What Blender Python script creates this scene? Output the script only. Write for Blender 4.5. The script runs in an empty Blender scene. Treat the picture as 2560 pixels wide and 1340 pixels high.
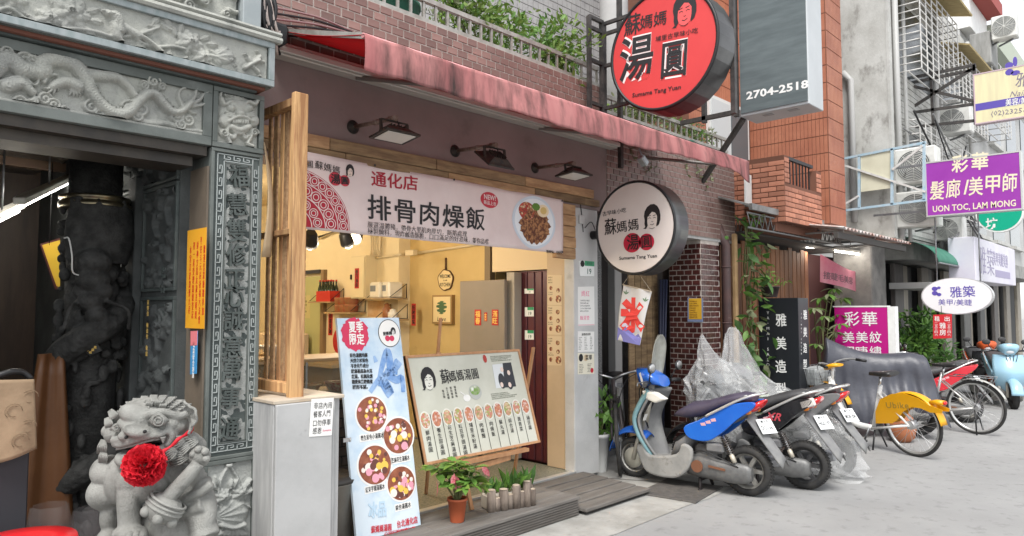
import bpy, math, random
import numpy as np
from mathutils import Vector, Matrix
from math import sin, cos, pi, radians as R
sc = bpy.context.scene
COL = sc.collection
random.seed(11)
RNG = np.random.default_rng(5)

# ------------------------------------------------------------------ camera
FPX = 1780.0
YAW, PITCH = R(43.8), R(3.376)
CAM = Vector((0, -3.97, 1.5))
_fh = Vector((cos(YAW), sin(YAW), 0))
RT = Vector((sin(YAW), -cos(YAW), 0))
FW = _fh * cos(PITCH) + Vector((0, 0, sin(PITCH)))
UP = RT.cross(FW)
cd = bpy.data.cameras.new('camera')
cd.sensor_width = 36
cd.lens = FPX / 2560 * 36
cd.clip_start = 0.05
cd.clip_end = 500
cam = bpy.data.objects.new('camera', cd)
COL.objects.link(cam)
mw = Matrix((RT, UP, -FW)).transposed().to_4x4()
mw.translation = CAM
cam.matrix_world = mw
sc.camera = cam

# ------------------------------------------------------------------ sky, sun, exposure
SUN_EL, SUN_AZ = R(58), R(215)
w = bpy.data.worlds.new('World')
sc.world = w
w.use_nodes = True
nt = w.node_tree
nt.nodes.clear()
sky = nt.nodes.new('ShaderNodeTexSky')
sky.sky_type = 'NISHITA'
sky.sun_disc = False
sky.sun_elevation = SUN_EL
sky.sun_rotation = R(90) - SUN_AZ
sky.dust_density = 1.0
sky.air_density = 1.0
hs = nt.nodes.new('ShaderNodeHueSaturation')
hs.inputs['Saturation'].default_value = 0.16
bg = nt.nodes.new('ShaderNodeBackground')
bg.inputs['Strength'].default_value = 0.115
out = nt.nodes.new('ShaderNodeOutputWorld')
nt.links.new(sky.outputs[0], hs.inputs['Color'])
nt.links.new(hs.outputs[0], bg.inputs['Color'])
nt.links.new(bg.outputs[0], out.inputs['Surface'])
sd = bpy.data.lights.new('sun', 'SUN')
sd.energy = 1.5
sd.angle = R(24)
sd.color = (1.0, 0.97, 0.93)
sun = bpy.data.objects.new('sun', sd)
COL.objects.link(sun)
_sv = Vector((cos(SUN_EL) * cos(SUN_AZ), cos(SUN_EL) * sin(SUN_AZ), sin(SUN_EL)))
sun.rotation_euler = _sv.to_track_quat('Z', 'Y').to_euler()
sun.location = (0, -6, 12)
vs = sc.view_settings
vs.view_transform = 'Standard'
vs.look = 'None'
vs.gamma = 1
vs.use_curve_mapping = False
vs.exposure = 1.4
sc.cycles.max_bounces = 6
sc.cycles.transparent_max_bounces = 12
sc.cycles.use_denoising = True
sc.cycles.sample_clamp_indirect = 6.0

# ------------------------------------------------------------------ helpers
V = Vector
XA, YA, ZA = V((1, 0, 0)), V((0, 1, 0)), V((0, 0, 1))


def at(px, py, X=None, Y=None, Z=None):
    """where the sight line through a photo pixel meets a real plane of the place"""
    d = FW + RT * ((px - 1280) / FPX) + UP * ((670 - py) / FPX)
    if X is not None:
        t = (X - CAM.x) / d.x
    elif Y is not None:
        t = (Y - CAM.y) / d.y
    else:
        t = (Z - CAM.z) / d.z
    return CAM + d * t


def ry(px, Y):
    return at(px, 775, Y=Y).x


def hz(px, py, Y=None, X=None):
    return at(px, py, X=X, Y=Y).z


def basis(d):
    d = V(d).normalized()
    a = ZA if abs(d.z) < 0.9 else XA
    u = a.cross(d).normalized()
    return u, d.cross(u), d


class MB:
    def __init__(s):
        s.v, s.f, s.sm = [], [], []

    def add(s, vs, fs, smooth=False):
        b = len(s.v)
        s.v += [tuple(p) for p in vs]
        s.f += [tuple(i + b for i in f) for f in fs]
        s.sm += [smooth] * len(fs)
        return s

    def box(s, c, size, rot=None, bev=0.0):
        hx, hy, hz_ = size[0] / 2, size[1] / 2, size[2] / 2
        c = V(c)
        b = min(bev, hx * .49, hy * .49, hz_ * .49)
        if b <= 0:
            vs = [V((x, y, z)) for z in (-hz_, hz_) for y in (-hy, hy) for x in (-hx, hx)]
            fs = [(0, 2, 3, 1), (4, 5, 7, 6), (0, 1, 5, 4), (2, 6, 7, 3), (0, 4, 6, 2), (1, 3, 7, 5)]
        else:
            vs = []
            for sz in (-1, 1):
                for sy in (-1, 1):
                    for sx in (-1, 1):
                        vs += [V((sx * hx, sy * (hy - b), sz * (hz_ - b))), V((sx * (hx - b), sy * hy, sz * (hz_ - b))),
                               V((sx * (hx - b), sy * (hy - b), sz * hz_))]
            k = lambda x, y, z, a: ((z * 2 + y) * 2 + x) * 3 + a
            fs = []
            for x in (0, 1):
                q = [k(x, 0, 0, 0), k(x, 1, 0, 0), k(x, 1, 1, 0), k(x, 0, 1, 0)]
                fs.append(tuple(q if x else q[::-1]))
            for y in (0, 1):
                q = [k(0, y, 0, 1), k(1, y, 0, 1), k(1, y, 1, 1), k(0, y, 1, 1)]
                fs.append(tuple(q[::-1] if y else q))
            for z in (0, 1):
                q = [k(0, 0, z, 2), k(1, 0, z, 2), k(1, 1, z, 2), k(0, 1, z, 2)]
                fs.append(tuple(q if z else q[::-1]))
            def fl(q, nrm):
                e = (vs[q[1]] - vs[q[0]]).cross(vs[q[2]] - vs[q[0]])
                fs.append(tuple(q if e.dot(V(nrm)) > 0 else q[::-1]))
            for a in (0, 1):
                for c2 in (0, 1):
                    A, B = 2 * a - 1, 2 * c2 - 1
                    fl([k(a, c2, 0, 0), k(a, c2, 1, 0), k(a, c2, 1, 1), k(a, c2, 0, 1)], (A, B, 0))
                    fl([k(a, 0, c2, 0), k(a, 1, c2, 0), k(a, 1, c2, 2), k(a, 0, c2, 2)], (A, 0, B))
                    fl([k(0, a, c2, 1), k(1, a, c2, 1), k(1, a, c2, 2), k(0, a, c2, 2)], (0, A, B))
            for x in (0, 1):
                for y in (0, 1):
                    for z in (0, 1):
                        fl([k(x, y, z, 0), k(x, y, z, 1), k(x, y, z, 2)], (2 * x - 1, 2 * y - 1, 2 * z - 1))
        if rot is not None:
            vs = [rot @ p for p in vs]
        return s.add([p + c for p in vs], fs)

    def bb(s, x0, x1, y0, y1, z0, z1, bev=0.0):
        return s.box(((x0 + x1) / 2, (y0 + y1) / 2, (z0 + z1) / 2), (abs(x1 - x0), abs(y1 - y0), abs(z1 - z0)), None, bev)

    def beam(s, a, b, wd, ht, up=ZA, bev=0.0):
        """a straight bar of rectangular section from a to b"""
        a, b = V(a), V(b)
        d = (b - a)
        L = d.length
        d.normalize()
        u = V(up)
        sd_ = d.cross(u)
        if sd_.length < 1e-4:
            sd_ = d.cross(XA)
        sd_.normalize()
        u = sd_.cross(d)
        rot = Matrix((d, -sd_, u)).transposed()
        return s.box((a + b) / 2, (L, wd, ht), rot, bev)

    def tube(s, pts, r, n=8, caps=True, closed=False, smooth=True):
        pts = [V(p) for p in pts]
        m = len(pts)
        rs = r if isinstance(r, (list, tuple)) else [r] * m
        vs = []
        prev = None
        for i, p in enumerate(pts):
            if closed:
                d = pts[(i + 1) % m] - pts[i - 1]
            else:
                d = pts[min(i + 1, m - 1)] - pts[max(i - 1, 0)]
            if d.length < 1e-9:
                d = ZA.copy()
            d.normalize()
            if prev is None:
                u, q, _ = basis(d)
            else:
                u = prev - d * prev.dot(d)
                if u.length < 1e-6:
                    u, _, _ = basis(d)
                u.normalize()
                q = d.cross(u)
            prev = u
            for k in range(n):
                a = 2 * pi * k / n
                vs.append(p + (u * cos(a) + q * sin(a)) * rs[i])
        fs = []
        for i in range(m if closed else m - 1):
            j = (i + 1) % m
            for k in range(n):
                l = (k + 1) % n
                fs.append((i * n + k, i * n + l, j * n + l, j * n + k))
        s.add(vs, fs, smooth)
        if caps and not closed:
            b = len(s.v) - len(vs)
            s.f += [tuple(b + k for k in range(n))[::-1], tuple(b + (m - 1) * n + k for k in range(n))]
            s.sm += [False, False]
        return s

    def lathe(s, prof, c=(0, 0, 0), axis=ZA, n=18, smooth=True, caps=True):
        u, q, d = basis(axis)
        c = V(c)
        vs = []
        for r, z in prof:
            for k in range(n):
                a = 2 * pi * k / n
                vs.append(c + d * z + (u * cos(a) + q * sin(a)) * r)
        fs = []
        for i in range(len(prof) - 1):
            for k in range(n):
                l = (k + 1) % n
                fs.append((i * n + k, i * n + l, (i + 1) * n + l, (i + 1) * n + k))
        b = len(s.v)
        s.add(vs, fs, smooth)
        if caps:
            e = (len(prof) - 1) * n
            s.f += [tuple(b + k for k in range(n))[::-1], tuple(b + e + k for k in range(n))]
            s.sm += [False, False]
        return s

    def prism(s, poly, o, ux, uy, d0, d1):
        """a flat outline given depth"""
        o, ux, uy = V(o), V(ux), V(uy)
        nn = ux.cross(uy).normalized()
        ar = sum(poly[i - 1][0] * poly[i][1] - poly[i][0] * poly[i - 1][1] for i in range(len(poly)))
        if ar < 0:
            poly = poly[::-1]
        n = len(poly)
        lo, hi = min(d0, d1), max(d0, d1)
        vs = [o + ux * a + uy * b + nn * lo for a, b in poly] + [o + ux * a + uy * b + nn * hi for a, b in poly]
        fs = [tuple(range(n))[::-1], tuple(range(n, 2 * n))]
        fs += [(i, (i + 1) % n, n + (i + 1) % n, n + i) for i in range(n)]
        return s.add(vs, fs)

    def sphere(s, c, r, n=12, m=8, rot=None):
        c = V(c)
        if not isinstance(r, (list, tuple)):
            r = (r, r, r)
        vs = []
        for i in range(m + 1):
            th = pi * i / m
            for k in range(n):
                a = 2 * pi * k / n
                p = V((r[0] * sin(th) * cos(a), r[1] * sin(th) * sin(a), -r[2] * cos(th)))
                if rot is not None:
                    p = rot @ p
                vs.append(c + p)
        fs = []
        for i in range(m):
            for k in range(n):
                l = (k + 1) % n
                fs.append((i * n + k, i * n + l, (i + 1) * n + l, (i + 1) * n + k))
        return s.add(vs, fs, True)

    def grid(s, fn, nu, nv, smooth=True, closed_u=False):
        vs = [fn(i / nu, j / nv) for j in range(nv + 1) for i in range(nu + (0 if closed_u else 1))]
        w_ = nu if closed_u else nu + 1
        fs = []
        for j in range(nv):
            for i in range(nu):
                k = (i + 1) % w_ if closed_u else i + 1
                fs.append((j * w_ + i, j * w_ + k, (j + 1) * w_ + k, (j + 1) * w_ + i))
        return s.add(vs, fs, smooth)

    def ring(s, c, axis, r, t, n=28, m=8):
        u, q, d = basis(axis)
        c = V(c)
        return s.tube([c + (u * cos(2 * pi * i / n) + q * sin(2 * pi * i / n)) * r for i in range(n)], t, m, closed=True)

    def mesh(s, name):
        me = bpy.data.meshes.new(name)
        me.from_pydata(s.v, [], s.f)
        if any(s.sm):
            me.polygons.foreach_set('use_smooth', s.sm)
        me.update()
        return me

    def build(s, name, mat, parent=None, **kw):
        return obj(name, s, mat, parent, **kw)


LOCAL = set()      # roots whose parts are given in the thing's own coordinates
WORLD = {}         # object name -> world matrix


def obj(name, mb, mat, parent=None, label=None, cat=None, group=None, kind=None, solid=0.0, sub=0, bevel=0.0):
    if parent is None and mb.v:
        a = np.array(mb.v)
        base = V(((a[:, 0].min() + a[:, 0].max()) / 2, (a[:, 1].min() + a[:, 1].max()) / 2, a[:, 2].min()))
        mb.v = [tuple(p) for p in (a - np.array(base))]
        M = Matrix.Translation(base)
    elif parent is not None:
        M = WORLD[parent.name]
        if parent.name not in LOCAL:
            Mi = np.array(M.inverted())
            a = np.array(mb.v)
            a = a @ Mi[:3, :3].T + Mi[:3, 3]
            mb.v = [tuple(p) for p in a]
    else:
        M = Matrix()
    if parent is not None and not kind and name.endswith(('lettering', 'print', 'picture', 'splash')):
        kind = 'stuff'
    o = bpy.data.objects.new(name, mb.mesh(name))
    COL.objects.link(o)
    if parent is None:
        o.location = M.translation
    else:
        o.parent = parent
        if parent.name in LOCAL:
            LOCAL.add(o.name)
    WORLD[o.name] = M
    if mat is not None:
        o.data.materials.append(mat)
    if solid:
        m = o.modifiers.new('thick', 'SOLIDIFY')
        m.thickness = solid
        m.offset = 0
    if sub:
        m = o.modifiers.new('sub', 'SUBSURF')
        m.levels = m.render_levels = sub
    if bevel:
        m = o.modifiers.new('bevel', 'BEVEL')
        m.width = bevel
        m.segments = 2
        m.limit_method = 'ANGLE'
    tag(o, label, cat, group, kind)
    return o


def tag(o, label=None, cat=None, group=None, kind=None):
    if label: o['label'] = label
    if cat: o['category'] = cat
    if group: o['group'] = group
    if kind: o['kind'] = kind
    return o


def thing(name, label, cat, loc=(0, 0, 0), rotz=0.0, group=None, local=False, tilt=None):
    o = bpy.data.objects.new(name, None)
    COL.objects.link(o)
    o.empty_display_size = 0.1
    M = Matrix.Translation(V(loc)) @ Matrix.Rotation(rotz, 4, 'Z')
    if tilt:
        M = M @ Matrix.Rotation(tilt[0], 4, tilt[1])
    o.location = M.translation
    o.rotation_euler = M.to_euler()
    WORLD[o.name] = M
    if local:
        LOCAL.add(o.name)
    return tag(o, label, cat, group)


def piece(name, me, parent, M, mat=None):
    """one more copy of a small mesh, placed by a world matrix under its parent"""
    o = bpy.data.objects.new(name, me)
    COL.objects.link(o)
    o.parent = parent
    o.matrix_local = M if parent.name in LOCAL else WORLD[parent.name].inverted() @ M
    return o


def copy_tree(o, parent=None, M=None):
    c = o.copy()
    COL.objects.link(c)
    if parent is not None:
        c.parent = parent
    if M is not None:
        c.matrix_world = M
        WORLD[c.name] = M
    for ch in list(o.children):
        copy_tree(ch, c)
    return c


class Pl:
    """a flat face of the place: o = corner, u right, v up, n out"""
    def __init__(s, o, ux, uy=ZA):
        s.o = V(o)
        s.u = V(ux).normalized()
        s.v = (V(uy) - s.u * V(uy).dot(s.u)).normalized()
        s.n = s.u.cross(s.v)

    def p(s, a, b, d=0.0):
        return s.o + s.u * a + s.v * b + s.n * d

    def px(s, x, y):
        d = FW + RT * ((x - 1280) / FPX) + UP * ((670 - y) / FPX)
        t = (s.o - CAM).dot(s.n) / d.dot(s.n)
        q = CAM + d * t - s.o
        return q.dot(s.u), q.dot(s.v)

    def rect(s, mb, u0, u1, v0, v1, d0=0.0, d1=0.002):
        return mb.prism([(u0, v0), (u1, v0), (u1, v1), (u0, v1)], s.o, s.u, s.v, d0, d1)

    def poly(s, mb, pts, d0=0.0, d1=0.002):
        return mb.prism(pts, s.o, s.u, s.v, d0, d1)

    def disc(s, mb, a, b, ru, rv=None, d0=0.0, d1=0.002, n=36, a0=0, a1=2 * pi):
        rv = ru if rv is None else rv
        k = n if abs(a1 - a0 - 2 * pi) < 1e-6 else n + 1
        return mb.prism(([] if k == n else [(a, b)]) + [(a + ru * cos(a0 + (a1 - a0) * i / n), b + rv * sin(a0 + (a1 - a0) * i / n)) for i in range(k)], s.o, s.u, s.v, d0, d1)

    def polar(s, mb, a, b, fn, d, n=48, k=7, a0=0, a1=2 * pi):
        """a flat print that can follow a rippling cloth"""
        def f(i, j):
            t = a0 + (a1 - a0) * i
            r = fn(t)
            return s.p(a + r[0] * j * cos(t), b + r[1] * j * sin(t), d)
        return mb.grid(f, n, k, False)

    def line(s, mb, pts, wd, d0=0.0, d1=0.002):
        """a painted stroke; wd may vary along it"""
        n = len(pts)
        ws = wd if isinstance(wd, (list, tuple)) else [wd] * n
        L, Rr = [], []
        for i in range(n):
            a, b = pts[max(i - 1, 0)], pts[min(i + 1, n - 1)]
            dx, dy = b[0] - a[0], b[1] - a[1]
            l = math.hypot(dx, dy) or 1
            nx, ny = -dy / l * ws[i] / 2, dx / l * ws[i] / 2
            L.append((pts[i][0] + nx, pts[i][1] + ny))
            Rr.append((pts[i][0] - nx, pts[i][1] - ny))
        for i in range(n - 1):
            mb.prism([Rr[i], Rr[i + 1], L[i + 1], L[i]], s.o, s.u, s.v, d0, d1 + (i % 2) * 1e-5)
        return mb

    def text(s, mb, body, a, b, h, bold=0.0, d0=0.001, ext=0.0015, wd=None, align='C', vert=False, gap=1.08, shear=0.0, res=2, tilt=0.0):
        """lettering: h = glyph size, centred on (a, b); wd squeezes the line to a width"""
        if vert:
            n = len(body)
            for i, ch in enumerate(body):
                if ch != ' ':
                    s.text(mb, ch, a, b + (n - 1) / 2 * h * gap - i * h * gap, h, bold, d0, ext, wd, 'C', False, 1, shear, res)
            return mb
        vs, fs, (x0, x1, y0, y1) = glyphs(body, bold, shear, res, ext / h, gap)
        if not vs:
            return mb
        sx = sy = h
        if wd:
            sx = wd / max(x1 - x0, 1e-6)
        cx = {'C': (x0 + x1) / 2, 'L': x0, 'R': x1}[align]
        cy = (y0 + y1) / 2 if len(body) == 1 else 0.34
        ca, sa = cos(tilt), sin(tilt)
        o = []
        for x, y, z in vs:
            X, Y = (x - cx) * sx, (y - cy) * sy
            o.append(s.p(a + X * ca - Y * sa, b + X * sa + Y * ca, d0 + ext * .5 + z * h))
        mb.add(o, fs)
        return mb


_gc = {}


def glyphs(body, bold=0.0, shear=0.0, res=2, ext=0.0, gap=1.08):
    key = (body, bold, shear, res, round(ext, 4), gap)
    if key not in _gc:
        c = bpy.data.curves.new('lettering', 'FONT')
        c.body = body
        c.size = 1.0
        c.offset = bold
        c.shear = shear
        c.resolution_u = res
        c.extrude = max(ext, 0.0005) / 2
        c.space_character = gap
        c.fill_mode = 'FRONT'
        o = bpy.data.objects.new('lettering', c)
        me = o.to_mesh()
        n = len(me.vertices)
        if n:
            co = np.empty(n * 3)
            me.vertices.foreach_get('co', co)
            co = co.reshape(-1, 3)
            _gc[key] = ([tuple(p) for p in co], [tuple(p.vertices) for p in me.polygons],
                        (co[:, 0].min(), co[:, 0].max(), co[:, 1].min(), co[:, 1].max()))
        else:
            _gc[key] = ([], [], (0, 1, 0, 1))
        o.to_mesh_clear()
        bpy.data.objects.remove(o)
        bpy.data.curves.remove(c)
    return _gc[key]


# ------------------------------------------------------------------ materials
MATS = {}


def L3(c):
    """0-255 display colour to linear"""
    return tuple((x / 255 / 12.92 if x <= 10 else ((x / 255 + .055) / 1.055) ** 2.4) for x in c)


def M(name, c, r=.6, m=0.0, c2=None, ns=6.0, lo=.38, hi=.62, st=(1, 1, 1), bump=0.0, bs=60.0, dirt=None, rnd=0.0, em=0.0,
      alpha=1.0, tr=0.0, spec=.5, coat=0.0, sub=None, det=6.0, ior=1.45, glass=0.0):
    if name in MATS:
        return MATS[name]
    ma = bpy.data.materials.new(name)
    MATS[name] = ma
    ma.use_nodes = True
    t = ma.node_tree
    N, Lk = t.nodes, t.links
    b = N['Principled BSDF']
    b.inputs['Roughness'].default_value = r
    b.inputs['Metallic'].default_value = m
    b.inputs['Specular IOR Level'].default_value = spec
    b.inputs['Coat Weight'].default_value = coat
    b.inputs['IOR'].default_value = ior
    b.inputs['Transmission Weight'].default_value = glass
    b.inputs['Alpha'].default_value = alpha
    tc = N.new('ShaderNodeTexCoord')
    mp = N.new('ShaderNodeMapping')
    mp.inputs['Scale'].default_value = st
    Lk.new(tc.outputs['Object'], mp.inputs['Vector'])
    def noise(scale, d=det):
        n = N.new('ShaderNodeTexNoise')
        n.inputs['Scale'].default_value = scale
        n.inputs['Detail'].default_value = d
        n.inputs['Roughness'].default_value = .62
        Lk.new(mp.outputs[0], n.inputs['Vector'])
        return n
    def ramp(src, a, z):
        q = N.new('ShaderNodeMapRange')
        q.inputs[1].default_value = a
        q.inputs[2].default_value = z
        Lk.new(src, q.inputs[0])
        return q.outputs[0]
    col = None
    if c2 is not None:
        mx = N.new('ShaderNodeMix')
        mx.data_type = 'RGBA'
        mx.inputs[6].default_value = (*c, 1)
        mx.inputs[7].default_value = (*c2, 1)
        Lk.new(ramp(noise(ns).outputs[0], lo, hi), mx.inputs[0])
        col = mx.outputs[2]
    if dirt is not None:
        dc, dsc, dlo, dhi = dirt[:4]
        mx = N.new('ShaderNodeMix')
        mx.data_type = 'RGBA'
        if col is not None:
            Lk.new(col, mx.inputs[6])
        else:
            mx.inputs[6].default_value = (*c, 1)
        mx.inputs[7].default_value = (*dc, 1)
        Lk.new(ramp(noise(dsc, 9).outputs[0], dlo, dhi), mx.inputs[0])
        col = mx.outputs[2]
    if rnd:
        oi = N.new('ShaderNodeObjectInfo')
        mr = N.new('ShaderNodeMapRange')
        mr.inputs[3].default_value = 1 - rnd
        mr.inputs[4].default_value = 1 + rnd
        Lk.new(oi.outputs['Random'], mr.inputs[0])
        h = N.new('ShaderNodeHueSaturation')
        Lk.new(mr.outputs[0], h.inputs['Value'])
        if col is not None:
            Lk.new(col, h.inputs['Color'])
        else:
            h.inputs['Color'].default_value = (*c, 1)
        col = h.outputs[0]
    if col is not None:
        Lk.new(col, b.inputs['Base Color'])
    else:
        b.inputs['Base Color'].default_value = (*c, 1)
    if bump:
        bp = N.new('ShaderNodeBump')
        bp.inputs['Strength'].default_value = min(1, bump)
        bp.inputs['Distance'].default_value = 0.01
        Lk.new(noise(bs, 5).outputs[0], bp.inputs['Height'])
        Lk.new(bp.outputs[0], b.inputs['Normal'])
    if em:
        b.inputs['Emission Color'].default_value = (*c, 1)
        b.inputs['Emission Strength'].default_value = em
    if tr:
        tl = N.new('ShaderNodeBsdfTranslucent')
        if col is not None:
            Lk.new(col, tl.inputs['Color'])
        else:
            tl.inputs['Color'].default_value = (*c, 1)
        ms = N.new('ShaderNodeMixShader')
        ms.inputs[0].default_value = tr
        Lk.new(b.outputs[0], ms.inputs[1])
        Lk.new(tl.outputs[0], ms.inputs[2])
        Lk.new(ms.outputs[0], N['Material Output'].inputs['Surface'])
    return ma


# ------------------------------------------------------------------ relief carving (height fields)
class Relief:
    """a carved panel: heights on a grid over (w, h) metres, drawn with rounded strokes"""
    def __init__(s, w_, h_, step):
        s.w, s.h = w_, h_
        s.nx, s.ny = max(4, int(w_ / step)), max(4, int(h_ / step))
        s.x, s.y = np.meshgrid(np.linspace(0, w_, s.nx + 1), np.linspace(0, h_, s.ny + 1))
        s.H = np.zeros_like(s.x)

    def stroke(s, pts, r, ht, base=0.0, scale=0.0, flat=.5):
        pts = np.array(pts, float)
        n = len(pts)
        rs = np.array(r if isinstance(r, (list, tuple, np.ndarray)) else [r] * n, float)
        D = np.full_like(s.x, 9.0)
        S = np.zeros_like(s.x)
        RR = np.full_like(s.x, 1e-3)
        acc = 0.0
        for i in range(n - 1):
            a, b = pts[i], pts[i + 1]
            d = b - a
            l2 = max(d @ d, 1e-12)
            t = np.clip(((s.x - a[0]) * d[0] + (s.y - a[1]) * d[1]) / l2, 0, 1)
            dist = np.hypot(s.x - a[0] - t * d[0], s.y - a[1] - t * d[1])
            rr = rs[i] + (rs[i + 1] - rs[i]) * t
            q = dist / rr
            m = q < D
            D = np.where(m, q, D)
            S = np.where(m, acc + t * math.sqrt(l2), S)
            RR = np.where(m, rr, RR)
            acc += math.sqrt(l2)
        inn = D < 1
        h = base + ht * np.power(np.clip(1 - D * D, 0, 1), flat)
        if scale:
            h = h + .12 * ht * np.abs(np.sin(S / scale * pi + np.floor(D * 4) * pi / 2)) * (D < .85)
        s.H = np.where(inn, np.maximum(s.H, h), s.H)
        return s

    def blob(s, cx, cy, rx, ry_, ht, ang=0.0, base=0.0, p=.5, ridges=0):
        ca, sa = cos(ang), sin(ang)
        X = (s.x - cx) * ca + (s.y - cy) * sa
        Y = -(s.x - cx) * sa + (s.y - cy) * ca
        D = (X / rx) ** 2 + (Y / ry_) ** 2
        h = base + ht * np.power(np.clip(1 - D, 0, 1), p)
        if ridges:
            h = h - .18 * ht * np.abs(np.sin(ridges * np.arctan2(Y / ry_, X / rx + 1.02)))
        s.H = np.where(D < 1, np.maximum(s.H, h), s.H)
        return s

    def spiral(s, cx, cy, r, ht, turns=1.6, a0=0.0, cw=1, wd=.2, tail=None):
        k = int(22 * turns)
        pts = [(cx + r * (1 - .85 * i / k) * cos(a0 + cw * 2 * pi * turns * i / k), cy + r * (1 - .85 * i / k) * sin(a0 + cw * 2 * pi * turns * i / k)) for i in range(k + 1)]
        s.blob(cx, cy, r * 1.05, r * 1.05, ht * .55, p=.25)
        s.stroke(pts, r * wd, ht * .55, base=ht * .5)
        if tail:
            s.stroke([pts[0]] + tail, [r * wd * 1.4] + [r * wd] * len(tail), ht * .6, base=.1 * ht)
        return s

    def peony(s, cx, cy, r, ht):
        for ring, (rr, n, pr) in enumerate(((.72, 7, .46), (.45, 6, .38), (.22, 5, .28))):
            for i in range(n):
                a = 2 * pi * (i + ring * .5) / n
                s.blob(cx + r * rr * cos(a), cy + r * rr * sin(a), r * pr, r * pr * .85, ht * (.55 + .2 * ring), a, p=.35, ridges=4 if ring == 0 else 0)
        s.spiral(cx, cy, r * .22, ht * 1.25, 1.2)
        return s

    def leaf(s, x, y, L, a, ht=.012, wd=.3):
        cx, cy = x + L / 2 * cos(a), y + L / 2 * sin(a)
        s.blob(cx, cy, L / 2, L * wd, ht, a, p=.4, ridges=5)
        return s.stroke([(x, y), (x + L * .9 * cos(a), y + L * .9 * sin(a))], L * .03, ht * .3, base=ht * .9)

    def noise(s, amp, n=60):
        for _ in range(n):
            k = RNG.normal(0, 90, 2)
            s.H = s.H + amp / math.sqrt(n) * np.sin(k[0] * s.x + k[1] * s.y + RNG.uniform(0, 6.28))
        return s

    def mb(s, pl, u0, v0, d=0.0):
        mb = MB()
        P = np.array(pl.o)[None] + (s.x.ravel()[:, None] + u0) * np.array(pl.u)[None] + (s.y.ravel()[:, None] + v0) * np.array(pl.v)[None] \
            + (s.H.ravel()[:, None] + d) * np.array(pl.n)[None]
        W_ = s.nx + 1
        i, j = np.meshgrid(np.arange(s.nx), np.arange(s.ny))
        b = (j * W_ + i).ravel()
        mb.v = [tuple(p) for p in P]
        mb.f = [(int(k), int(k + 1), int(k + 1 + W_), int(k + W_)) for k in b]
        mb.sm = [True] * len(mb.f)
        return mb


def rockwalk(pts, k=6):
    """smooth a hand-set path (Catmull-Rom)"""
    pts = [np.array(p, float) for p in pts]
    P = [2 * pts[0] - pts[1]] + pts + [2 * pts[-1] - pts[-2]]
    o = []
    for i in range(1, len(P) - 2):
        for j in range(k):
            t = j / k
            a, b, c, d = P[i - 1], P[i], P[i + 1], P[i + 2]
            o.append(.5 * (2 * b + (c - a) * t + (2 * a - 5 * b + 4 * c - d) * t * t + (3 * b - a - 3 * c + d) * t ** 3))
    o.append(pts[-1])
    return [tuple(q) for q in o]


def remesh(name, mb, mat, parent, voxel, smooth=3, **kw):
    """fuse overlapping shapes into one continuous surface"""
    o = obj(name, mb, mat, parent, **kw)
    m = o.modifiers.new('fuse', 'REMESH')
    m.mode = 'VOXEL'
    m.voxel_size = voxel
    m.use_smooth_shade = True
    if smooth:
        q = o.modifiers.new('soft', 'SMOOTH')
        q.iterations = smooth
        q.factor = .5
    return o


# common materials
BLACK = M('black_paint', (.012, .012, .013), .45)
INK = M('black_print', (.015, .013, .014), .6)
WHITE = M('white_paint', (.78, .78, .76), .55, c2=(.7, .7, .68), ns=9)
REDP = M('red_print', (.55, .02, .04), .55)
CHROME = M('bright_steel', (.6, .6, .6), .28, 1.0)
STEEL = M('grey_steel', (.33, .34, .35), .45, .8, c2=(.24, .24, .25), ns=14)
RUBBER = M('tyre_rubber', (.018, .018, .019), .75, c2=(.035, .033, .03), ns=18, bump=.15, bs=120)
DKPLASTIC = M('dark_plastic', (.03, .03, .032), .55, c2=(.05, .05, .05), ns=20)
GREYP = M('grey_plastic', (.14, .14, .145), .5, c2=(.2, .2, .195), ns=7)
# ================================================================== ground
ASPH = M('asphalt', (.27, .27, .267), .9, c2=(.33, .33, .325), ns=1.1, lo=.3, hi=.7, bump=.7, bs=170, dirt=((.18, .18, .178), 9.0, .55, .78), spec=.3)
CONC = M('pale_concrete', (.36, .355, .335), .88, c2=(.26, .255, .235), ns=3.5, bump=.3, bs=70, dirt=((.2, .19, .17), 9.0, .58, .75))
g = MB()
g.add([(-60, -60, 0), (140, -60, 0), (140, 60, 0), (-60, 60, 0)], [(0, 1, 2, 3)])
obj('road', g, ASPH, kind='structure')
g = MB()
_gy = [(-2 + i * .25, -1.1 + .012 * sin(i * 1.7) + .01 * sin(i * 4.1)) for i in range(60)]
n_ = len(_gy)
g.add([(x, y, .004) for x, y in _gy] + [(x, .4, .004) for x, y in _gy], [(i, i + 1, n_ + i + 1, n_ + i) for i in range(n_ - 1)])
pe = obj('pavement_edge', g, CONC, kind='structure')
for a, b in (((1500, 1195), (1900, 1222)), ((1830, 1215), (1760, 1180))):
    a, b = at(*a, Z=.003), at(*b, Z=.003)
    MB().beam(a, b, .014, .006).build('joint', M('joint_dirt', (.06, .055, .05), .9), pe)
mh = MB()
a, b = at(1655, 1228, Z=.01), at(1800, 1240, Z=.01)
mh.box((a + (b - a) * .5 + V((.05, .12, 0))).to_tuple()[:2] + (.009,), (.62, .5, .012), Matrix.Rotation(R(8), 3, 'Z'), .004)
mo = obj('drain_cover', mh, M('rusty_iron', (.09, .085, .08), .7, .3, c2=(.13, .12, .11), ns=20, bump=.4, bs=50), label='dark square iron drain cover under the blue scooter stand', cat='drain cover')

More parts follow.
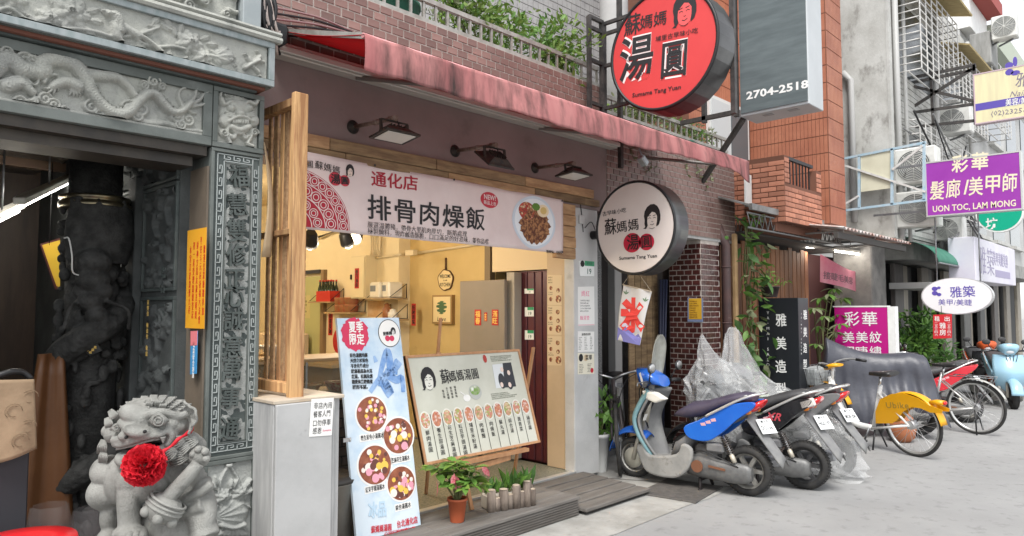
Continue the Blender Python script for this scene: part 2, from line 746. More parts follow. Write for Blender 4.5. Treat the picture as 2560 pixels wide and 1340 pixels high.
# ================================================================== shop building
BRICK = M('glazed_brick', (.19, .105, .088), .45, c2=(.24, .15, .13), ns=3, rnd=.3, bump=.12, bs=45, dirt=((.27, .2, .18), 2.2, .55, .8))
MORTAR = M('pale_mortar', (.46, .41, .37), .9, c2=(.34, .3, .27), ns=12)
FASCIA = M('fascia_plaster', (.27, .2, .19), .8, c2=(.22, .165, .155), ns=1.6, bump=.12, bs=30, dirt=((.15, .11, .1), 3.0, .6, .85))  # shade under the awning is put into this darkened base colour
COLP = M('grey_column_paint', (.55, .55, .54), .7, c2=(.45, .45, .44), ns=2.2, bump=.2, bs=60, dirt=((.33, .32, .3), 6, .6, .8))
YELW = M('warm_wall_paint', (.76, .65, .43), .75, c2=(.7, .59, .38), ns=1.5, bump=.08, bs=40)
YELW2 = M('ochre_wall_paint', (.58, .43, .19), .75, c2=(.53, .38, .16), ns=1.5, bump=.08, bs=40)
GREYD = M('taupe_door_paint', (.25, .21, .17), .6, c2=(.22, .19, .15), ns=2)
WINE = M('wine_door_paint', (.09, .012, .02), .45, c2=(.07, .01, .018), ns=6)
WOOD = M('weathered_pine', (.46, .29, .15), .75, c2=(.3, .17, .085), ns=5, st=(1, 6, 6), bump=.3, bs=20, rnd=.15)
WOODV = M('weathered_pine_upright', (.52, .31, .14), .75, c2=(.3, .15, .065), ns=4, st=(7, 7, .5), lo=.42, hi=.58, bump=.3, bs=20, rnd=.35, dirt=((.07, .045, .03), 2.2, .58, .72))
WOODD = M('dark_old_timber', (.16, .1, .055), .8, c2=(.28, .19, .1), ns=4, st=(1, 6, 6), bump=.35, bs=22, rnd=.2)

SB = thing('shop_building', 'dumpling shop building with brown brick upper wall, open front and grey corner column', 'building', (3.5, 0, 0))
BX0, BX1 = 1.55, 5.425


def solid(name, mat, parent, *boxes, bev=0.0, **kw):
    m = MB()
    for q in boxes:
        m.bb(*q, bev=bev)
    return m.build(name, mat, parent, **kw)


# fascia over the opening, column, jamb
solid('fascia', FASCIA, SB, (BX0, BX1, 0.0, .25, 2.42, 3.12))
solid('column', COLP, SB, (4.935, 5.285, 0.0, .115, .03, 2.42), bev=.006)
solid('column_recess', M('dark_recess_paint', (.2, .16, .13), .7), SB, (4.975, 5.28, .116, .3, .05, 2.42))
solid('jamb', M('tan_jamb_panel', (.55, .42, .28), .6, c2=(.5, .38, .25), ns=3), SB, (4.955, 5.28, .125, .335, .09, 2.42))
# right-hand inner wall: wine-red folding door, taupe door, ochre wall, then the kitchen wall
door = solid('folding_door', WINE, SB, (5.02, 5.06, .34, .74, .09, 1.87))
for y in (.345, .44, .535, .63):
    solid('door_leaf', WINE, door, (5.0, 5.03, y, y + .085, .1, 1.86), bev=.006)
solid('header_panel', M('cream_header', (.68, .55, .36), .7), SB, (5.0, 5.2, .336, 1.1, 1.88, 2.6))
gp = at(1155, 735, X=4.86)
solid('taupe_door', GREYD, SB, (4.83, 4.87, .76, gp.y, .1, 1.79), bev=.004)
solid('door_post', M('pale_post', (.38, .34, .28), .6), SB, (4.9, 5.0, .70, .80, .1, 1.86))
solid('ochre_wall', YELW2, SB, (5.06, 5.2, 1.11, 2.5, .08, 3.0))
solid('ochre_wall_pier', M('brown_pier', (.2, .15, .09), .7), SB, (4.99, 5.06, 1.12, 1.2, 1.7, 3.0))
solid('kitchen_wall', YELW, SB, (4.9, 5.2, 2.5, 6.2, .08, 3.0))
solid('back_wall', YELW, SB, (1.66, 5.2, 6.2, 6.35, .08, 3.0))
solid('left_wall', YELW, SB, (1.66, 1.76, .26, 6.2, .08, 3.0))
solid('inner_ceiling', M('shop_ceiling', (.62, .5, .3), .8), SB, (1.66, 5.2, .26, 6.35, 3.0, 3.1))
TILE = M('green_mosaic_floor', (.3, .29, .24), .4, c2=(.15, .17, .13), ns=60, lo=.42, hi=.58, det=2)
solid('shop_floor', TILE, SB, (1.66, 4.99, .06, 6.2, .0, .085))
solid('threshold', M('worn_aluminium', (.62, .62, .6), .4, .6), SB, (1.9, 4.95, .0, .058, .01, .092), bev=.004)
# timber head beam: two tiers of boards
bm = solid('timber_beam', WOODD, SB, (BX0 + .3, 5.28, -.03, -.002, 2.45, 2.51))
for i, (x0, x1) in enumerate(((1.85, 2.42), (2.424, 3.3), (3.304, 4.25), (4.254, 5.17))):
    solid('board', WOODD if i in (1, 2) else WOOD, bm, (x0, x1, -.05, -.006, 2.515, 2.592), bev=.004)
    solid('board', WOOD if i == 2 else WOODD, bm, (x0 + .12, min(x1 + .12, 5.05), -.045, -.031, 2.452, 2.512), bev=.004)
for k in range(5):
    z = 2.43 - .097 * k
    solid('end_board', WOOD, SB, (4.66, 4.93, -.028 - .004 * (k % 2), .02, z - .094, z), bev=.005)
# brick upper wall: mortar sheet with real bricks


def brick_face(part, u0, u1, v0, v1, pl, bw, bh, mat, depth=.006, joint=.011, limit=300, skip=None, jit=.0015, bev=.002):
    me = MB().box((0, 0, 0), (bw - joint, depth, bh - joint), None, bev).mesh('brick')
    me.materials.append(mat)
    slots = []
    rows = int((v1 - v0) / bh)
    for j in range(rows):
        off = bw / 2 if j % 2 else 0
        u = u0 - off
        while u < u1:
            a, b = max(u, u0), min(u + bw, u1)
            if b - a > bw * .25:
                c = pl.p((a + b) / 2, v0 + (j + .5) * bh, depth / 2)
                if not (skip and skip(c)):
                    slots.append((c, b - a))
            u += bw
    slots.sort(key=lambda q: (q[0] - CAM).length)
    Rm = Matrix((pl.u, -pl.n, pl.v)).transposed()
    rest = MB()
    for i, (c, wd) in enumerate(slots):
        c = c + pl.n * random.uniform(-jit, jit)
        if i < limit and vis(c):
            m4 = Rm.to_4x4() @ Matrix.Diagonal(((wd - joint) / (bw - joint), 1, 1, 1))
            m4.translation = c
            piece('brick', me, part, m4)
        else:
            rest.box(c, (wd - joint, depth, bh - joint), Rm)
    if rest.v:
        obj('brickwork', rest, mat, part, kind='stuff')


def vis(p):
    q = V(p) - CAM
    d = q.dot(FW)
    if d < .1:
        return False
    x, y = q.dot(RT) / d * FPX, q.dot(UP) / d * FPX
    return abs(x) < 1310 and abs(y) < 700


up_ = solid('brick_parapet', MORTAR, SB, (BX0, 5.43, .0, .2, 3.125, 3.6), (5.43, 8.02, .0, .2, 2.32, 3.36), (5.43, 8.0, .02, .18, 3.36, 3.37))
pf = Pl((BX0, 0, 3.125), XA)
brick_face(up_, 0, 5.43 - BX0, 0.0, .475, pf, .102, .0592, BRICK, limit=190)
pf2 = Pl((5.43, 0, 2.32), XA)
brick_face(up_, 0, 2.59, 0.0, 1.04, pf2, .102, .0592, BRICK, limit=110)
solid('lintel_soffit', M('grey_render', (.4, .39, .38), .8, c2=(.3, .3, .29), ns=5), SB, (5.43, 7.95, .005, .9, 2.29, 2.318))
# brick pier beyond the recess
pier = solid('brick_pier', MORTAR, SB, (7.21, 7.63, .012, .42, 0, 2.29))
DARKBR = M('dark_glazed_brick', (.075, .02, .017), .28, c2=(.05, .016, .015), ns=4, rnd=.3, coat=.3)
brick_face(pier, 0, .42, 0, 2.29, Pl((7.21, .012, 0), XA), .1, .0592, DARKBR, limit=150)
brick_face(pier, 0, .41, 0, 2.29, Pl((7.21, .42, 0), -YA), .1, .0592, DARKBR, limit=150)
# recess behind the sign: stone pier, dark glazed door, slatted timber gate
solid('recess_wall', M('dark_recess_wall', (.05, .045, .045), .8), SB, (5.29, 9.0, 1.3, 1.4, 0, 2.3), (5.29, 5.33, .12, 1.3, 0, 2.3))
solid('stone_pier', M('pebble_dash', (.2, .195, .19), .9, c2=(.1, .1, .1), ns=90, lo=.45, hi=.55, bump=.7, bs=120), SB, (5.55, 5.78, .32, .6, 0, 2.29), bev=.01)
gd = solid('glazed_door', M('teal_dark_frame', (.02, .035, .045), .4), SB, (5.95, 6.0, .5, 1.25, 0.02, 2.15), (5.95, 6.52, .92, .96, .02, 2.15))
solid('pane', M('dark_glass', (.015, .03, .035), .08, spec=.8), gd, (5.98, 6.45, .9, .912, .9, 2.0), (5.98, 6.45, .9, .912, .12, .8))
solid('door_stile', M('grey_stile', (.3, .29, .28), .6), SB, (6.42, 6.55, .62, .72, 0, 2.2), bev=.006)
gt = solid('timber_gate', M('gate_rail_timber', (.035, .028, .022), .7), SB, (6.58, 7.18, .58, .62, .05, .52))
for z in (.98, 1.93):
    solid('rail', MATS['gate_rail_timber'], gt, (6.58, 7.18, .58, .61, z, z + .08))
for k in range(5):
    solid('slat', WOODD, gt, (6.59 + k * .119, 6.59 + k * .119 + .109, .555, .578, .1, 2.2), bev=.004)
fr = MB()
for k in range(3):
    fr.tube([(7.09 + .03 * k, .5, 0), (7.09 + .03 * k, .46 - .02 * k, 1.85)], .016, 6)
fr.build('folded_rail', M('navy_tube', (.025, .03, .06), .4), SB)
dp = MB().tube([(7.72, -.03, 0), (7.72, -.03, 2.25), (7.68, .05, 2.5)], .052, 12)
for z in (.5, 1.35, 2.0):
    dp.ring((7.72, -.03, z), ZA, .054, .008, 14, 5)
dp.build('downpipe', M('maroon_pipe', (.1, .055, .05), .55, c2=(.07, .045, .045), ns=6, dirt=((.5, .48, .45), 16, .66, .7)), SB)
# roof slab and back volume so that light does not leak
solid('rear_volume', M('upper_render', (.33, .33, .33), .85, c2=(.26, .26, .26), ns=3), SB, (1.62, 8.0, .9, 6.5, 3.12, 3.2))

# tall wall set back above the terrace: small grey tiles
UW = thing('setback_wall', 'grey tiled wall of the storey behind the planted terrace', 'wall', (5, 1.9, 3.2))
solid('wall', M('small_grey_tile', (.36, .35, .34), .7, c2=(.32, .31, .31), ns=4, bump=.2, bs=60), UW, (-1.0, 8.6, 1.9, 2.2, 3.2, 8.5))
tl = MB()
for i in range(70):
    for j in range(26):
        tl.bb(1.6 + i * .096, 1.6 + i * .096 + .088, 1.888, 1.899, 3.5 + j * .1, 3.5 + j * .1 + .09)
tl.build('tilework', M('grey_tile_glaze', (.44, .43, .42), .5, c2=(.36, .35, .35), ns=3.5, rnd=.1), UW, kind='stuff')
ppe = MB().tube([(6.62, .75, 3.2), (6.62, .75, 8)], .16, 18)
ppe.build('round_column', M('white_round_column', (.62, .61, .59), .7, c2=(.52, .51, .5), ns=3), UW)

# railings on the parapet
RAILM = M('galvanised_rail', (.42, .41, .38), .5, .5, c2=(.3, .28, .25), ns=9)


def railing(x0, x1, z0, z1, y, label, step=.115):
    t = thing('terrace_railing', label, 'railing', ((x0 + x1) / 2, y, z0))
    solid('bottom_rail', RAILM, t, (x0, x1, y - .018, y + .018, z0 + .02, z0 + .05))
    solid('top_rail', RAILM, t, (x0, x1, y - .018, y + .018, z1 - .035, z1))
    k = int((x1 - x0) / step)
    me = MB().box((0, 0, 0), (.018, .018, z1 - z0 - .088)).mesh('baluster')
    me.materials.append(RAILM)
    for i in range(k + 1):
        piece('baluster', me, t, Matrix.Translation((x0 + .012 + i * (x1 - x0 - .024) / k, y, (z0 + .05 + z1 - .035) / 2)))
    m = MB()
    for i in range(4):
        x = x0 + .15 + i * (x1 - x0 - .3) / 3
        m.bb(x - .01, x + .01, y - .01, y + .01, z0, z0 + .02)
    m.build('foot', RAILM, t)


railing(1.6, 5.38, 3.6, 3.81, .06, 'pale steel railing on the brick parapet above the long red awning')
railing(5.47, 7.95, 3.37, 3.57, .05, 'lower pale steel railing on the parapet under the red round sign')

# ================================================================== deck and ramp
DECK = M('grey_composite_deck', (.115, .105, .095), .75, c2=(.16, .148, .135), ns=5, st=(.6, 5, 5), bump=.25, bs=60, rnd=.12, dirt=((.2, .19, .175), 3, .6, .8))
DECKS = M('grey_deck_riser', (.085, .075, .066), .8, c2=(.12, .11, .1), ns=6, st=(.6, 4, 4), bump=.2, bs=60)
dk = thing('deck_step', 'raised grey plank deck step with ribbed riser in front of the shop', 'deck', (2.9, -.5, 0))
for k in range(3):
    y0 = -.665 + k * .143
    for x0, x1 in ((1.98, 2.9), (2.904, 4.17)):
        solid('plank', DECK, dk, (x0, x1, y0, y0 + .138, .118, .142), bev=.004)
rs = solid('riser', DECKS, dk, (1.99, 4.15, -.655, -.62, .006, .116), (4.12, 4.15, -.62, -.26, .006, .116), (1.99, 4.1, -.25, -.22, .006, .116))
for k in range(6):
    solid('rib', DECKS, rs, (1.985, 4.155, -.662, -.6545, .014 + k * .017, .025 + k * .017), bev=.002)
rp = thing('deck_ramp', 'low grey plank deck in front of the threshold and column', 'deck', (4, -.4, 0))
for k in range(5):
    y0 = -.715 + k * .14
    x0 = 4.178 if y0 < -.24 else 1.98
    z = .03 + k * .0065
    solid('plank', DECK, rp, (x0, 5.02 if k < 4 else 5.02, y0, y0 + .134, z, z + .026), bev=.004)
solid('bearer', M('dark_bearer', (.03, .028, .026), .8), rp, (4.2, 4.98, -.69, -.66, .006, .03), (1.99, 5.0, -.1, -.06, .006, .05), (4.2, 4.98, -.4, -.36, .006, .04))
# ================================================================== print helpers
def Mv(name, cols, scale=40.0, r=.6, edge=None):
    """a print of many small round pieces: random colour for each cell"""
    if name in MATS:
        return MATS[name]
    ma = bpy.data.materials.new(name)
    MATS[name] = ma
    ma.use_nodes = True
    t = ma.node_tree
    N, Lk = t.nodes, t.links
    b = N['Principled BSDF']
    b.inputs['Roughness'].default_value = r
    tc = N.new('ShaderNodeTexCoord')
    vo = N.new('ShaderNodeTexVoronoi')
    vo.inputs['Scale'].default_value = scale
    Lk.new(tc.outputs['Object'], vo.inputs['Vector'])
    sp = N.new('ShaderNodeSeparateColor')
    Lk.new(vo.outputs['Color'], sp.inputs[0])
    cr = N.new('ShaderNodeValToRGB')
    cr.color_ramp.interpolation = 'CONSTANT'
    while len(cr.color_ramp.elements) < len(cols):
        cr.color_ramp.elements.new(.5)
    for i, c in enumerate(cols):
        cr.color_ramp.elements[i].position = i / len(cols)
        cr.color_ramp.elements[i].color = (*c, 1)
    Lk.new(sp.outputs[0], cr.inputs[0])
    mr = N.new('ShaderNodeMapRange')
    mr.inputs[1].default_value = .25
    mr.inputs[2].default_value = .75
    mr.inputs[3].default_value = 0.0
    mr.inputs[4].default_value = .8
    Lk.new(vo.outputs['Distance'], mr.inputs[0])
    mx = N.new('ShaderNodeMix')
    mx.data_type = 'RGBA'
    Lk.new(mr.outputs[0], mx.inputs[0])
    Lk.new(cr.outputs[0], mx.inputs[6])
    mx.inputs[7].default_value = (*(edge or (.12, .03, .015)), 1)
    Lk.new(mx.outputs[2], b.inputs['Base Color'])
    return ma


def ptext(pl, mb, body, x0, y0, x1, y1, hpx, bold=0.0, d0=.002, ext=.0015, gap=1.02, shear=0.0, res=2, fit=True):
    """lettering laid between two photo pixels on a real face; hpx = glyph height there"""
    a0, b0 = pl.px(x0, y0)
    a1, b1 = pl.px(x1, y1)
    am, bm = (a0 + a1) / 2, (b0 + b1) / 2
    h = hpx * (pl.p(am, bm) - CAM).dot(FW) / FPX
    return pl.text(mb, body, am, bm, h, bold, d0, ext, math.hypot(a1 - a0, b1 - b0) if fit else None, 'C', False, gap, shear, res, math.atan2(b1 - b0, a1 - a0))


def warp(mb, pl, fn):
    out = []
    for p in mb.v:
        q = V(p) - pl.o
        out.append(tuple(V(p) + pl.n * fn(q.dot(pl.u), q.dot(pl.v))))
    mb.v = out
    return mb


HAIR = [(-.5, -.1), (-.55, .15), (-.5, .42), (-.34, .66), (-.1, .8), (.15, .8), (.36, .66), (.5, .42), (.56, .12), (.55, -.15), (.46, -.4), (.3, -.52), (.27, -.45), (.33, -.2), (.34, .1), (.2, .3), (0, .36), (-.16, .22), (-.3, .08), (-.33, -.18), (-.3, -.42), (-.42, -.6), (-.6, -.58), (-.47, -.5), (-.52, -.3)]
FACE = [(-.34, .2), (-.15, .36), (.0, .44), (.25, .38), (.36, .12), (.36, -.2), (.27, -.46), (.08, -.6), (-.1, -.6), (-.26, -.48), (-.35, -.2)]


def face_logo(pl, u, v, s, ink, skin, d=.002):
    """the shop's emblem: a smiling woman's face under bobbed black hair"""
    pl.poly(skin, [(u + a * s, v + b * s) for a, b in FACE], d, d + .001)
    pl.poly(ink, [(u + a * s, v + b * s) for a, b in HAIR], d + .0004, d + .0018)
    for c in (-.16, .16):
        pl.line(ink, [(u + (c - .09) * s, v - .02 * s), (u + c * s, v + .03 * s), (u + (c + .09) * s, v - .02 * s)], .03 * s, d + .0012, d + .0022)
        pl.line(ink, [(u + (c - .1) * s, v + .12 * s), (u + (c + .08) * s, v + .16 * s)], .035 * s, d + .0012, d + .0022)
    pl.line(ink, [(u - .05 * s, v - .2 * s), (u + .02 * s, v - .23 * s), (u + .07 * s, v - .2 * s)], .025 * s, d + .0012, d + .0022)
    pl.line(ink, [(u - .12 * s, v - .36 * s), (u + .0 * s, v - .41 * s), (u + .13 * s, v - .34 * s)], .035 * s, d + .0012, d + .0022)
    pl.line(ink, [(u - .2 * s, v - .56 * s), (u, v - .63 * s), (u + .16 * s, v - .56 * s)], .02 * s, d + .0012, d + .0022)


def scribble(pl, mb, u0, u1, v0, v1, rows, wd=.003, d=.002, cjk=True, fill=.9):
    """lines of print too small to read in the photograph"""
    pool = '蘇媽湯圓米粉肉燥飯麵甜紅豆花生芝麻綜合青菜小吃鮮古早味手工營業時間公休'
    h = (v1 - v0) / rows
    for k in range(rows):
        n = max(2, int((u1 - u0) / (h * .75) * fill * random.uniform(.65, 1)))
        pl.text(mb, ''.join(random.choice(pool) for _ in range(n)), u0, v1 - (k + .5) * h, h * .68, 0, d, .0008, min(u1 - u0, n * h * .74), 'L', res=1)


PAPER = M('white_paper', (.76, .75, .72), .8)
CREAM = M('cream_paper', (.66, .6, .46), .8)
SKINP = M('face_print', (.72, .58, .5), .7)

# ================================================================== awning
FADED = M('faded_red_canvas', (.5, .215, .205), .8, c2=(.4, .14, .14), ns=3.5, st=(1, 1, .22), dirt=((.06, .036, .033), 9.0, .44, .72), tr=.2, bump=.2, bs=30)
REDC = M('red_canvas', (.5, .012, .02), .7, c2=(.42, .01, .018), ns=3, tr=.45)
aw = thing('awning', 'long faded red canvas awning with sooty stained valance over the shop front', 'awning', (4.1, 0, 2.9))
AX0, AX1, AY = 2.02, 6.28, -1.0
m = MB()
m.grid(lambda a, b: V((AX0 + (AX1 - AX0) * a, AY * b - .002, 3.2 + (2.885 - 3.2) * b - .025 * sin(pi * b))), 40, 8)
m.build('canopy', REDC, aw, solid=.004)
m = MB()
def _val(a, b):
    x = AX0 - .005 + (AX1 - AX0 + .01) * a
    wv = .012 * sin(x * 7.3) * b + .02 * sin(x * 2.9 + 1) * b
    zz = 2.885 - (.2 - .055 * a + .015 * sin(x * 2.1)) * b - .05 * max(0, a - .93) / .07 * b
    return V((x, AY - .012 - .02 * b + wv - .008 * sin(pi * b) * (.5 + .5 * sin(x * 3.7)), zz + .004 * sin(x * 23)))
m.grid(_val, 120, 10)
m.build('valance', FADED, aw, solid=.003)
m = MB().tube([(AX0, AY + .012, 2.886), (AX1, AY + .012, 2.886)], .014, 10)
m.build('front_bar', M('faded_pink_bar', (.6, .3, .3), .6, c2=(.45, .2, .2), ns=12), aw)
for sx in (AX0 + .01, AX1 - .01):
    MB().beam((sx, -.02, 3.18), (sx, AY + .01, 2.885), .012, .03).build('side_bar', RAILM, aw)
solid('wall_cassette', M('ivory_aluminium', (.58, .55, .5), .45, .3, c2=(.5, .47, .43), ns=8, st=(.5, 6, 6)), aw, (AX0, AX1 - .8, -.1, -.003, 3.02, 3.1), (AX0, AX1 - .8, -.13, -.11, 3.03, 3.07), bev=.006)
m = MB()
for x in (2.6, 4.4, 6.0):
    m.tube([(x, -.06, 3.02), (x + .5, -.5, 2.97), (x + .05, -.97, 2.87)], .016, 8)
m.build('folding_arm', M('arm_steel', (.35, .33, .31), .5, .6), aw, kind='stuff')

# ================================================================== flood lamps on pipe arms
LAMPM = M('lamp_black_iron', (.03, .028, .027), .55, .4, c2=(.06, .045, .035), ns=30)
LENS = M('lamp_lens', (.6, .57, .52), .25)


def flood(px, py, tip, label, tilt, ht):
    f = at(px, py, Y=-.002)
    e = at(tip[0], tip[1], X=f.x)
    t = thing('flood_lamp', label, 'lamp', f, group='flood lamps over the banner')
    MB().lathe([(.0, 0), (.045, 0), (.045, .008), (.016, .02), (.016, .03)], f, -YA, 18).build('wall_flange', LAMPM, t)
    m = MB().tube([f - YA * .01, e], .014, 8)
    m.tube([f + (e - f) * .55, f + (e - f) * .62], .019, 8)
    m.tube([f + (e - f) * .9, e + (e - f).normalized() * .02], .02, 8)
    m.build('pipe_arm', M('rust_pipe', (.16, .1, .075), .65, .4, c2=(.26, .2, .17), ns=25), t)
    Rm = Matrix.Rotation(tilt, 3, 'X')
    c = e + V((0, -.01, -ht))
    m = MB()
    m.beam(e + V((-.1, 0, -.02)), e + V((.1, 0, -.02)), .022, .006)
    for s in (-1, 1):
        m.beam(e + V((s * .1, 0, -.02)), c + V((s * .1, 0, .0)), .006, .022, XA)
        m.lathe([(.012, 0), (.012, .012)], c + V((s * .1, 0, 0)), XA * s, 8)
    m.build('bracket', LAMPM, t)
    m = MB()
    prof = [(.0, .028), (.09, .028), (.112, .0), (.13, -.012), (.13, -.02), (0, -.02)]
    pts = []
    for wx, z in ((.07, .03), (.105, .004), (.128, -.008), (.128, -.02)):
        pts.append((wx, z))
    vs_, fs_ = [], []
    for i, (wx, z) in enumerate(pts):
        wy = wx * .72
        for sx, sy in ((-1, -1), (1, -1), (1, 1), (-1, 1)):
            vs_.append(c + Rm @ V((sx * wx, sy * wy, z)))
    for i in range(3):
        for k in range(4):
            l = (k + 1) % 4
            fs_.append((i * 4 + l, i * 4 + k, (i + 1) * 4 + k, (i + 1) * 4 + l))
    fs_ += [(0, 1, 2, 3), (15, 14, 13, 12)]
    m.add(vs_, fs_)
    for k in range(5):
        m.box(c + Rm @ V((-.05 + .025 * k, 0, .038)), (.004, .09, .02), Rm)
    hd = m.build('lamp_head', LAMPM, t)
    m = MB().box(c + Rm @ V((0, 0, -.021)), (.205, .145, .004), Rm)
    m.build('lens', LENS, hd)
    cb = MB().tube(rockwalk([e + V((.02, 0, 0)), e + V((.06, .02, -.05)), e + V((.03, .03, -.08)), c + V((0, .03, .03))], 4), .005, 5)
    cb.build('cable', BLACK, t)


flood(882, 318, (985, 296), 'black flood lamp on a rusty pipe arm, nearest the timber shutter', R(-8), .1)
flood(1137, 378, (1236, 363), 'middle black flood lamp of three, its head tipped steeply', R(38), .1)
flood(1337, 420, (1432, 409), 'black flood lamp nearest the white round sign', R(-6), .085)
cam_ = thing('camera_spot', 'small grey spotlight clipped under the awning valance beside the brick wall', 'spotlight', at(1605, 400, Y=-.9))
c = at(1607, 402, Y=-.9)
MB().box(c, (.09, .06, .05), Matrix.Rotation(R(35), 3, 'Y'), .008).build('body', STEEL, cam_)
MB().beam(c + V((0, 0, .02)), c + V((-.02, .02, .1)), .012, .012).build('clip', STEEL, cam_)

# ================================================================== shop banner
bp_ = Pl(at(757, 572, Y=-.062), XA)
U0 = -.08
TLu, TLv = bp_.px(757, 377)
TRu, TRv = bp_.px(1408, 500)
BRu, BRv = bp_.px(1408, 633)
BANW = lambda u, v: .010 * sin(u * 5.1 + v * 3) + .006 * sin(u * 11 - v * 6) * (1 - v / .5) + .012 * math.exp(-((u - 1.9 - v * .5) / .16) ** 2) - .012
bn = thing('shop_banner', 'wide pale pink cloth banner with black characters and a plate of food', 'banner', bp_.p(1.2, 0))
CLOTHP = M('pale_pink_cloth', (.78, .67, .65), .85, c2=(.7, .58, .56), ns=2, tr=.15)
m = MB().grid(lambda a, b: bp_.p(U0 + (TRu - U0) * a, (BRv + (TRv - BRv) * b) * a + (TLv * b) * (1 - a), 0), 80, 14)
warp(m, bp_, BANW)
m.build('cloth', CLOTHP, bn, solid=.002)
ink, redm, skin, dred = MB(), MB(), MB(), MB()
ptext(bp_, ink, '圓', 764, 410, 782, 411, 20, -.004, d0=.004)
ptext(bp_, ink, '蘇媽媽', 787, 411, 850, 428, 22, -.004, d0=.004)
for x, y, rr in ((838, 447, 17), (862, 452, 14)):
    q = bp_.px(x, y)
    k = rr * 4.6 / FPX
    bp_.disc(redm, *q, k * 1.05, k, .003, .0045)
ptext(bp_, ink, '湯', 826, 446, 850, 449, 26, .02, d0=.006)
ptext(bp_, ink, '圓', 853, 451, 871, 453, 20, .02, d0=.006)
q = bp_.px(876, 428)
face_logo(bp_, *q, .058, ink, skin, .004)
ptext(bp_, dred, '通化店', 931, 446, 1047, 460, 40, .012, d0=.004, res=3)
ptext(bp_, ink, '排骨肉燥飯', 921, 518, 1212, 552, 62, .012, d0=.004, gap=1.12, res=3)
ptext(bp_, ink, '嚴選溫體豬，帶骨大里肌肉厚切，斷筋處理', 921, 561, 1166, 586, 16, -.012, d0=.004, res=1)
ptext(bp_, ink, '秘製醃料，現炸鹹香酥脆，口口滿足的好滋味，等你品嚐', 921, 577, 1222, 605, 16, -.012, d0=.004, res=1)
ptext(bp_, ink, '限時價：130元', 1370, 629, 1405, 631, 8, .01, d0=.004, res=1)
q = bp_.px(1225, 500)
bp_.disc(redm, *q, .1, .062, .003, .0045)
wh = MB()
ptext(bp_, wh, 'NEW!', 1210, 491, 1241, 496, 17, .02, d0=.006)
ptext(bp_, wh, '新品上市', 1209, 505, 1242, 511, 11, .01, d0=.006)
# red paper-cut fan
fu, fv = bp_.px(757, 566)
FR = .36
bp_.polar(dred, fu - .08, fv + .0, lambda t: (FR * 1.15, FR), .0045, 30, 9, 0, pi / 2)
for rr, k, sz in ((.88, 9, .03), (.66, 6, .034), (.44, 4, .028)):
    for i in range(k):
        a = (i + .5) / k * pi / 2
        cu, cv = fu - .08 + FR * 1.15 * rr * cos(a), fv + FR * rr * sin(a)
        for r2 in (1.0, .55):
            n = 14
            bp_.line(wh, [(cu + sz * r2 * cos(2 * pi * j / n), cv + sz * r2 * sin(2 * pi * j / n)) for j in range(n + 1)], .005, .0055, .0065)
for rr in (.98, .78, .56, .34):
    bp_.line(wh, [(fu - .08 + FR * 1.15 * rr * cos(i / 24 * pi / 2), fv + FR * rr * sin(i / 24 * pi / 2)) for i in range(25)], .006, .0055, .0065)
# plate of food
pu, pv = bp_.px(1338, 556)
plate, rim_, food, rice, egg, yolk, grn = MB(), MB(), MB(), MB(), MB(), MB(), MB()
bp_.polar(plate, pu, pv, lambda t: (.265, .218), .004)
bp_.polar(rim_, pu, pv, lambda t: (.24, .196), .0055)
rr = random.Random(3)
bp_.polar(food, pu + .005, pv - .03, lambda t: (.19 + .012 * sin(13 * t) + .008 * sin(29 * t), .145 + .01 * sin(17 * t)), .0072, 90)
bp_.disc(rice, pu - .1, pv + .085, .09, .075, .0058, .0078)
bp_.disc(egg, pu + .1, pv + .105, .075, .052, .0062, .0085)
bp_.disc(yolk, pu + .105, pv + .107, .04, .03, .0088, .0098)
bp_.disc(grn, pu + .01, pv + .13, .05, .032, .0062, .0088, 9)
PRINTS = dict(plate=(plate, M('print_plate', (.55, .6, .66), .7)), rim=(rim_, M('print_plate_in', (.7, .72, .74), .7)),
              cutlet=(food, M('print_cutlet', (.36, .17, .07), .7, c2=(.1, .03, .015), ns=38, lo=.42, hi=.56)),
              pickle=(rice, Mv('print_pickle', [(.5, .06, .03), (.6, .25, .12), (.42, .03, .02), (.7, .5, .3)], 60)),
              egg=(egg, M('print_egg', (.75, .6, .4), .7)), yolk=(yolk, M('print_yolk', (.6, .42, .15), .7)), greens=(grn, M('print_green', (.1, .2, .03), .7)))
for k, (mb_, ma) in PRINTS.items():
    obj('print', warp(mb_, bp_, BANW), ma, bn)
obj('lettering', warp(ink, bp_, BANW), INK, bn)
obj('red_print', warp(redm, bp_, BANW), M('coral_print', (.5, .04, .06), .7), bn)
obj('paper_cut_print', warp(dred, bp_, BANW), M('crimson_print', (.36, .012, .03), .7), bn)
obj('white_print', warp(wh, bp_, BANW), CLOTHP, bn)
obj('face_print', warp(skin, bp_, BANW), SKINP, bn)
m = MB()
for x, y in ((757, 380), (937, 413), (1135, 449), (1405, 502), (1406, 630)):
    q = bp_.px(x, y)
    m.lathe([(.008, 0), (.008, .004)], bp_.p(q[0], q[1], .0), bp_.n, 10)
m.build('eyelet', BLACK, bn, kind='stuff')

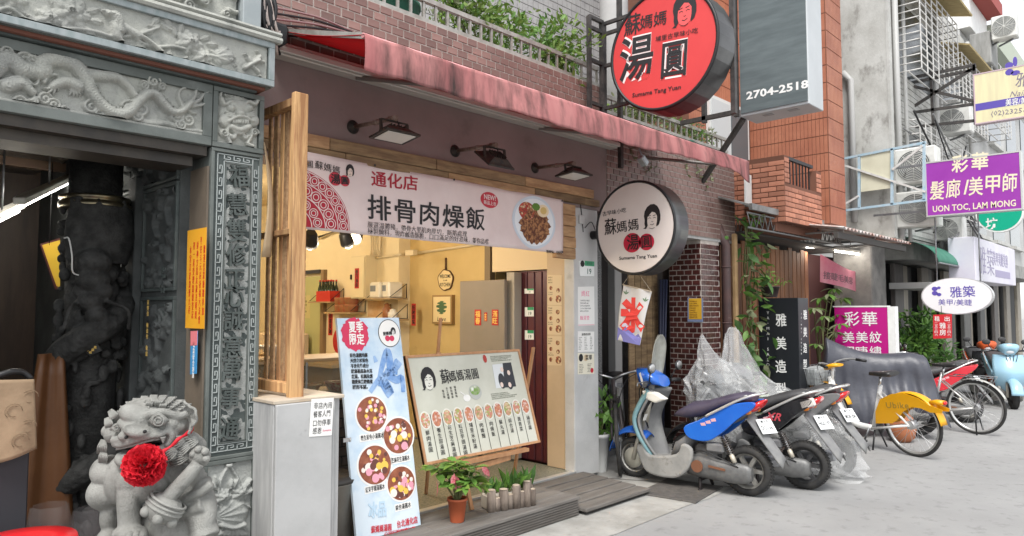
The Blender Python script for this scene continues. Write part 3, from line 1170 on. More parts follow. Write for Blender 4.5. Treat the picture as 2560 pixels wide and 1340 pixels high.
# ================================================================== round signs
def drum(pl, r, depth, name, label, facem, sidem, cat='sign', ribs=0):
    t = thing(name, label, cat, pl.p(0, -r, -depth / 2))
    n = 64
    m = MB()
    vs_, fs_ = [], []
    for i in range(n):
        a = 2 * pi * i / n
        k = r * (1.0 - (.006 if ribs and i % 2 else 0))
        for d in (0, -depth):
            vs_.append(pl.p(k * cos(a), k * sin(a), d))
    for i in range(n):
        j = (i + 1) % n
        fs_.append((2 * i, 2 * i + 1, 2 * j + 1, 2 * j))
    fs_.append(tuple(2 * i + 1 for i in range(n))[::-1])
    m.add(vs_, fs_, not ribs)
    m.sm[-1] = False
    m.build('drum_side', sidem, t)
    m = MB()
    pl.disc(m, 0, 0, r * .955, None, -.01, .003, 64)
    m.build('face_panel', facem, t)
    m = MB()
    m.tube([pl.p(r * .975 * cos(2 * pi * i / n), r * .975 * sin(2 * pi * i / n), .0) for i in range(n)], r * .03, 8, closed=True)
    m.build('rim', BLACK, t)
    return t


DRUMM = M('dark_brushed_drum', (.08, .085, .085), .35, .7, c2=(.13, .135, .135), ns=3, st=(.3, 8, 8))
# white drum sign on the column
SX = 5.1
cw = at(1586, 569, X=SX)
wp = Pl(cw, -YA)
ws_ = drum(wp, .405, .2, 'round_shop_sign', 'round white shop sign in a dark steel drum beside the column', M('white_sign_face', (.68, .62, .58), .45, c2=(.62, .55, .52), ns=1.2), DRUMM)
MB().tube([(SX + .1, -.005, cw.z - .02), (SX + .1, cw.y + .38, cw.z - .02)], .04, 12).build('mount_arm', BLACK, ws_)
ink, skin, redm = MB(), MB(), MB()
ptext(wp, ink, '古早味小吃', 1507, 536, 1566, 525, 13, .0, d0=.004)
ptext(wp, ink, '蘇', 1512, 568, 1542, 565, 44, .008, d0=.004, res=3)
ptext(wp, ink, '媽媽', 1542, 570, 1597, 561, 31, .006, d0=.004, res=3)
for x, y, k in ((1581, 607, 25), (1617, 605, 21)):
    q = wp.px(x, y)
    s_ = k * 6.0 / FPX
    wp.disc(redm, *q, s_ * 1.06, s_, .0035, .005)
ptext(wp, ink, '湯', 1568, 607, 1598, 604, 42, .012, d0=.006, res=3)
ptext(wp, ink, '圓', 1605, 606, 1630, 603, 34, .008, d0=.006, res=3)
ptext(wp, ink, 'Sumama Tang Yuan', 1549, 646, 1643, 639, 12, .012, d0=.004)
q = wp.px(1631, 545)
face_logo(wp, *q, .145, ink, skin, .004)
ink.build('lettering', INK, ws_)
redm.build('red_spot', M('sign_crimson', (.46, .01, .04), .5), ws_)
skin.build('face_print', M('sign_face_white', (.68, .6, .55), .5), ws_)
wire = MB()
wire.tube(rockwalk([at(1450, 500, Y=-.004), at(1455, 545, Y=-.006), at(1458, 580, Y=-.02)], 4), .004, 5)
wire.tube(rockwalk([at(1462, 570, Y=-.03), at(1478, 555, Y=-.05), at(1488, 575, Y=-.08)], 4), .004, 5)
wire.build('cable', BLACK, ws_)
jb = MB().box(at(1453, 549, Y=-.012), (.06, .024, .08), None, .005)
jb.build('junction_box', COLP, ws_)

# red drum sign on the terrace frame
RX = 5.22
cr_ = at(1655, 122, X=RX)
rp_ = Pl(cr_, -YA)
RFACE = M('red_sign_face', (.6, .055, .055), .45, c2=(.54, .045, .047), ns=1.0)
rs_ = drum(rp_, .535, .27, 'round_shop_sign', 'large round red shop sign with a ribbed black drum on a steel frame', RFACE, M('ribbed_black_drum', (.07, .07, .07), .3, .6, c2=(.12, .12, .12), ns=2), ribs=1)
ink, skin, whm = MB(), MB(), MB()
ptext(rp_, ink, '蘇', 1562, 66, 1602, 57, 58, .008, d0=.006, res=3)
ptext(rp_, ink, '媽媽', 1601, 60, 1667, 44, 38, .006, d0=.006, res=3)
for mb_, b_, d_ in ((whm, .045, .004), (ink, .016, .0062)):
    ptext(rp_, mb_, '湯', 1550, 154, 1634, 136, 118, b_, d0=d_, res=3)
    ptext(rp_, mb_, '圓', 1655, 154, 1718, 142, 98, b_, d0=d_, res=3)
ptext(rp_, ink, '埔里古早味小吃', 1640, 99, 1746, 76, 15, .0, d0=.006)
ptext(rp_, ink, 'Sumama Tang Yuan', 1582, 239, 1703, 217, 15, .012, d0=.006)
q = rp_.px(1712, 28)
face_logo(rp_, *q, .2, ink, skin, .005)
ink.build('lettering', M('sign_black_print', (.02, .02, .022), .5), rs_)
whm.build('letter_outline', M('sign_outline_white', (.8, .72, .7), .5), rs_)
skin.build('face_print', M('sign_face_red', (.7, .1, .1), .5), rs_)
FRM = M('black_frame_steel', (.05, .048, .047), .5, .5, c2=(.09, .08, .075), ns=14)
def bars(segs, wd):
    m = MB()
    for a, b in segs:
        m.beam(a, b, wd, wd)
    return m
xp0, xp1 = ry(1477, -.06), ry(1512, -.06)
zt0, zb0 = hz(1477, 42, Y=-.06), hz(1477, 285, Y=-.06)
for x, wd in ((xp0, .035), (xp1, .05)):
    bars([((x, -.06, zb0), (x, -.06, zt0))], wd).build('frame_post', FRM, rs_)
for z in (zt0, zt0 - .1, cr_.z + .05, cr_.z - .35):
    bars([((xp0, -.06, z), (xp1, -.06, z)), ((xp1, -.06, z - .02), (xp1, cr_.y + .4, z - .02))], .03).build('frame_rail', FRM, rs_)
bars([((RX + .3, -.1, cr_.z - .9), (RX + .3, -.1, cr_.z + .9)), ((RX + .3, -1.25, cr_.z - .6), (RX + .3, -1.25, cr_.z + .9))], .04).build('frame_post', FRM, rs_)

# ================================================================== ice flag
fp = Pl(at(1590, 790, X=5.16), -YA)
fl = thing('ice_flag', 'small white cloth flag with a red ice character over blue waves', 'flag', fp.p(0, -.3))
TLc, TRc, BRc, BLc = [fp.px(*p) for p in ((1559, 712), (1627, 729), (1601, 863), (1543, 850))]
def fq(a, b):
    u = (BLc[0] * (1 - b) + TLc[0] * b) * (1 - a) + (BRc[0] * (1 - b) + TRc[0] * b) * a
    v = (BLc[1] * (1 - b) + TLc[1] * b) * (1 - a) + (BRc[1] * (1 - b) + TRc[1] * b) * a
    return u, v
FW_ = lambda u, v: .012 * sin(u * 30) + .006 * sin(v * 14 + 1)
m = MB().grid(lambda a, b: fp.p(*fq(a, b)), 18, 24)
warp(m, fp, FW_).build('cloth', M('white_flag_cloth', (.74, .73, .72), .85, tr=.2), fl, solid=.002)
m = MB()
ptext(fp, m, '氷', 1552, 787, 1614, 790, 84, .075, d0=.004, res=3)
warp(m, fp, FW_).build('lettering', M('flag_red', (.72, .06, .05), .8), fl)
m = MB()
fp.poly(m, [fq(0.0, 0.0), fq(1, 0), fq(1, .13), fq(.85, .2), fq(.7, .14), fq(.5, .2), fq(.3, .26), fq(.15, .2), fq(0, .24)], .003, .0042)
warp(m, fp, FW_).build('wave_print', M('flag_blue', (.2, .2, .5), .8), fl)
m = MB()
for cx, cy, rr in ((.28, .26, .11), (.75, .22, .13), (.5, .14, .14)):
    for k in (1.0, .72, .44):
        fp.line(m, [fq(cx + rr * k * cos(a), cy + .6 * rr * k * sin(a)) for a in [pi * i / 10 for i in range(11)]], .009, .0045, .0058)
warp(m, fp, FW_).build('wave_line', M('flag_blue_light', (.6, .6, .72), .8), fl)
m = MB()
for cx, cy in ((.12, .84), (.88, .8)):
    for k in range(3):
        a = pi / 2 + (k - 1) * .9
        fp.poly(m, [fq(cx, cy), fq(cx + .05 * cos(a - .3), cy + .05 * sin(a - .3)), fq(cx + .12 * cos(a), cy + .09 * sin(a)), fq(cx + .05 * cos(a + .3), cy + .05 * sin(a + .3))], .003, .0045)
warp(m, fp, FW_).build('leaf_print', M('flag_green', (.12, .22, .1), .8), fl)
m = MB()
p0, p1 = fp.p(*fq(-.03, 1.0)), fp.p(*fq(1.03, 1.0))
m.tube([p0, p1], .006, 6)
hk = at(1590, 685, X=5.16)
m.tube([p0, hk + V((0, .06, 0))], .002, 4)
m.tube([p1, hk + V((0, -.03, 0))], .002, 4)
m.build('hanging_rod', M('rod_wood', (.5, .42, .32), .6), fl)

# ================================================================== grey box sign with the phone number
q0, q1 = at(1850, 278, X=6.9), at(2022, 232, X=6.9)
bs_ = thing('box_sign', 'tall grey lightbox sign with a white phone number over the street', 'sign', (7.05, (q0.y + q1.y) / 2, 3.5))
zt = 5.4
dX = at(2058, 240, Y=q1.y).x
LED = M('grey_striped_panel', (.085, .105, .11), .5, c2=(.12, .145, .15), ns=2, st=(1, 1, 6))
solid('cabinet', M('pale_grey_metal', (.5, .52, .53), .45, .2, c2=(.45, .47, .48), ns=2), bs_, (6.905, dX, q1.y, q0.y, 3.5, zt), bev=.006)
solid('face_panel', LED, bs_, (6.893, 6.9045, q1.y + .012, q0.y - .012, 3.53, zt - .02))
xp = Pl((6.893, q0.y, 3.5), -YA)
m = MB()
ptext(xp, m, '2704-2518', 1866, 240, 2021, 209, 27, .03, d0=.001, gap=1.04)
m.build('lettering', WHITE, bs_)
solid('vent', M('vent_grey', (.3, .3, .3), .6), bs_, (6.98, 7.05, q0.y - .3, q0.y - .2, 3.496, 3.5), (6.98, 7.05, q1.y + .15, q1.y + .25, 3.496, 3.5))
bars([((6.86, q0.y + .02, 3.5), (6.86, q0.y + .02, zt)), ((6.86, q0.y + .02, 3.55), (6.86, .05, 3.55)), ((6.86, q0.y + .02, 4.35), (6.86, .05, 4.35)), ((6.86, -.25, 3.5), (6.86, -.25, zt)), ((6.98, q0.y, 3.5), (7.25, .0, 2.95))], .045).build('support_frame', FRM, bs_)

# ================================================================== timber shutter beside the temple pillar
sh = thing('timber_shutter', 'open slatted timber shutter frame standing on the grey cabinet', 'shutter', (1.93, -.3, 1.05))
xs0, xs1 = ry(722, -.55), ry(757, -.55)
zt = hz(757, 236, Y=-.55)
solid('post', WOODV, sh, (xs0, xs1, -.575, -.535, 1.03, zt), bev=.004)
yb = -.12
for z0, z1 in ((zt - .07, zt - .025), (1.9, 1.93), (1.065, 1.12)):
    solid('rail', WOODV, sh, (xs0 + .002, xs0 + .052, -.535, yb, z0, z1), bev=.003)
yy = -.525
rr = random.Random(4)
while yy < yb - .03:
    wd = rr.uniform(.03, .05)
    solid('slat', WOODV if rr.random() < .7 else WOOD, sh, (xs0 + .054, xs0 + .066, yy, yy + wd, 1.07, zt - .03), bev=.002)
    yy += wd + rr.choice((.012, .03, .045))
m = MB()
c0 = at(662, 350, Y=-.41)
m.grid(lambda a, b: V((1.80 + .03 * sin(pi * b) + .05 * a * b, -.40 + .02 * a, 2.4 - .62 * b - .0 * a)) + V((.015 * a, 0, .03 * a * sin(3 * b))), 3, 10)
m.build('cloth_strip', M('tan_cloth', (.5, .38, .24), .9), sh, solid=.003)

# ================================================================== grey cabinet
CABP = M('scuffed_grey_paint', (.43, .43, .425), .55, c2=(.36, .36, .355), ns=2.6, dirt=((.2, .2, .195), 7, .62, .8), bump=.15, bs=30)
CABS = M('stained_grey_side', (.3, .3, .3), .6, c2=(.48, .48, .47), ns=3, st=(6, 6, .8), lo=.35, hi=.65)
cb_ = thing('metal_cabinet', 'scuffed grey metal cabinet with a taped note beside the temple pillar', 'cabinet', (1.95, -.4, 0))
zc = 1.047
solid('carcass', CABS, cb_, (1.765, 2.12, -.63, -.1, .03, zc - .02), bev=.004)
solid('top_board', M('worn_ply_top', (.42, .34, .25), .7, c2=(.5, .44, .36), ns=5), cb_, (1.76, 2.17, -.64, -.1, zc - .019, zc), bev=.003)
solid('door', CABP, cb_, (1.768, 2.088, -.655, -.632, .05, zc - .02), bev=.004)
solid('frame_post', CABP, cb_, (2.125, 2.165, -.6, -.55, .03, zc - .02), bev=.004)
solid('back_post', CABP, cb_, (2.125, 2.16, -.16, -.11, .03, zc - .02), bev=.004)
solid('foot', DKPLASTIC, cb_, (1.78, 1.82, -.62, -.58, .0, .03), (2.06, 2.1, -.62, -.58, .0, .03), (1.78, 1.82, -.16, -.12, 0, .03), (2.06, 2.1, -.16, -.12, 0, .03), kind='stuff')
m = MB().box(at(868, 1100, Y=-.575), (.05, .006, .022), None, .002)
m.ring(at(874, 1100, Y=-.575), XA, .009, .003, 12, 5)
m.build('hasp', CHROME, cb_)
cp = Pl((1.768, -.6555, .05), XA)
nt_ = [cp.px(*p) for p in ((778, 998), (834, 994), (829, 1088), (772, 1092))]
note = MB()
cp.poly(note, nt_, .001, .0022)
nn = note.build('paper_note', PAPER, None, label='handwritten white note taped to the grey cabinet door', cat='note')
m = MB()
for body, x0, y0, x1, y1 in (('非店內用', 784, 1015, 829, 1013), ('餐客人門', 783, 1037, 825, 1033), ('口勿停車', 782, 1059, 826, 1055), ('感恩', 781, 1078, 803, 1077)):
    ptext(cp, m, body, x0, y0, x1, y1, 17, .0, d0=.0026, ext=.0006)
m.build('lettering', INK, nn)
m = MB()
ptext(cp, m, 'Sumama', 806, 1076, 827, 1074, 7, .0, d0=.0026, ext=.0006)
m.build('signature', M('pen_red', (.6, .05, .15), .6), nn)

# ================================================================== things on the column
colp = Pl((4.935, 0, 0), XA)
def sheet(name, label, cat, pl, corners, mat, thick=.0015, frame=None):
    mb = MB()
    cs = [pl.px(*p) for p in corners]
    pl.poly(mb, cs, .001, .001 + thick)
    o = mb.build(name, mat, None, label=label, cat=cat)
    us = [c[0] for c in cs]
    vs_ = [c[1] for c in cs]
    return o, (min(us), max(us), min(vs_), max(vs_))


pt, bx_ = sheet('house_number_plate', 'white and green house number plate on the grey column', 'number plate', colp, ((1447, 652), (1484, 654), (1484, 691), (1449, 690)), M('enamel_white', (.78, .8, .78), .25), .006)
u0, u1, v0, v1 = bx_
m = MB()
colp.rect(m, u0 + (u1 - u0) * .35, u1, v0 + (v1 - v0) * .68, v1, .0072, .0082)
m.build('green_band', M('plate_green', (.02, .3, .12), .4), pt)
m = MB()
colp.text(m, '19', u0 + (u1 - u0) * .66, v0 + (v1 - v0) * .33, (v1 - v0) * .5, .01, .0074, .001)
colp.text(m, '通化街', u0 + (u1 - u0) * .66, v0 + (v1 - v0) * .84, (v1 - v0) * .2, .0, .0085, .0006)
m.build('lettering', M('plate_ink', (.03, .12, .08), .5), pt)
m = MB()
colp.disc(m, u0 + (u1 - u0) * .2, v0 + (v1 - v0) * .8, (u1 - u0) * .14, None, .0074, .008, 8)
m.build('emblem', INK, pt)

o, (u0, u1, v0, v1) = sheet('laminated_notice', 'laminated notice in pink and black handwriting on the grey column', 'notice', colp, ((1444, 717), (1485, 716), (1486, 813), (1445, 815)), PAPER)
m = MB()
scribble(colp, m, u0 + .03, u1 - .02, v0 + .12, v1 - .12, 5)
m.build('lettering', INK, o)
m = MB()
scribble(colp, m, u0 + .05, u1 - .05, v1 - .11, v1 - .03, 1)
scribble(colp, m, u0 + .03, u1 - .03, v0 + .04, v0 + .1, 1)
colp.rect(m, u0 + .004, u1 - .004, v0 + .006, v0 + .01, .0026, .003)
m.build('pink_lettering', M('pink_ink', (.7, .12, .25), .6), o)
o, (u0, u1, v0, v1) = sheet('price_list', 'upper printed price list below the handwritten notice on the column', 'notice', colp, ((1444, 828), (1485, 829), (1485, 879), (1444, 880)), PAPER)
m = MB()
for k in range(3):
    scribble(colp, m, u0 + .015 + k * (u1 - u0) / 3, u0 + (k + .9) * (u1 - u0) / 3, v0 + .02, v1 - .05, 8)
colp.text(m, '蘇媽媽湯圓', (u0 + u1) / 2, v1 - .03, .025, 0, .0026)
m.build('lettering', M('grey_ink', (.12, .12, .11), .6), o)
o, (u0, u1, v0, v1) = sheet('menu_sheet', 'lower cream menu sheet with a round picture, lowest on the column', 'notice', colp, ((1444, 882), (1485, 884), (1485, 935), (1444, 936)), M('cream_sheet', (.72, .68, .55), .8))
m = MB()
for k in range(2):
    scribble(colp, m, u0 + .02 + k * (u1 - u0) / 2, u0 + (k + .85) * (u1 - u0) / 2, v0 + .02, v1 - .1, 6)
colp.text(m, '菜單', u0 + (u1 - u0) * .65, v1 - .05, .05, .01, .0026)
colp.disc(m, u0 + .045, v1 - .045, .03, .034, .0026, .003)
m.build('lettering', INK, o)
m = MB()
colp.disc(m, u0 + .115, v1 - .05, .03, None, .0026, .003)
m.build('round_picture', M('dumpling_print', (.6, .42, .2), .6, c2=(.7, .6, .45), ns=40), o)
m = MB()
colp.disc(m, u1 - .035, v0 + .035, .022, None, .0026, .003)
m.build('stamp', REDP, o)

# menu strip on the jamb (faces along the street)
jp = Pl((4.954, .335, 0), -YA)
FOODP = Mv('print_dishes', [(.5, .2, .08), (.35, .06, .03), (.6, .4, .2), (.2, .05, .02), (.65, .5, .3)], 55)
STRIP = M('tan_menu_print', (.62, .5, .33), .7)
for i, (y0, y1) in enumerate(((687, 762), (764, 836), (840, 913))):
    o, (u0, u1, v0, v1) = sheet('dish_menu', ('top', 'middle', 'bottom')[i] + ' panel of the tan menu strip with dish pictures on the door jamb', 'menu', jp, ((1369, y0), (1405, y0 + 1), (1405, y1 + 1), (1369, y1)), STRIP)
    m, d_ = MB(), MB()
    w_, h_ = u1 - u0, v1 - v0
    for (a, b, r_) in ((.72, .78 - .1 * (i == 0), .13), (.25, .56, .11), (.74, .48, .12), (.76, .2, .2), (.25, .2, .12))[(i == 0):]:
        jp.disc(d_, u0 + a * w_, v0 + b * h_, r_ * w_, None, .003, .0036, 20)
    scribble(jp, m, u0 + .06 * w_, u0 + .5 * w_, v0 + .7 * h_, v0 + .95 * h_, 3)
    scribble(jp, m, u0 + .06 * w_, u0 + .5 * w_, v0 + .32 * h_, v0 + .45 * h_, 2)
    d_.build('dish_picture', FOODP, o)
    m.build('lettering', INK, o)
# three house number plates on the wine-red door, as in the photo
dp_ = Pl((4.999, .74, 0), -YA)
for i, (cs, lab) in enumerate(((((1312, 722), (1335, 722), (1335, 734), (1312, 734)), 'topmost'), (((1313, 768), (1335, 768), (1335, 791), (1313, 791)), 'middle'), (((1313, 826), (1335, 826), (1335, 849), (1313, 849)), 'lowest'))):
    o, (u0, u1, v0, v1) = sheet('house_number_plate', lab + ' small house number plate on the dark red door', 'number plate', dp_, cs, M('enamel_white', (.8, .8, .8)), .004)
    m = MB()
    dp_.rect(m, u0 + .3 * (u1 - u0), u1, v0 + .68 * (v1 - v0), v1, .0052, .006)
    m.build('green_band', MATS['plate_green'], o)
    m = MB()
    dp_.text(m, '19', (u0 + u1) / 2 + .01, v0 + .33 * (v1 - v0), .5 * (v1 - v0), .01, .0054, .001)
    m.build('lettering', MATS['plate_ink'], o)

# ================================================================== blue summer menu board
B0 = at(1052, 1312, Z=.143)
T0 = at(997, 794, X=B0.x)
w0 = (B0 - at(908, 1352, Y=B0.y)).x * 1.1
sp_ = Pl(V((B0.x - w0, B0.y, .143)), XA, T0 - B0)
SHT = (T0 - B0).length
sbm = MB()
sp_.rect(sbm, 0, w0, 0, SHT, -.02, 0)
SNOW = M('ice_blue_print', (.6, .68, .74), .45, c2=(.3, .46, .62), ns=3.2, lo=.45, hi=.72, spec=.4)
sm = thing('summer_menu_board', 'tall leaning pale blue menu board with four bowls of coloured dumplings', 'menu board', sp_.p(w0 / 2, 0, -.01))
sbm.build('board', SNOW, sm)
ink, wh, redm, ring_, ice, cap = MB(), MB(), MB(), MB(), MB(), MB()
rr = random.Random(8)
cu, cv = sp_.px(888, 836)
sp_.poly(redm, [(cu + (.098 + .018 * rr.random()) * cos(a) * .95, cv + (.095 + .018 * rr.random()) * sin(a)) for a in [2 * pi * i / 46 for i in range(46)]], .001, .002)
ptext(sp_, wh, '夏季', 871, 819, 907, 818, 30, .02, d0=.0025)
ptext(sp_, wh, '限定', 873, 849, 910, 849, 30, .02, d0=.0025)
cu, cv = sp_.px(973, 833)
sp_.disc(ink, cu, cv, .088, .092, .001, .0016)
sp_.disc(ring_, cu, cv, .083, .087, .0018, .0024)
ptext(sp_, ink, '蘇媽媽', 957, 835, 978, 833, 10, .02, d0=.003)
face_logo(sp_, *sp_.px(982, 829), .035, ink, MB(), .003)
for x in (968, 979):
    sp_.disc(redm, *sp_.px(x, 846), .019, None, .003, .0036)
for k, s_ in enumerate(('彩色湯圓均屬', '天然食材染色', '不含化學成分', '甜湯基底為木耳', '紅棗、桂圓及經', '關愛的黑糖熬煮', '甜而不膩。')):
    y = 889 + k * 13.2
    x1 = (918, 920, 921, 930, 931, 931, 919)[k]
    ptext(sp_, ink, s_, 874 + k * 1.1, y, x1, y - 1, 11, .02, d0=.0025, res=1)
def icepath(pts, r0, r1):
    n = len(pts)
    p_ = rockwalk([sp_.px(*q) for q in pts], 5)
    sp_.line(ice, p_, [r0 + (r1 - r0) * i / (len(p_) - 1) for i in range(len(p_))], .001, .0022)
icepath([(946, 960), (955, 915), (966, 880), (972, 890), (978, 940)], .03, .06)
icepath([(925, 980), (950, 945), (985, 925), (1000, 905)], .03, .04)
icepath([(960, 930), (990, 950), (1004, 945), (1008, 980)], .06, .03)
icepath([(940, 905), (935, 890)], .03, .015)
icepath([(955, 950), (975, 985), (965, 960), (945, 955)], .07, .05)
icepath([(985, 935), (990, 905), (994, 900)], .05, .02)
bowls = []
DUMP = [(.75, .3, .38), (.72, .6, .35), (.16, .05, .03), (.7, .62, .6), (.72, .5, .1), (.1, .03, .02), (.62, .3, .3)]
for i, (x, y, rx_, ry_, capt, cx0, cy0, cx1) in enumerate(((929, 1035, 27, 46, '養生彩色小湯圓冰', 901, 1096, 959), (996, 1089, 25, 46, '芝麻花生湯圓冰', 978, 1152, 1024), (937, 1162, 29, 50, '紅豆芋頭湯圓冰', 913, 1225, 962), (1003, 1208, 25, 43, '綜合湯圓冰', 988, 1270, 1027))):
    cu, cv = sp_.px(x, y)
    k = ry_ * (sp_.p(cu, cv) - CAM).dot(FW) / FPX
    kk = k * 1.02
    b_ = MB()
    sp_.disc(wh, cu, cv, kk * 1.05, k * 1.04, .001, .0016, 40)
    sp_.disc(b_, cu, cv, kk * .95, k * .94, .002, .0026, 40)
    b_.build('bowl_picture', M('print_syrup', (.2, .05, .025), .5, c2=(.3, .1, .05), ns=20), sm)
    cols = {0: [], 1: [], 2: [], 3: []}
    rq = random.Random(20 + i)
    for j in range(38):
        a, q_ = rq.uniform(0, 2 * pi), math.sqrt(rq.random()) * .8
        big = rq.uniform(.08, .15) if i != 0 else rq.uniform(.08, .12)
        if i in (1, 2, 3) and j > 28:
            big = rq.uniform(.17, .24)
        cols[rq.randrange(4)].append((cu + kk * q_ * cos(a), cv + k * q_ * sin(a) * (1 if j < 29 else -.5) - (.25 * k if j > 28 else 0), big * k, j))
    for ci, cc in enumerate(((.72, .32, .4), (.75, .68, .62), (.72, .48, .08), (.12, .04, .03))):
        d_ = MB()
        for u_, v_, r_, j in cols[ci]:
            sp_.disc(d_, u_, v_, r_, None, .0028 + j * .00002, .0034 + j * .00002, 12)
        if d_.v:
            d_.build('dumpling_print', M('print_dump%d' % ci, cc, .5), sm, kind='stuff')
    a0, b0 = sp_.px((cx0 + cx1) / 2, cy0 - 4)
    ww = (sp_.px(cx1, cy0)[0] - sp_.px(cx0, cy0)[0]) * 1.08
    sp_.rect(cap, a0 - ww / 2, a0 + ww / 2, b0 - .022, b0 + .022, .001, .0016)
    sp_.text(ink, capt, a0, b0, .034, .01, .0022, .001, ww * .92, res=1)
redt = MB()
ptext(sp_, redt, '台北通化店', 992, 1312, 1043, 1299, 18, .01, d0=.0025)
ptext(sp_, redt, '蘇媽媽湯圓', 927, 1325, 978, 1318, 18, .01, d0=.0025)
ptext(sp_, redt, '公司行號團體訂購', 960, 1338, 1038, 1322, 13, .01, d0=.0025, res=1)
icet = MB()
ptext(sp_, icet, '冰品', 920, 1278, 965, 1272, 40, .03, d0=.002)
ink.build('lettering', INK, sm)
wh.build('white_print', PAPER, sm)
redm.build('red_splash', M('splash_crimson', (.55, .03, .09), .5), sm)
ring_.build('logo_disc', PAPER, sm)
ice.build('ice_character', M('ice_blue', (.12, .25, .52), .4, c2=(.28, .42, .64), ns=14), sm)
cap.build('caption_print', PAPER, sm)
redt.build('red_lettering', REDP, sm)
icet.build('pale_lettering', M('ice_pale', (.45, .6, .72), .5), sm)

# ================================================================== easel with the menu board
E0 = at(1350, 1106, Y=-.26)
E1 = at(1297, 873, X=E0.x)
EW = E0.x - at(1062, 1166, Y=E0.y).x
ep = Pl(V((E0.x - EW, E0.y, E0.z)), XA, E1 - E0)
EH = (E1 - E0).length
es = thing('menu_easel', 'wooden easel holding the wide framed menu of the dumpling shop', 'easel', ep.p(EW / 2, 0, 0))
PINE = M('orange_pine', (.48, .26, .13), .6, c2=(.38, .19, .09), ns=4, st=(5, 5, 1), rnd=.1)
m = MB()
fr_ = .018
ep.rect(m, 0, EW, 0, EH, -.02, -.001)
m.build('board', M('menu_sage_print', (.5, .5, .42), .6, c2=(.58, .58, .5), ns=2.5), es)
for a in ((0, EW, 0, fr_), (0, EW, EH - fr_, EH), (0, fr_, fr_, EH - fr_), (EW - fr_, EW, fr_, EH - fr_)):
    m = MB()
    ep.rect(m, *a, -.022, .008)
    m.build('frame', PINE, es)
fl_ = .1
for px_, py_ in ((1180, 1275), (1284, 1192)):
    f = at(px_, py_, Z=.143 if px_ < 1250 else .062)
    u = (f - ep.o).dot(ep.u)
    top = ep.p(u + (.02 if px_ < 1250 else -.1), EH + .02, -.05)
    if px_ > 1250:
        f = V((f.x, f.y, .062))
    MB().beam(f, top, .03, .02, YA, .003).build('leg', PINE, es)
bk = ep.p(EW * .5, 0, 0)
MB().beam(V((bk.x - .05, bk.y + .62, .088)), ep.p(EW * .42, EH + .3, -.1), .025, .018, YA, .003).build('leg', PINE, es)
m = MB()
m.beam(ep.p(EW * .1, -.03, .01), ep.p(EW * .85, -.03, .01), .05, .025, ZA)
m.build('ledge', PINE, es)
a, b = at(1190, 1168, Y=E0.y - .02), at(1275, 1143, Y=E0.y - .02)
MB().beam(a, b, .02, .04, ZA, .003).build('crossbar', PINE, es)
ink, wh, skin, redm = MB(), MB(), MB(), MB()
q = ep.px(1071, 950)
face_logo(ep, *q, .115, ink, wh, .001)
ptext(ep, ink, '蘇', 1101, 942, 1123, 940, 40, .004, d0=.001)
ptext(ep, ink, '媽媽湯圓', 1122, 943, 1195, 934, 30, .004, d0=.001)
for k, x in enumerate((1109, 1119, 1129, 1139)):
    u, v = ep.px(x, 985 - k * 2)
    ep.text(ink, ('每日現', '手工湯圓', '堅持傳統', '埔里風味')[k], u, v, .02, 0, .001, .0008, None, 'C', True, res=1)
u, v = ep.px(1188, 980)
bw_ = MB()
ep.disc(bw_, u, v, .062, .055, .001, .0018, 30)
bw_.build('bowl_picture', M('print_grey_bowl', (.42, .43, .4), .6), es)
bw_ = MB()
ep.disc(bw_, u, v + .012, .05, .035, .002, .0026, 30)
bw_.build('bowl_picture', Mv('print_greens', [(.15, .3, .05), (.7, .72, .65), (.5, .6, .4)], 40, edge=(.3, .35, .2)), es)
bw_ = MB()
u2, v2 = ep.px(1167, 995)
ep.disc(bw_, u2, v2, .035, .025, .001, .0018, 24)
ep.line(bw_, [(u2, v2 + .01), (u2 - .05, v2 + .05)], .007, .001, .0018)
bw_.build('spoon_picture', PAPER, es)
u, v = ep.px(1258, 938)
ph = MB()
ep.poly(ph, [ep.px(*p) for p in ((1230, 912), (1277, 906), (1290, 966), (1240, 971))], .001, .0016)
ph.build('photo_print', M('photo_pale', (.62, .64, .64), .4), es)
ph = MB()
ep.poly(ph, [ep.px(*p) for p in ((1256, 908), (1277, 906), (1290, 966), (1262, 969))], .0018, .0022)
for cx, cy in ((1253, 946), (1272, 948)):
    u, v = ep.px(cx, cy)
    ep.disc(ph, u, v - .02, .035, .06, .002 + cx * 1e-7, .0025 + cx * 1e-7, 20)
ph.build('photo_figures', M('photo_dark', (.02, .022, .028), .4), es)
ph = MB()
for cx, cy in ((1254, 924), (1271, 932), (1254, 962), (1274, 962)):
    u, v = ep.px(cx, cy)
    ep.disc(ph, u, v, .016, .02, .0028, .0034, 14)
ph.build('photo_faces', SKINP, es)
ep.disc(redm, *ep.px(1212, 897), .02, .032, .001, .0018, 9)
redm.build('red_seal', M('seal_red', (.4, .05, .04), .7), es)
scr = MB()
for x0, x1, y0, y1 in ((1228, 1288, 886, 905), (1230, 1300, 975, 1000)):
    a, b = ep.px(x0, y1), ep.px(x1, y0)
    scribble(ep, scr, a[0], b[0], a[1], b[1], 4)
scr.build('faint_print', M('sage_ink', (.3, .31, .25), .7), es)
names = ['鮮肉湯圓', '養生甜湯圓', '花生芝麻湯圓', '紅豆芋頭湯圓', '埔里米粉湯', '肉燥麵', '肉燥飯', '蘇丸湯', '綜合湯', '燙青菜', '滷豆腐']
n = len(names)
fm = [MB(), MB(), MB()]
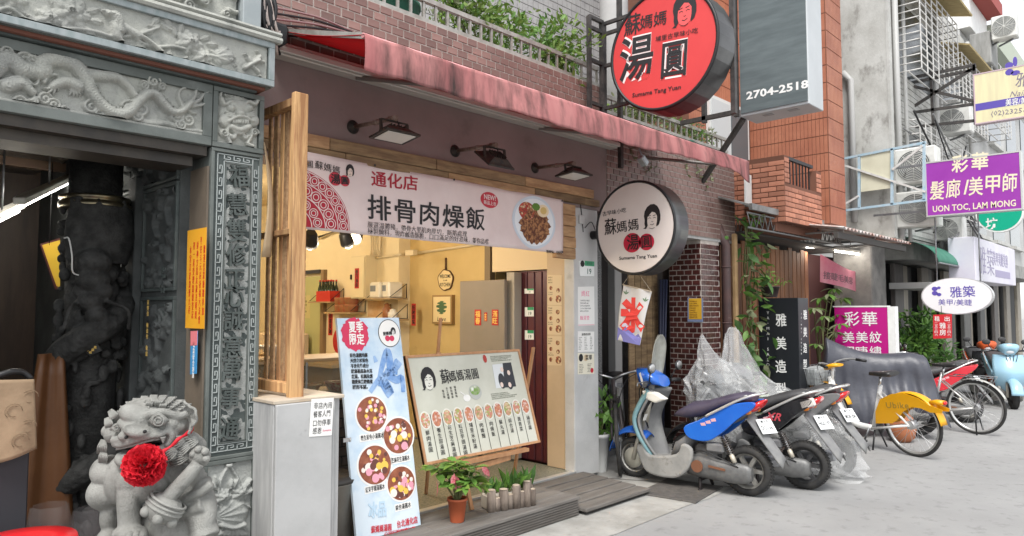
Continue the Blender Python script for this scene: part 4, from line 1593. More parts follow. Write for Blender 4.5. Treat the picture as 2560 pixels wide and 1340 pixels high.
for k, s_ in enumerate(names):
    u = EW * (.02 + .96 * (k + .5) / n)
    w_ = EW * .96 / n
    if k:
        ep.line(ink, [(u - w_ / 2, EH * .03), (u - w_ / 2, EH * .44)], .004, .001, .0018)
    v = EH * .39
    ep.disc(wh, u, v, w_ * .47, EH * .085, .001, .0016, 20)
    ep.disc(fm[k % 3], u, v, w_ * .38, EH * .07, .002, .0026, 20)
    h_ = min(.036, EH * .3 / len(s_))
    ep.text(ink, s_, u, EH * .27 - len(s_) * h_ * .35, h_, .0, .001, .0008, h_ * .95, 'C', True, 1.05, res=1)
for k, cols in enumerate(([(.65, .6, .5), (.6, .2, .15), (.3, .4, .1)], [(.45, .1, .06), (.7, .5, .45), (.55, .2, .1)], [(.6, .3, .2), (.6, .5, .3), (.2, .35, .08)])):
    fm[k].build('dish_picture', Mv('print_menu_dish%d' % k, cols, 70, edge=(.4, .2, .12)), es)
ink.build('lettering', INK, es)
wh.build('pale_print', M('menu_white_print', (.66, .65, .58), .6), es)
# ================================================================== shop interior
kp = Pl((4.9, 6.2, 0), -YA)
op = Pl((5.06, 2.5, 0), -YA)
REDS = M('couplet_red', (.45, .02, .02), .6)
GOLDI = M('gold_ink', (.75, .5, .12), .5)
IVORY = M('ivory_metal', (.66, .56, .36), .5)


def on(pl, x0, x1, y0, y1):
    a, b = pl.px(x0, y1), pl.px(x1, y0)
    return a[0], b[0], a[1], b[1]


def box_on(name, mat, parent, pl, x0, x1, y0, y1, d, d0=0.0, **kw):
    m = MB()
    u0, u1, v0, v1 = on(pl, x0, x1, y0, y1)
    pl.rect(m, u0, u1, v0, v1, d0, d0 + d)
    return m.build(name, mat, parent, **kw)


def couplet(pl, x0, x1, y0, y1, body, label, d0=.001, ink=None):
    o = box_on('red_couplet', REDS, None, pl, x0, x1, y0, y1, .002, d0, label=label, cat='couplet')
    u0, u1, v0, v1 = on(pl, x0, x1, y0, y1)
    m = MB()
    h = (v1 - v0) / len(body) * .88
    pl.text(m, body, (u0 + u1) / 2, (v0 + v1) / 2, h, .02, d0 + .0024, .001, min(h, (u1 - u0) * .75), 'C', True, 1.0, res=1)
    m.build('lettering', ink or INK, o)


# kitchen doorway
kd = box_on('kitchen_doorway', M('green_room_paint', (.42, .42, .2), .8), SB, kp, 735, 806, 690, 900, .012, .001)
box_on('door_head', M('navy_door_head', (.03, .035, .05), .6), SB, kp, 735, 808, 674, 688, .05)  # plain dark navy head over the doorway
box_on('door_post', M('brown_post', (.25, .17, .09), .6), SB, kp, 807, 818, 674, 900, .05)
o = box_on('wall_note', M('aged_paper', (.5, .45, .22), .8), None, kp, 752, 778, 738, 795, .002, .014, label='aged paper note on the green wall inside the kitchen doorway', cat='note')
m = MB()
scribble(kp, m, *on(kp, 753, 776, 741, 792), 6, d=.0165)
m.build('lettering', INK, o)
fb = thing('fuse_box', 'ivory steel fuse box with a red paper strip high on the kitchen wall', 'fuse box', at(928, 745, X=4.9))
box_on('cabinet', IVORY, fb, kp, 905, 943, 640, 747, .16)
box_on('door', M('ivory_door', (.72, .62, .4), .5), fb, kp, 907, 941, 643, 744, .01, .162)
box_on('catch', BLACK, fb, kp, 908, 911, 688, 700, .012, .173)
couplet(kp, 918, 929, 672, 722, '春風滿面', 'red paper strip with black characters on the ivory fuse box', .174)
m = MB()
for k in range(6):
    x = 927 + k * 4.5
    p0 = at(x, 640, X=4.86)
    m.tube(rockwalk([p0, p0 + V((0, 0, .22 + .01 * k)), p0 + V((0, .12, .33)), p0 + V((0, .5 + .08 * k, .36)), p0 + V((0, 1.3, .3))], 4), .011, 6)
p0 = at(945, 645, X=4.88)
m.tube([p0 + V((0, .1, 0)), p0 + V((0, -.45, .02))], .015, 6)
m.build('conduit', M('conduit_ivory', (.62, .52, .34), .5), SB)
m = MB()
p0, p1 = at(1047, 632, X=5.04), at(1200, 610, X=5.04)
m.tube([p0, p1], .016, 6)
m.build('conduit', MATS['conduit_ivory'], SB)
box_on('junction_box', MATS['conduit_ivory'], SB, kp, 1024, 1044, 625, 640, .06)


def shelf(x0, x1, y, label, d=.2):
    t = thing('wall_shelf', label, 'shelf', at((x0 + x1) / 2, y, X=4.9))
    u0, u1, v0, v1 = on(kp, x0, x1, y - 2, y + 2)
    m = MB()
    kp.rect(m, u0, u1, v0, v1, 0.0, d)
    m.build('board', M('shelf_wood', (.36, .25, .13), .6), t)
    for u in (u0 + .02, u1 - .02):
        m = MB()
        m.tube([kp.p(u, v1, .005), kp.p(u, v1 + .16, .005), kp.p(u, v1 + .01, d * .95), kp.p(u, v1, .005)], .006, 5)
        m.build('wire_bracket', BLACK, t)
    return v1, d


v, d = shelf(805, 862, 756, 'small wall shelf carrying a crate of dark bottles')
ck = thing('bottle_crate', 'red crate of dark bottles on the small kitchen shelf', 'crate', kp.p(kp.px(836, 750)[0], v, .1))
u0, u1 = kp.px(820, 750)[0], kp.px(855, 750)[0]
m = MB()
kp.rect(m, u0, u1, v, v + .13, .03, .17)
m.build('crate', M('crate_red', (.5, .03, .02), .5), ck)
GLB = M('bottle_dark_glass', (.012, .03, .015), .1, spec=.8)
for k in range(5):
    uu = u0 + .03 + (u1 - u0 - .06) * k / 4
    for dd in (.065, .135):
        b_ = MB().lathe([(.026, 0), (.026, .15), (.011, .2), (.011, .245), (.013, .25)], kp.p(uu, v + .012, dd), ZA, 8)
        bo = b_.build('bottle', GLB, ck)
        MB().lathe([(.0125, 0), (.0125, .02)], kp.p(uu, v + .25, dd), ZA, 8).build('cap', MATS['crate_red'], bo)
v, d = shelf(848, 916, 782, 'wall shelf stacked with brown paper food boxes', .22)
for k, (x, j, nm) in enumerate(((868, 0, 'left'), (868, 1, 'left'), (881, 0, 'middle'), (881, 1, 'middle'), (898, 0, 'right'), (898, 1, 'right'))):
    uu = kp.px(x, 775)[0]
    b_ = MB().lathe([(.055 if k < 4 else .075, 0), (.062 if k < 4 else .085, .075), (.064 if k < 4 else .088, .078), (.064 if k < 4 else .088, .085)], kp.p(uu, v + j * .088, .11), ZA, 14)
    b_.build('food_tub', M('kraft_tub', (.42, .22, .1), .7, c2=(.5, .14, .08), ns=10), None, label='%s brown paper food tub in the %s stack on the kitchen shelf' % ('lower' if j == 0 else 'upper', nm), cat='tub', group='paper food tubs on the shelf')
v, d = shelf(958, 1020, 748, 'upper wall shelf carrying two white kitchen machines', .25)
for (x0, x1, y0, lab) in ((962, 988, 707, 'white rice cooker with a grey window on the upper kitchen shelf'), (994, 1012, 706, 'tall white box machine beside the rice cooker on the shelf')):
    t = thing('kitchen_machine', lab, 'appliance', kp.p(kp.px((x0 + x1) / 2, 746)[0], v, .12))
    u0, u1 = kp.px(x0, 740)[0], kp.px(x1, 740)[0]
    v1_ = kp.px(x0, y0)[1]
    MB().box(kp.p((u0 + u1) / 2, (v + v1_) / 2, .12), (.2, abs(u1 - u0), v1_ - v), None, .02).build('body', M('appliance_white', (.7, .66, .56), .4), t)
    MB().box(kp.p((u0 + u1) / 2 - .02, (v + v1_) / 2 + .02, .221), (.006, abs(u1 - u0) * .5, (v1_ - v) * .35), None, .002).build('window', M('appliance_grey', (.2, .22, .24), .3), t)
v, d = shelf(975, 1022, 799, 'lower wall shelf with jars below the kitchen machines', .22)
for (x, rr_, hh, mt, lab) in ((985, .05, .16, M('jar_brown', (.3, .12, .05), .3), 'brown jar on the lower kitchen shelf'), (1000, .055, .1, M('jar_white', (.75, .72, .65), .3), 'round white jar on the lower kitchen shelf')):
    uu = kp.px(x, 790)[0]
    t = MB().lathe([(rr_ * .8, 0), (rr_, .02), (rr_, hh * .7), (rr_ * .6, hh * .85), (rr_ * .65, hh), (rr_ * .2, hh * 1.1)], kp.p(uu, v, .1), ZA, 14)
    t.build('jar', mt, None, label=lab, cat='jar')
o = box_on('kitchen_poster', M('poster_orange', (.5, .28, .12), .7, c2=(.6, .42, .25), ns=6), None, kp, 920, 962, 752, 792, .002, .001, label='orange food poster below the fuse box', cat='poster')
m = MB()
scribble(kp, m, *on(kp, 922, 960, 775, 790), 2)
m.build('lettering', INK, o)
couplet(kp, 1029, 1040, 759, 814, '招財進寶', 'red paper strip with characters near the kitchen wall corner')
couplet(kp, 821, 832, 780, 838, '恭喜發財', 'red paper strip beside the kitchen doorway')
o = box_on('menu_note', CREAM, None, kp, 838, 850, 785, 816, .002, .001, label='small yellow note behind the blue menu board', cat='note')
m = MB()
kp.disc(m, *kp.px(846, 853), .12, .15, .001, .004, 24)
m.build('round_sticker', REDS, None, label='round red award sticker on the kitchen wall', cat='sticker')

# welcome sign and leaf picture on the ochre wall
wq = op.px(1116, 700)
wsn = thing('welcome_sign', 'small hanging wooden welcome sign on the ochre wall', 'sign', op.p(wq[0], wq[1] - .15))
rr = random.Random(2)
sh_ = [(wq[0] + .125 * cos(a) * (1 + .05 * sin(5 * a)), wq[1] + .115 * sin(a) * (1 + .04 * cos(7 * a))) for a in [2 * pi * i / 40 for i in range(40)]]
m = MB()
op.poly(m, sh_, .002, .016)
m.build('bark_edge', M('bark_brown', (.09, .045, .02), .8), wsn)
m = MB()
op.poly(m, [(wq[0] + (a - wq[0]) * .9, wq[1] + (b - wq[1]) * .9) for a, b in sh_], .0165, .018)
m.build('face', M('sign_cream_wood', (.7, .56, .3), .6), wsn)
m = MB()
op.text(m, 'WELCOME', *[wq[0], wq[1] + .04], .055, .012, .019, .001, .18)
op.text(m, 'TO OUR', *[wq[0], wq[1] - .005], .022, .0, .019, .001, .07, res=1)
op.text(m, 'KITCHEN', *[wq[0], wq[1] - .05], .055, .012, .019, .001, .17)
m.build('lettering', INK, wsn)
MB().tube([op.p(wq[0], wq[1] + .11, .008), op.p(wq[0], wq[1] + .24, .008)], .012, 6).build('hanger', MATS['bark_brown'], wsn)
u0, u1, v0, v1 = on(op, 1089, 1138, 737, 809)
lp_ = thing('leaf_picture', 'framed picture of a green monstera leaf on the ochre wall', 'picture', op.p((u0 + u1) / 2, v0))
m = MB()
op.rect(m, u0, u1, v0, v1, .001, .05)
m.build('frame', M('picture_oak', (.32, .2, .08), .5), lp_)
m = MB()
op.rect(m, u0 + .02, u1 - .02, v0 + .02, v1 - .02, .0505, .052)
m.build('print', M('picture_cream', (.72, .58, .32), .6), lp_)
cu, cv = (u0 + u1) / 2, v0 + (v1 - v0) * .6
lw, lh = (u1 - u0) * .27, (v1 - v0) * .24
outl = []
for i in range(60):
    a = 2 * pi * i / 60
    notch = .45 if (i % 6 in (2, 3) and abs(cos(a)) > .35) else 1.0
    outl.append((cu + lw * cos(a) * notch, cv + lh * (sin(a) * (1.1 if sin(a) < 0 else .8))))
m = MB()
op.poly(m, outl, .0525, .0535)
m.build('leaf_print', M('leaf_ink', (.06, .13, .06), .6), lp_)
m = MB()
op.text(m, 'Love', cu, v0 + (v1 - v0) * .17, .07, 0, .0525, .001, shear=.2)
m.build('lettering', INK, lp_)
tp = Pl((4.829, gp.y, 0), -YA)
couplet(tp, 1187, 1203, 774, 813, '福春', 'left gold and red couplet on the taupe door', ink=GOLDI)
couplet(tp, 1230, 1246, 774, 813, '滿旺', 'right gold and red couplet on the taupe door', ink=GOLDI)
couplet(tp, 1211, 1218, 781, 803, '吉', 'tiny red card between the two couplets on the taupe door', ink=GOLDI)

# spot lamps under the ceiling; their warm light fills the shop
BULB = M('lit_bulb', (1.0, .78, .45), .4, em=14)


def spot(px, py, Y, label, lit, aim, watts):
    p = at(px, py, Y=Y)
    t = thing('track_spot', label, 'spotlight', p)
    a = V(aim).normalized()
    MB().lathe([(.035, 0), (.05, .03), (.06, .1), (.062, .13)], p - a * .05, a, 14, caps=True).build('shade', BLACK, t)
    MB().tube([p - a * .03, p + V((0, 0, .15)), V((p.x, p.y, 2.99))], .01, 6).build('stem', BLACK, t)
    b = MB().sphere(p + a * .085, .042, 12, 8)
    b.build('bulb', BULB if lit else M('dull_bulb', (.4, .38, .35), .3), t)
    if watts:
        ld = bpy.data.lights.new('spot_glow', 'POINT')
        ld.energy = watts
        ld.color = (1.0, .86, .66)
        ld.shadow_soft_size = .12
        lo_ = bpy.data.objects.new('spot_glow', ld)
        COL.objects.link(lo_)
        lo_.parent = t
        lo_.location = a * .2
    return t


spot(893, 590, 1.6, 'lit round bulb of a spotlight below the banner', True, (-.6, -.5, -.35), 15)
spot(863, 590, 1.3, 'dark spotlight beside the lit bulb below the banner', False, (.5, .3, -.7), 8)
spot(777, 592, .9, 'black spotlight hanging beside the timber shutter post', False, (.3, .6, -.6), 8)
rl = MB().tube([(1.7, 1.4, 2.95), (4.8, 1.4, 2.95)], .015, 6)
kt = MB().box((3.3, 4.2, 2.9), (.9, .12, .05), None, .01)
ko = kt.build('kitchen_fill_lamp', M('lit_panel', (1.0, .8, .5), .4, em=10), None, label='added fill lamp glowing deep inside the kitchen', cat='lamp')  # unseen lamp, added to brighten the kitchen
ld = bpy.data.lights.new('kitchen_glow', 'POINT')
ld.energy = 22
ld.color = (1, .86, .66)
ld.shadow_soft_size = .2
lo_ = bpy.data.objects.new('kitchen_glow', ld)
COL.objects.link(lo_)
lo_.parent = ko
lo_.location = (0, 0, -.15)

# serving counter of dark brick, glass case and bowls
ct = thing('serving_counter', 'dark brick serving counter inside the shop behind the cabinet', 'counter', (2.65, .55, .085))
cb2 = solid('base', M('dark_mortar', (.03, .028, .028), .9), ct, (1.9, 3.25, .36, .85, .086, .88))
brick_face(cb2, 0, 1.35, 0, .79, Pl((1.9, .36, .087), XA), .2, .066, M('black_brick', (.03, .02, .02), .5, rnd=.3, c2=(.05, .035, .03), ns=8), limit=120)
solid('counter_top', M('dark_counter_top', (.16, .1, .05), .4, c2=(.22, .14, .08), ns=5), ct, (1.85, 3.3, .3, .9, .881, .915), bev=.004)
gc = thing('glass_case', 'glass display case on the serving counter', 'display case', (2.6, .55, .915))
GLASS = M('case_glass', (.8, .85, .8), .03, glass=.95, ior=1.1)
solid('glass_front', GLASS, gc, (1.95, 3.2, .345, .35, .92, 1.15))
solid('case_top', M('case_wood', (.33, .22, .11), .5), gc, (1.92, 3.23, .33, .8, 1.151, 1.172), bev=.003)
solid('case_post', STEEL, gc, (3.19, 3.215, .335, .36, .916, 1.15), (2.5, 2.515, .335, .345, .916, 1.15), kind='stuff')
for i, (x, lab) in enumerate(((2.62, 'orange tray of food in the middle of the glass case'), (2.9, 'red tray of food at the right of the glass case'), (2.3, 'brown tray of food at the left of the glass case'))):
    m = MB().lathe([(.08, 0), (.11, .06), (.115, .065), (.1, .055), (.0, .05)], (x, .55, .916), ZA, 16, caps=False)
    m.build('food_tray', M('tray_food%d' % i, ((.5, .2, .08), (.4, .05, .03), (.25, .12, .05))[i], .5, c2=(.6, .45, .3), ns=30), None, label=lab, cat='tray')
for k, (x, y, rr_, lab) in enumerate(((2.38, .45, .14, 'wide white bowl on the glass case nearest the shutter'), (2.2, .62, .13, 'white bowl behind the wide bowl on the glass case'))):
    m = MB().lathe([(.05, 0), (.052, .01), (rr_ * .7, .04), (rr_, .085), (rr_ + .002, .09), (rr_ * .68, .05), (.0, .02)], (x, y, 1.173), ZA, 26, caps=False)
    m.build('white_bowl', M('porcelain', (.8, .77, .7), .2), None, label=lab, cat='bowl')
solid('back_counter', M('back_counter_wood', (.3, .2, .1), .5), SB, (4.3, 4.89, 2.9, 5.5, .86, .9))
solid('back_counter_body', M('back_counter_body', (.1, .06, .03), .6), SB, (4.35, 4.89, 2.95, 5.45, .086, .858))
m = MB().bb(4.5, 4.85, 4.3, 5.1, .902, 1.2, bev=.02)
m.build('kitchen_box', M('kitchen_box_cream', (.62, .5, .36), .6), None, label='cream storage box on the back counter beside the doorway', cat='box')
# stock pot beside the cabinet
ps = V((2.38, -.14, .062))
pot = thing('stock_pot', 'tall dull steel stock pot on the deck behind the cabinet', 'pot', ps)
MB().lathe([(.17, 0), (.175, .01), (.175, .40), (.182, .405), (.182, .415), (.168, .41), (.168, .02)], ps, ZA, 28, caps=True).build('body', M('dull_steel', (.4, .38, .34), .4, .85, c2=(.3, .28, .25), ns=5), pot)
MB().lathe([(.185, .41), (.186, .43), (.15, .45), (.02, .462), (.02, .5), (.0, .5)], ps, ZA, 28).build('lid', M('dark_lid', (.07, .065, .06), .5, .6), pot)
MB().tube(rockwalk([ps + V((.17, -.05, .36)), ps + V((.23, -.06, .36)), ps + V((.23, .06, .36)), ps + V((.17, .05, .36))], 4), .009, 6).build('handle', STEEL, pot)
# ================================================================== temple gate
STONE = M('pale_carved_stone', (.4, .405, .365), .82, c2=(.3, .305, .285), ns=5, bump=.6, bs=150, dirt=((.13, .14, .13), 7, .55, .78))
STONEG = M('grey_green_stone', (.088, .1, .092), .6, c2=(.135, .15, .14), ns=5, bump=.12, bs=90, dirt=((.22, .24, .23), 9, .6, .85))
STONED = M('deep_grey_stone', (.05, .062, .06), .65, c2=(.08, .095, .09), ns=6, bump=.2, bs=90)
STONEC = M('chiselled_ground', (.36, .37, .35), .85, c2=(.28, .29, .275), ns=10, bump=.7, bs=85)
STONEF = M('incised_fret', (.36, .39, .38), .8)
TG = thing('temple_gate', 'carved grey stone temple gateway with dragon lintel and couplet pillar', 'temple gate', (1.2, -.3, 0))
TY = -.42
tp_ = Pl((0, TY, 0), XA)
PX0, PX1 = 1.512, 1.785
ZL0, ZL1 = 2.325, 2.636      # lintel band
solid('pillar', STONEG, TG, (PX0, PX1, TY + .012, .1, 0, ZL0 - .002), bev=.004)
solid('lintel', STONEG, TG, (-.6, PX0 - .003, TY + .012, -.1, ZL0, ZL1), bev=.004)
solid('pillar_block', STONEG, TG, (PX0, PX1, TY + .01, .1, ZL0, ZL1), bev=.004)


def frame(pl, u0, u1, v0, v1, wd, mat, d0=-.012, d1=.012, parent=TG, name='panel_frame'):
    for q in ((u0, u1, v0, v0 + wd), (u0, u1, v1 - wd, v1), (u0, u0 + wd, v0 + wd, v1 - wd), (u1 - wd, u1, v0 + wd, v1 - wd)):
        m = MB()
        pl.rect(m, *q, d0, d1)
        m.build(name, mat, parent, bevel=.003)


def carve(pl, box, step, fn, mat=STONE, parent=TG, name='carved_panel', d=-.008, rough=.0006, label=None):
    u0, u1, v0, v1 = box
    r = Relief(u1 - u0, v1 - v0, step)
    def q(x, y):
        a, b = pl.px(x, y)
        return a - u0, b - v0
    fn(r, q)
    r.noise(rough)
    return r.mb(pl, u0, v0, d).build(name, mat, parent, label=label)


K = 3.9 / FPX      # metres for one photo pixel at the gate


def dragon(r, q):
    P = lambda *pts: rockwalk([q(*p) for p in pts], 5)
    def st(pts, a, b, h, scale=0.0, base=0.0):
        p = P(*pts)
        n = len(p)
        r.stroke(p, [(a + (b - a) * i / (n - 1)) * K for i in range(n)], h, base, scale)
    for x, y, rr_, cw in ((60, 150, 15, 1), (82, 148, 12, -1), (228, 268, 14, 1), (250, 285, 15, -1), (272, 293, 12, 1), (383, 204, 14, 1), (360, 214, 10, -1), (322, 268, 15, -1), (352, 272, 18, 1), (345, 290, 14, 1), (440, 290, 15, -1), (470, 300, 15, 1), (452, 312, 12, 1), (48, 255, 13, 1), (70, 262, 11, -1), (112, 248, 13, 1), (135, 262, 12, -1), (160, 275, 10, 1), (15, 130, 12, 1), (405, 218, 9, 1)):
        r.spiral(*q(x, y), rr_ * K, .022, 1.5, random.uniform(0, 6), cw, .22)
    st([(130, 275), (160, 283), (185, 288)], 7, 3, .012)
    st([(330, 288), (370, 305), (420, 308), (455, 322), (490, 326), (522, 332)], 8, 4, .014)
    st([(215, 262), (235, 290), (275, 300)], 9, 6, .013)
    # body in three bends, scaled, with a fin of spikes
    body = [(-20, 175), (20, 150), (60, 175), (105, 178), (108, 158), (140, 150), (185, 163), (212, 195), (230, 235), (258, 268), (292, 286), (322, 280), (344, 255), (365, 236), (388, 238), (406, 258), (428, 280), (452, 279), (474, 258)]
    st(body, 19, 8, .042, .012)
    bp2 = P(*body)
    for i in range(14, len(bp2) - 8, 2):
        dx, dy = bp2[i + 1][0] - bp2[i - 1][0], bp2[i + 1][1] - bp2[i - 1][1]
        l = math.hypot(dx, dy) or 1
        nx, ny = -dy / l, dx / l
        rr_ = (19 - 11 * i / len(bp2)) * K
        a = (bp2[i][0] + nx * rr_ * .8, bp2[i][1] + ny * rr_ * .8)
        r.stroke([a, (a[0] + nx * .014 + dx / l * .006, a[1] + ny * .014 + dy / l * .006)], [.007, .002], .02)
    for f in ([(470, 262), (487, 240), (492, 222), (512, 214)], [(474, 264), (500, 248), (508, 236), (522, 230)], [(455, 262), (446, 240), (452, 224), (476, 216)], [(478, 266), (505, 262), (518, 252)], [(462, 270), (480, 282), (490, 284)]):
        st(f, 6, 2, .02)
    for leg, claw in (([(205, 185), (250, 190), (290, 195), (318, 215), (335, 240)], (338, 246)), ([(195, 215), (165, 205), (140, 212), (130, 218)], (128, 216)), ([(20, 215), (55, 210), (80, 232)], (86, 245))):
        st(leg, 14, 8, .038, .012)
        for k in range(4):
            a = -.2 - k * .75
            c = claw
            st([c, (c[0] + 11 * cos(a), c[1] - 11 * sin(a)), (c[0] + 20 * cos(a - .4), c[1] - 20 * sin(a - .4))], 5, 2, .03)
    st([(0, 205), (30, 195), (60, 196), (85, 214), (95, 200), (75, 186)], 5, 2, .026)
    st([(110, 205), (122, 190), (140, 188), (150, 200)], 5, 3, .024)
    for k in range(9):
        a = .5 + k * .35
        st([(178, 218), (178 + 30 * cos(a - 1.6), 218 + 22 * sin(a - 1.2))], 5, 2, .02)


u0, u1 = tp_.px(-70, 200)[0], tp_.px(522, 250)[0]
carve(tp_, (u0, u1, ZL0 + .058, ZL1 - .03), .0036, dragon, name='dragon_relief')
frame(tp_, u0 - .04, PX0 - .004, ZL0, ZL1, .045, STONEG)
frame(tp_, u0 - .005, u1 + .005, ZL0 + .045, ZL1 - .02, .012, STONE, -.01, .004, name='inner_border')


def mask(r, q):
    P = lambda *pts: rockwalk([q(*p) for p in pts], 5)
    r.blob(*q(596, 290), 46 * K, 52 * K, .03, p=.6)
    r.blob(*q(596, 268), 30 * K, 16 * K, .02, base=.02)
    for s in (-1, 1):
        r.blob(*q(596 + s * 22, 272), 10 * K, 9 * K, .02, base=.028)
        r.blob(*q(596 + s * 22, 272), 4 * K, 4 * K, .008, base=.046)
        r.stroke(P((596 + s * 6, 264), (596 + s * 22, 256), (596 + s * 38, 262), (596 + s * 46, 248)), 5 * K, .02, .02)
        r.blob(*q(596 + s * 36, 302), 13 * K, 15 * K, .018, base=.02)
        r.spiral(*q(596 + s * 38, 332), 10 * K, .03, 1.3, 0, s)
        r.stroke(P((596 + s * 40, 262), (596 + s * 47, 242), (596 + s * 44, 230)), [6 * K] * 5 + [3 * K] * 6, .03)
        r.stroke(P((596 + s * 28, 312), (596 + s * 30, 340), (596 + s * 22, 358), (596 + s * 34, 366)), 5 * K, .02, .008)
        r.stroke(P((596 + s * 8, 330), (596 + s * 14, 345), (596 + s * 22, 340)), 6 * K, .02, .01)
        for k in range(3):
            r.stroke(P((596 + s * 16, 288 + k * 3), (596 + s * 34, 282 + k * 5)), 2.4 * K, .01, .03)
    r.blob(*q(596, 285), 12 * K, 8 * K, .024, base=.026)
    r.stroke(P((566, 305), (582, 296), (596, 293), (610, 296), (626, 305)), 4 * K, .016, .03)
    r.stroke(P((574, 318), (596, 326), (618, 318)), 7 * K, .02, .024)
    r.stroke(P((580, 328), (596, 335), (612, 328)), 4 * K, .014, .02)
    for k in range(7):
        r.stroke([q(578 + k * 6, 303), q(578 + k * 6, 309)], 2.6 * K, .01, .032)
    for k in range(6):
        r.spiral(*q(566 + k * 12, 238 + 3 * (k % 2)), 7 * K, .022, 1.2, k)


carve(tp_, (PX0 + .022, PX1 - .03, ZL0 + .03, ZL1 - .03), .0034, mask, name='lion_mask_relief')
frame(tp_, PX0, PX1, ZL0, ZL1, .026, STONEG)

# cornice with peonies and birds
CY = -.52
cpn = Pl((0, CY, 0), XA)
CX1 = at(683, 215, Y=CY).x
ZC0, ZC1 = 2.665, 2.90
solid('cornice', STONEG, TG, (-.6, CX1 - .002, CY + .012, .1, ZC0, ZC1 - .002))
solid('cornice_soffit', M('red_seam', (.16, .06, .04), .7), TG, (-.6, CX1 - .03, CY + .03, .1, ZC0 - .016, ZC0 - .001))
solid('cornice_bed', STONED, TG, (-.6, CX1 - .06, CY + .06, .1, ZL1 + .002, ZC0 - .017))
m = MB()
prof = [(.0, 0), (-.03, .0), (-.04, .012), (-.036, .026), (-.02, .034), (-.034, .044), (-.028, .056), (.2, .058)]
m.add([V((x, CY + a, ZC1 + b)) for x in (-.6, CX1 + .03) for a, b in prof], [(i, i + 1, len(prof) + i + 1, len(prof) + i) for i in range(len(prof) - 1)] + [tuple(range(len(prof)))[::-1], tuple(range(len(prof), 2 * len(prof)))])
m.build('cornice_moulding', STONE, TG)


def peonies(r, q):
    P = lambda *pts: rockwalk([q(*p) for p in pts], 5)
    kk = K * .94
    for br in ([(60, 45), (120, 70), (190, 72), (240, 80), (285, 92), (340, 88), (395, 70)], [(395, 118), (440, 118), (520, 138), (580, 150)], [(330, 88), (360, 110), (400, 120)], [(-30, 40), (20, 20), (60, 45)]):
        r.stroke(P(*br), 4.5 * kk, .018)
    lv = [(95, 70, 2.2), (70, 40, 2.8), (60, 35, 2.2), (130, 10, 1.6), (215, 30, .5), (220, 50, .1), (205, 65, -.5), (160, 65, -1.4), (180, 70, -1.2), (345, 95, -1.2), (350, 80, .3), (370, 65, 0.2), (380, 62, 1), (400, 60, -.3), (360, 105, -1.8), (400, 128, -1.9), (410, 135, -1.2), (425, 120, -1.6), (440, 92, 1.9), (450, 85, 1.4), (500, 100, .6), (515, 110, .2), (520, 125, -.3), (530, 140, -.6), (525, 155, -1.0), (470, 140, -2.0), (480, 150, -1.6), (20, 10, 2.6), (0, 30, 3.0), (30, 30, -2.2), (545, 128, .5), (560, 140, .1), (430, 70, 2.2)]
    for x, y, a in lv:
        r.leaf(*q(x, y), 30 * kk, a, .013, .26)
    r.peony(*q(175, 30), 34 * kk, .034)
    r.peony(*q(122, 46), 22 * kk, .03)
    r.peony(*q(474, 106), 27 * kk, .034)
    r.peony(*q(507, 143), 20 * kk, .03)
    r.peony(*q(30, -5), 24 * kk, .03)
    r.blob(*q(560, 140), 26 * kk, 20 * kk, .022, .3, p=.4, ridges=6)
    # pheasant
    r.stroke(P((272, 36), (284, 40), (294, 56), (300, 78)), [8 * kk] * 6 + [14 * kk] * 5 + [10 * kk] * 5, .04, 0, .01)
    r.blob(*q(268, 33), 9 * kk, 8 * kk, .034)
    r.stroke(P((262, 30), (256, 27)), [4 * kk] * 5 + [1.5 * kk], .03)
    r.stroke(P((300, 62), (330, 82), (365, 100), (402, 130)), [11 * kk] * 8 + [6 * kk] * 8, .03, 0, .008)
    r.stroke(P((288, 60), (292, 90), (304, 108)), [12 * kk] * 6 + [5 * kk] * 5, .036, 0, .008)
    # swallow
    r.stroke(P((612, 170), (628, 160), (646, 152)), 6 * kk, .034)
    r.stroke(P((628, 160), (620, 146), (610, 136)), [7 * kk] * 6 + [2 * kk] * 5, .028)
    r.stroke(P((632, 158), (648, 142), (640, 128)), [7 * kk] * 6 + [2 * kk] * 5, .028)
    r.stroke(P((630, 165), (645, 180), (650, 194)), [5 * kk] * 6 + [2 * kk] * 5, .024)
    r.stroke(P((646, 152), (660, 156)), [5 * kk] * 5 + [2 * kk], .024)
    for x in range(40, 640, 60):
        r.spiral(*q(x + 8 * sin(x), 60 + x * .19 + 12 * sin(x * .7)), 5 * kk, .01, 1.2, x)


u0c = cpn.px(-80, 30)[0]
carve(cpn, (u0c, CX1 - .036, ZC0 + .04, ZC1 - .012), .0036, peonies, name='peony_relief', d=-.006)
frame(cpn, u0c - .05, CX1, ZC0, ZC1, .032, M('zinc_edge', (.3, .33, .335), .5, .2, c2=(.22, .26, .26), ns=9, st=(3, 1, 1)), -.006, .016, name='cornice_edge')


def clouds(r, q):
    for i in range(34):
        x, y = random.uniform(330, 600), random.uniform(-60, 66)
        r.spiral(*q(x, y), random.uniform(8, 18) * K, .03, 1.5, random.uniform(0, 6), random.choice((-1, 1)))
    for i in range(10):
        x, y = random.uniform(330, 580), random.uniform(-40, 50)
        r.stroke(rockwalk([q(x, y), q(x + 20, y + 8), q(x + 40, y + 2)], 4), 6 * K, .03)


UYP = Pl((0, -.4, 0), XA)
ub = UYP.px(597, 40)[0]
solid('upper_block', STONEG, TG, (-.6, ub + .13, -.385, .1, ZC1 + .06, 3.4))
carve(UYP, (ub - .85, ub - .012, ZC1 + .062, 3.3), .0042, clouds, name='cloud_relief')
solid('upper_post', M('zinc_post', (.32, .35, .355), .6, c2=(.26, .29, .3), ns=5), TG, (ub, ub + .1, -.45, -.386, ZC1 + .06, 3.4), bev=.004)

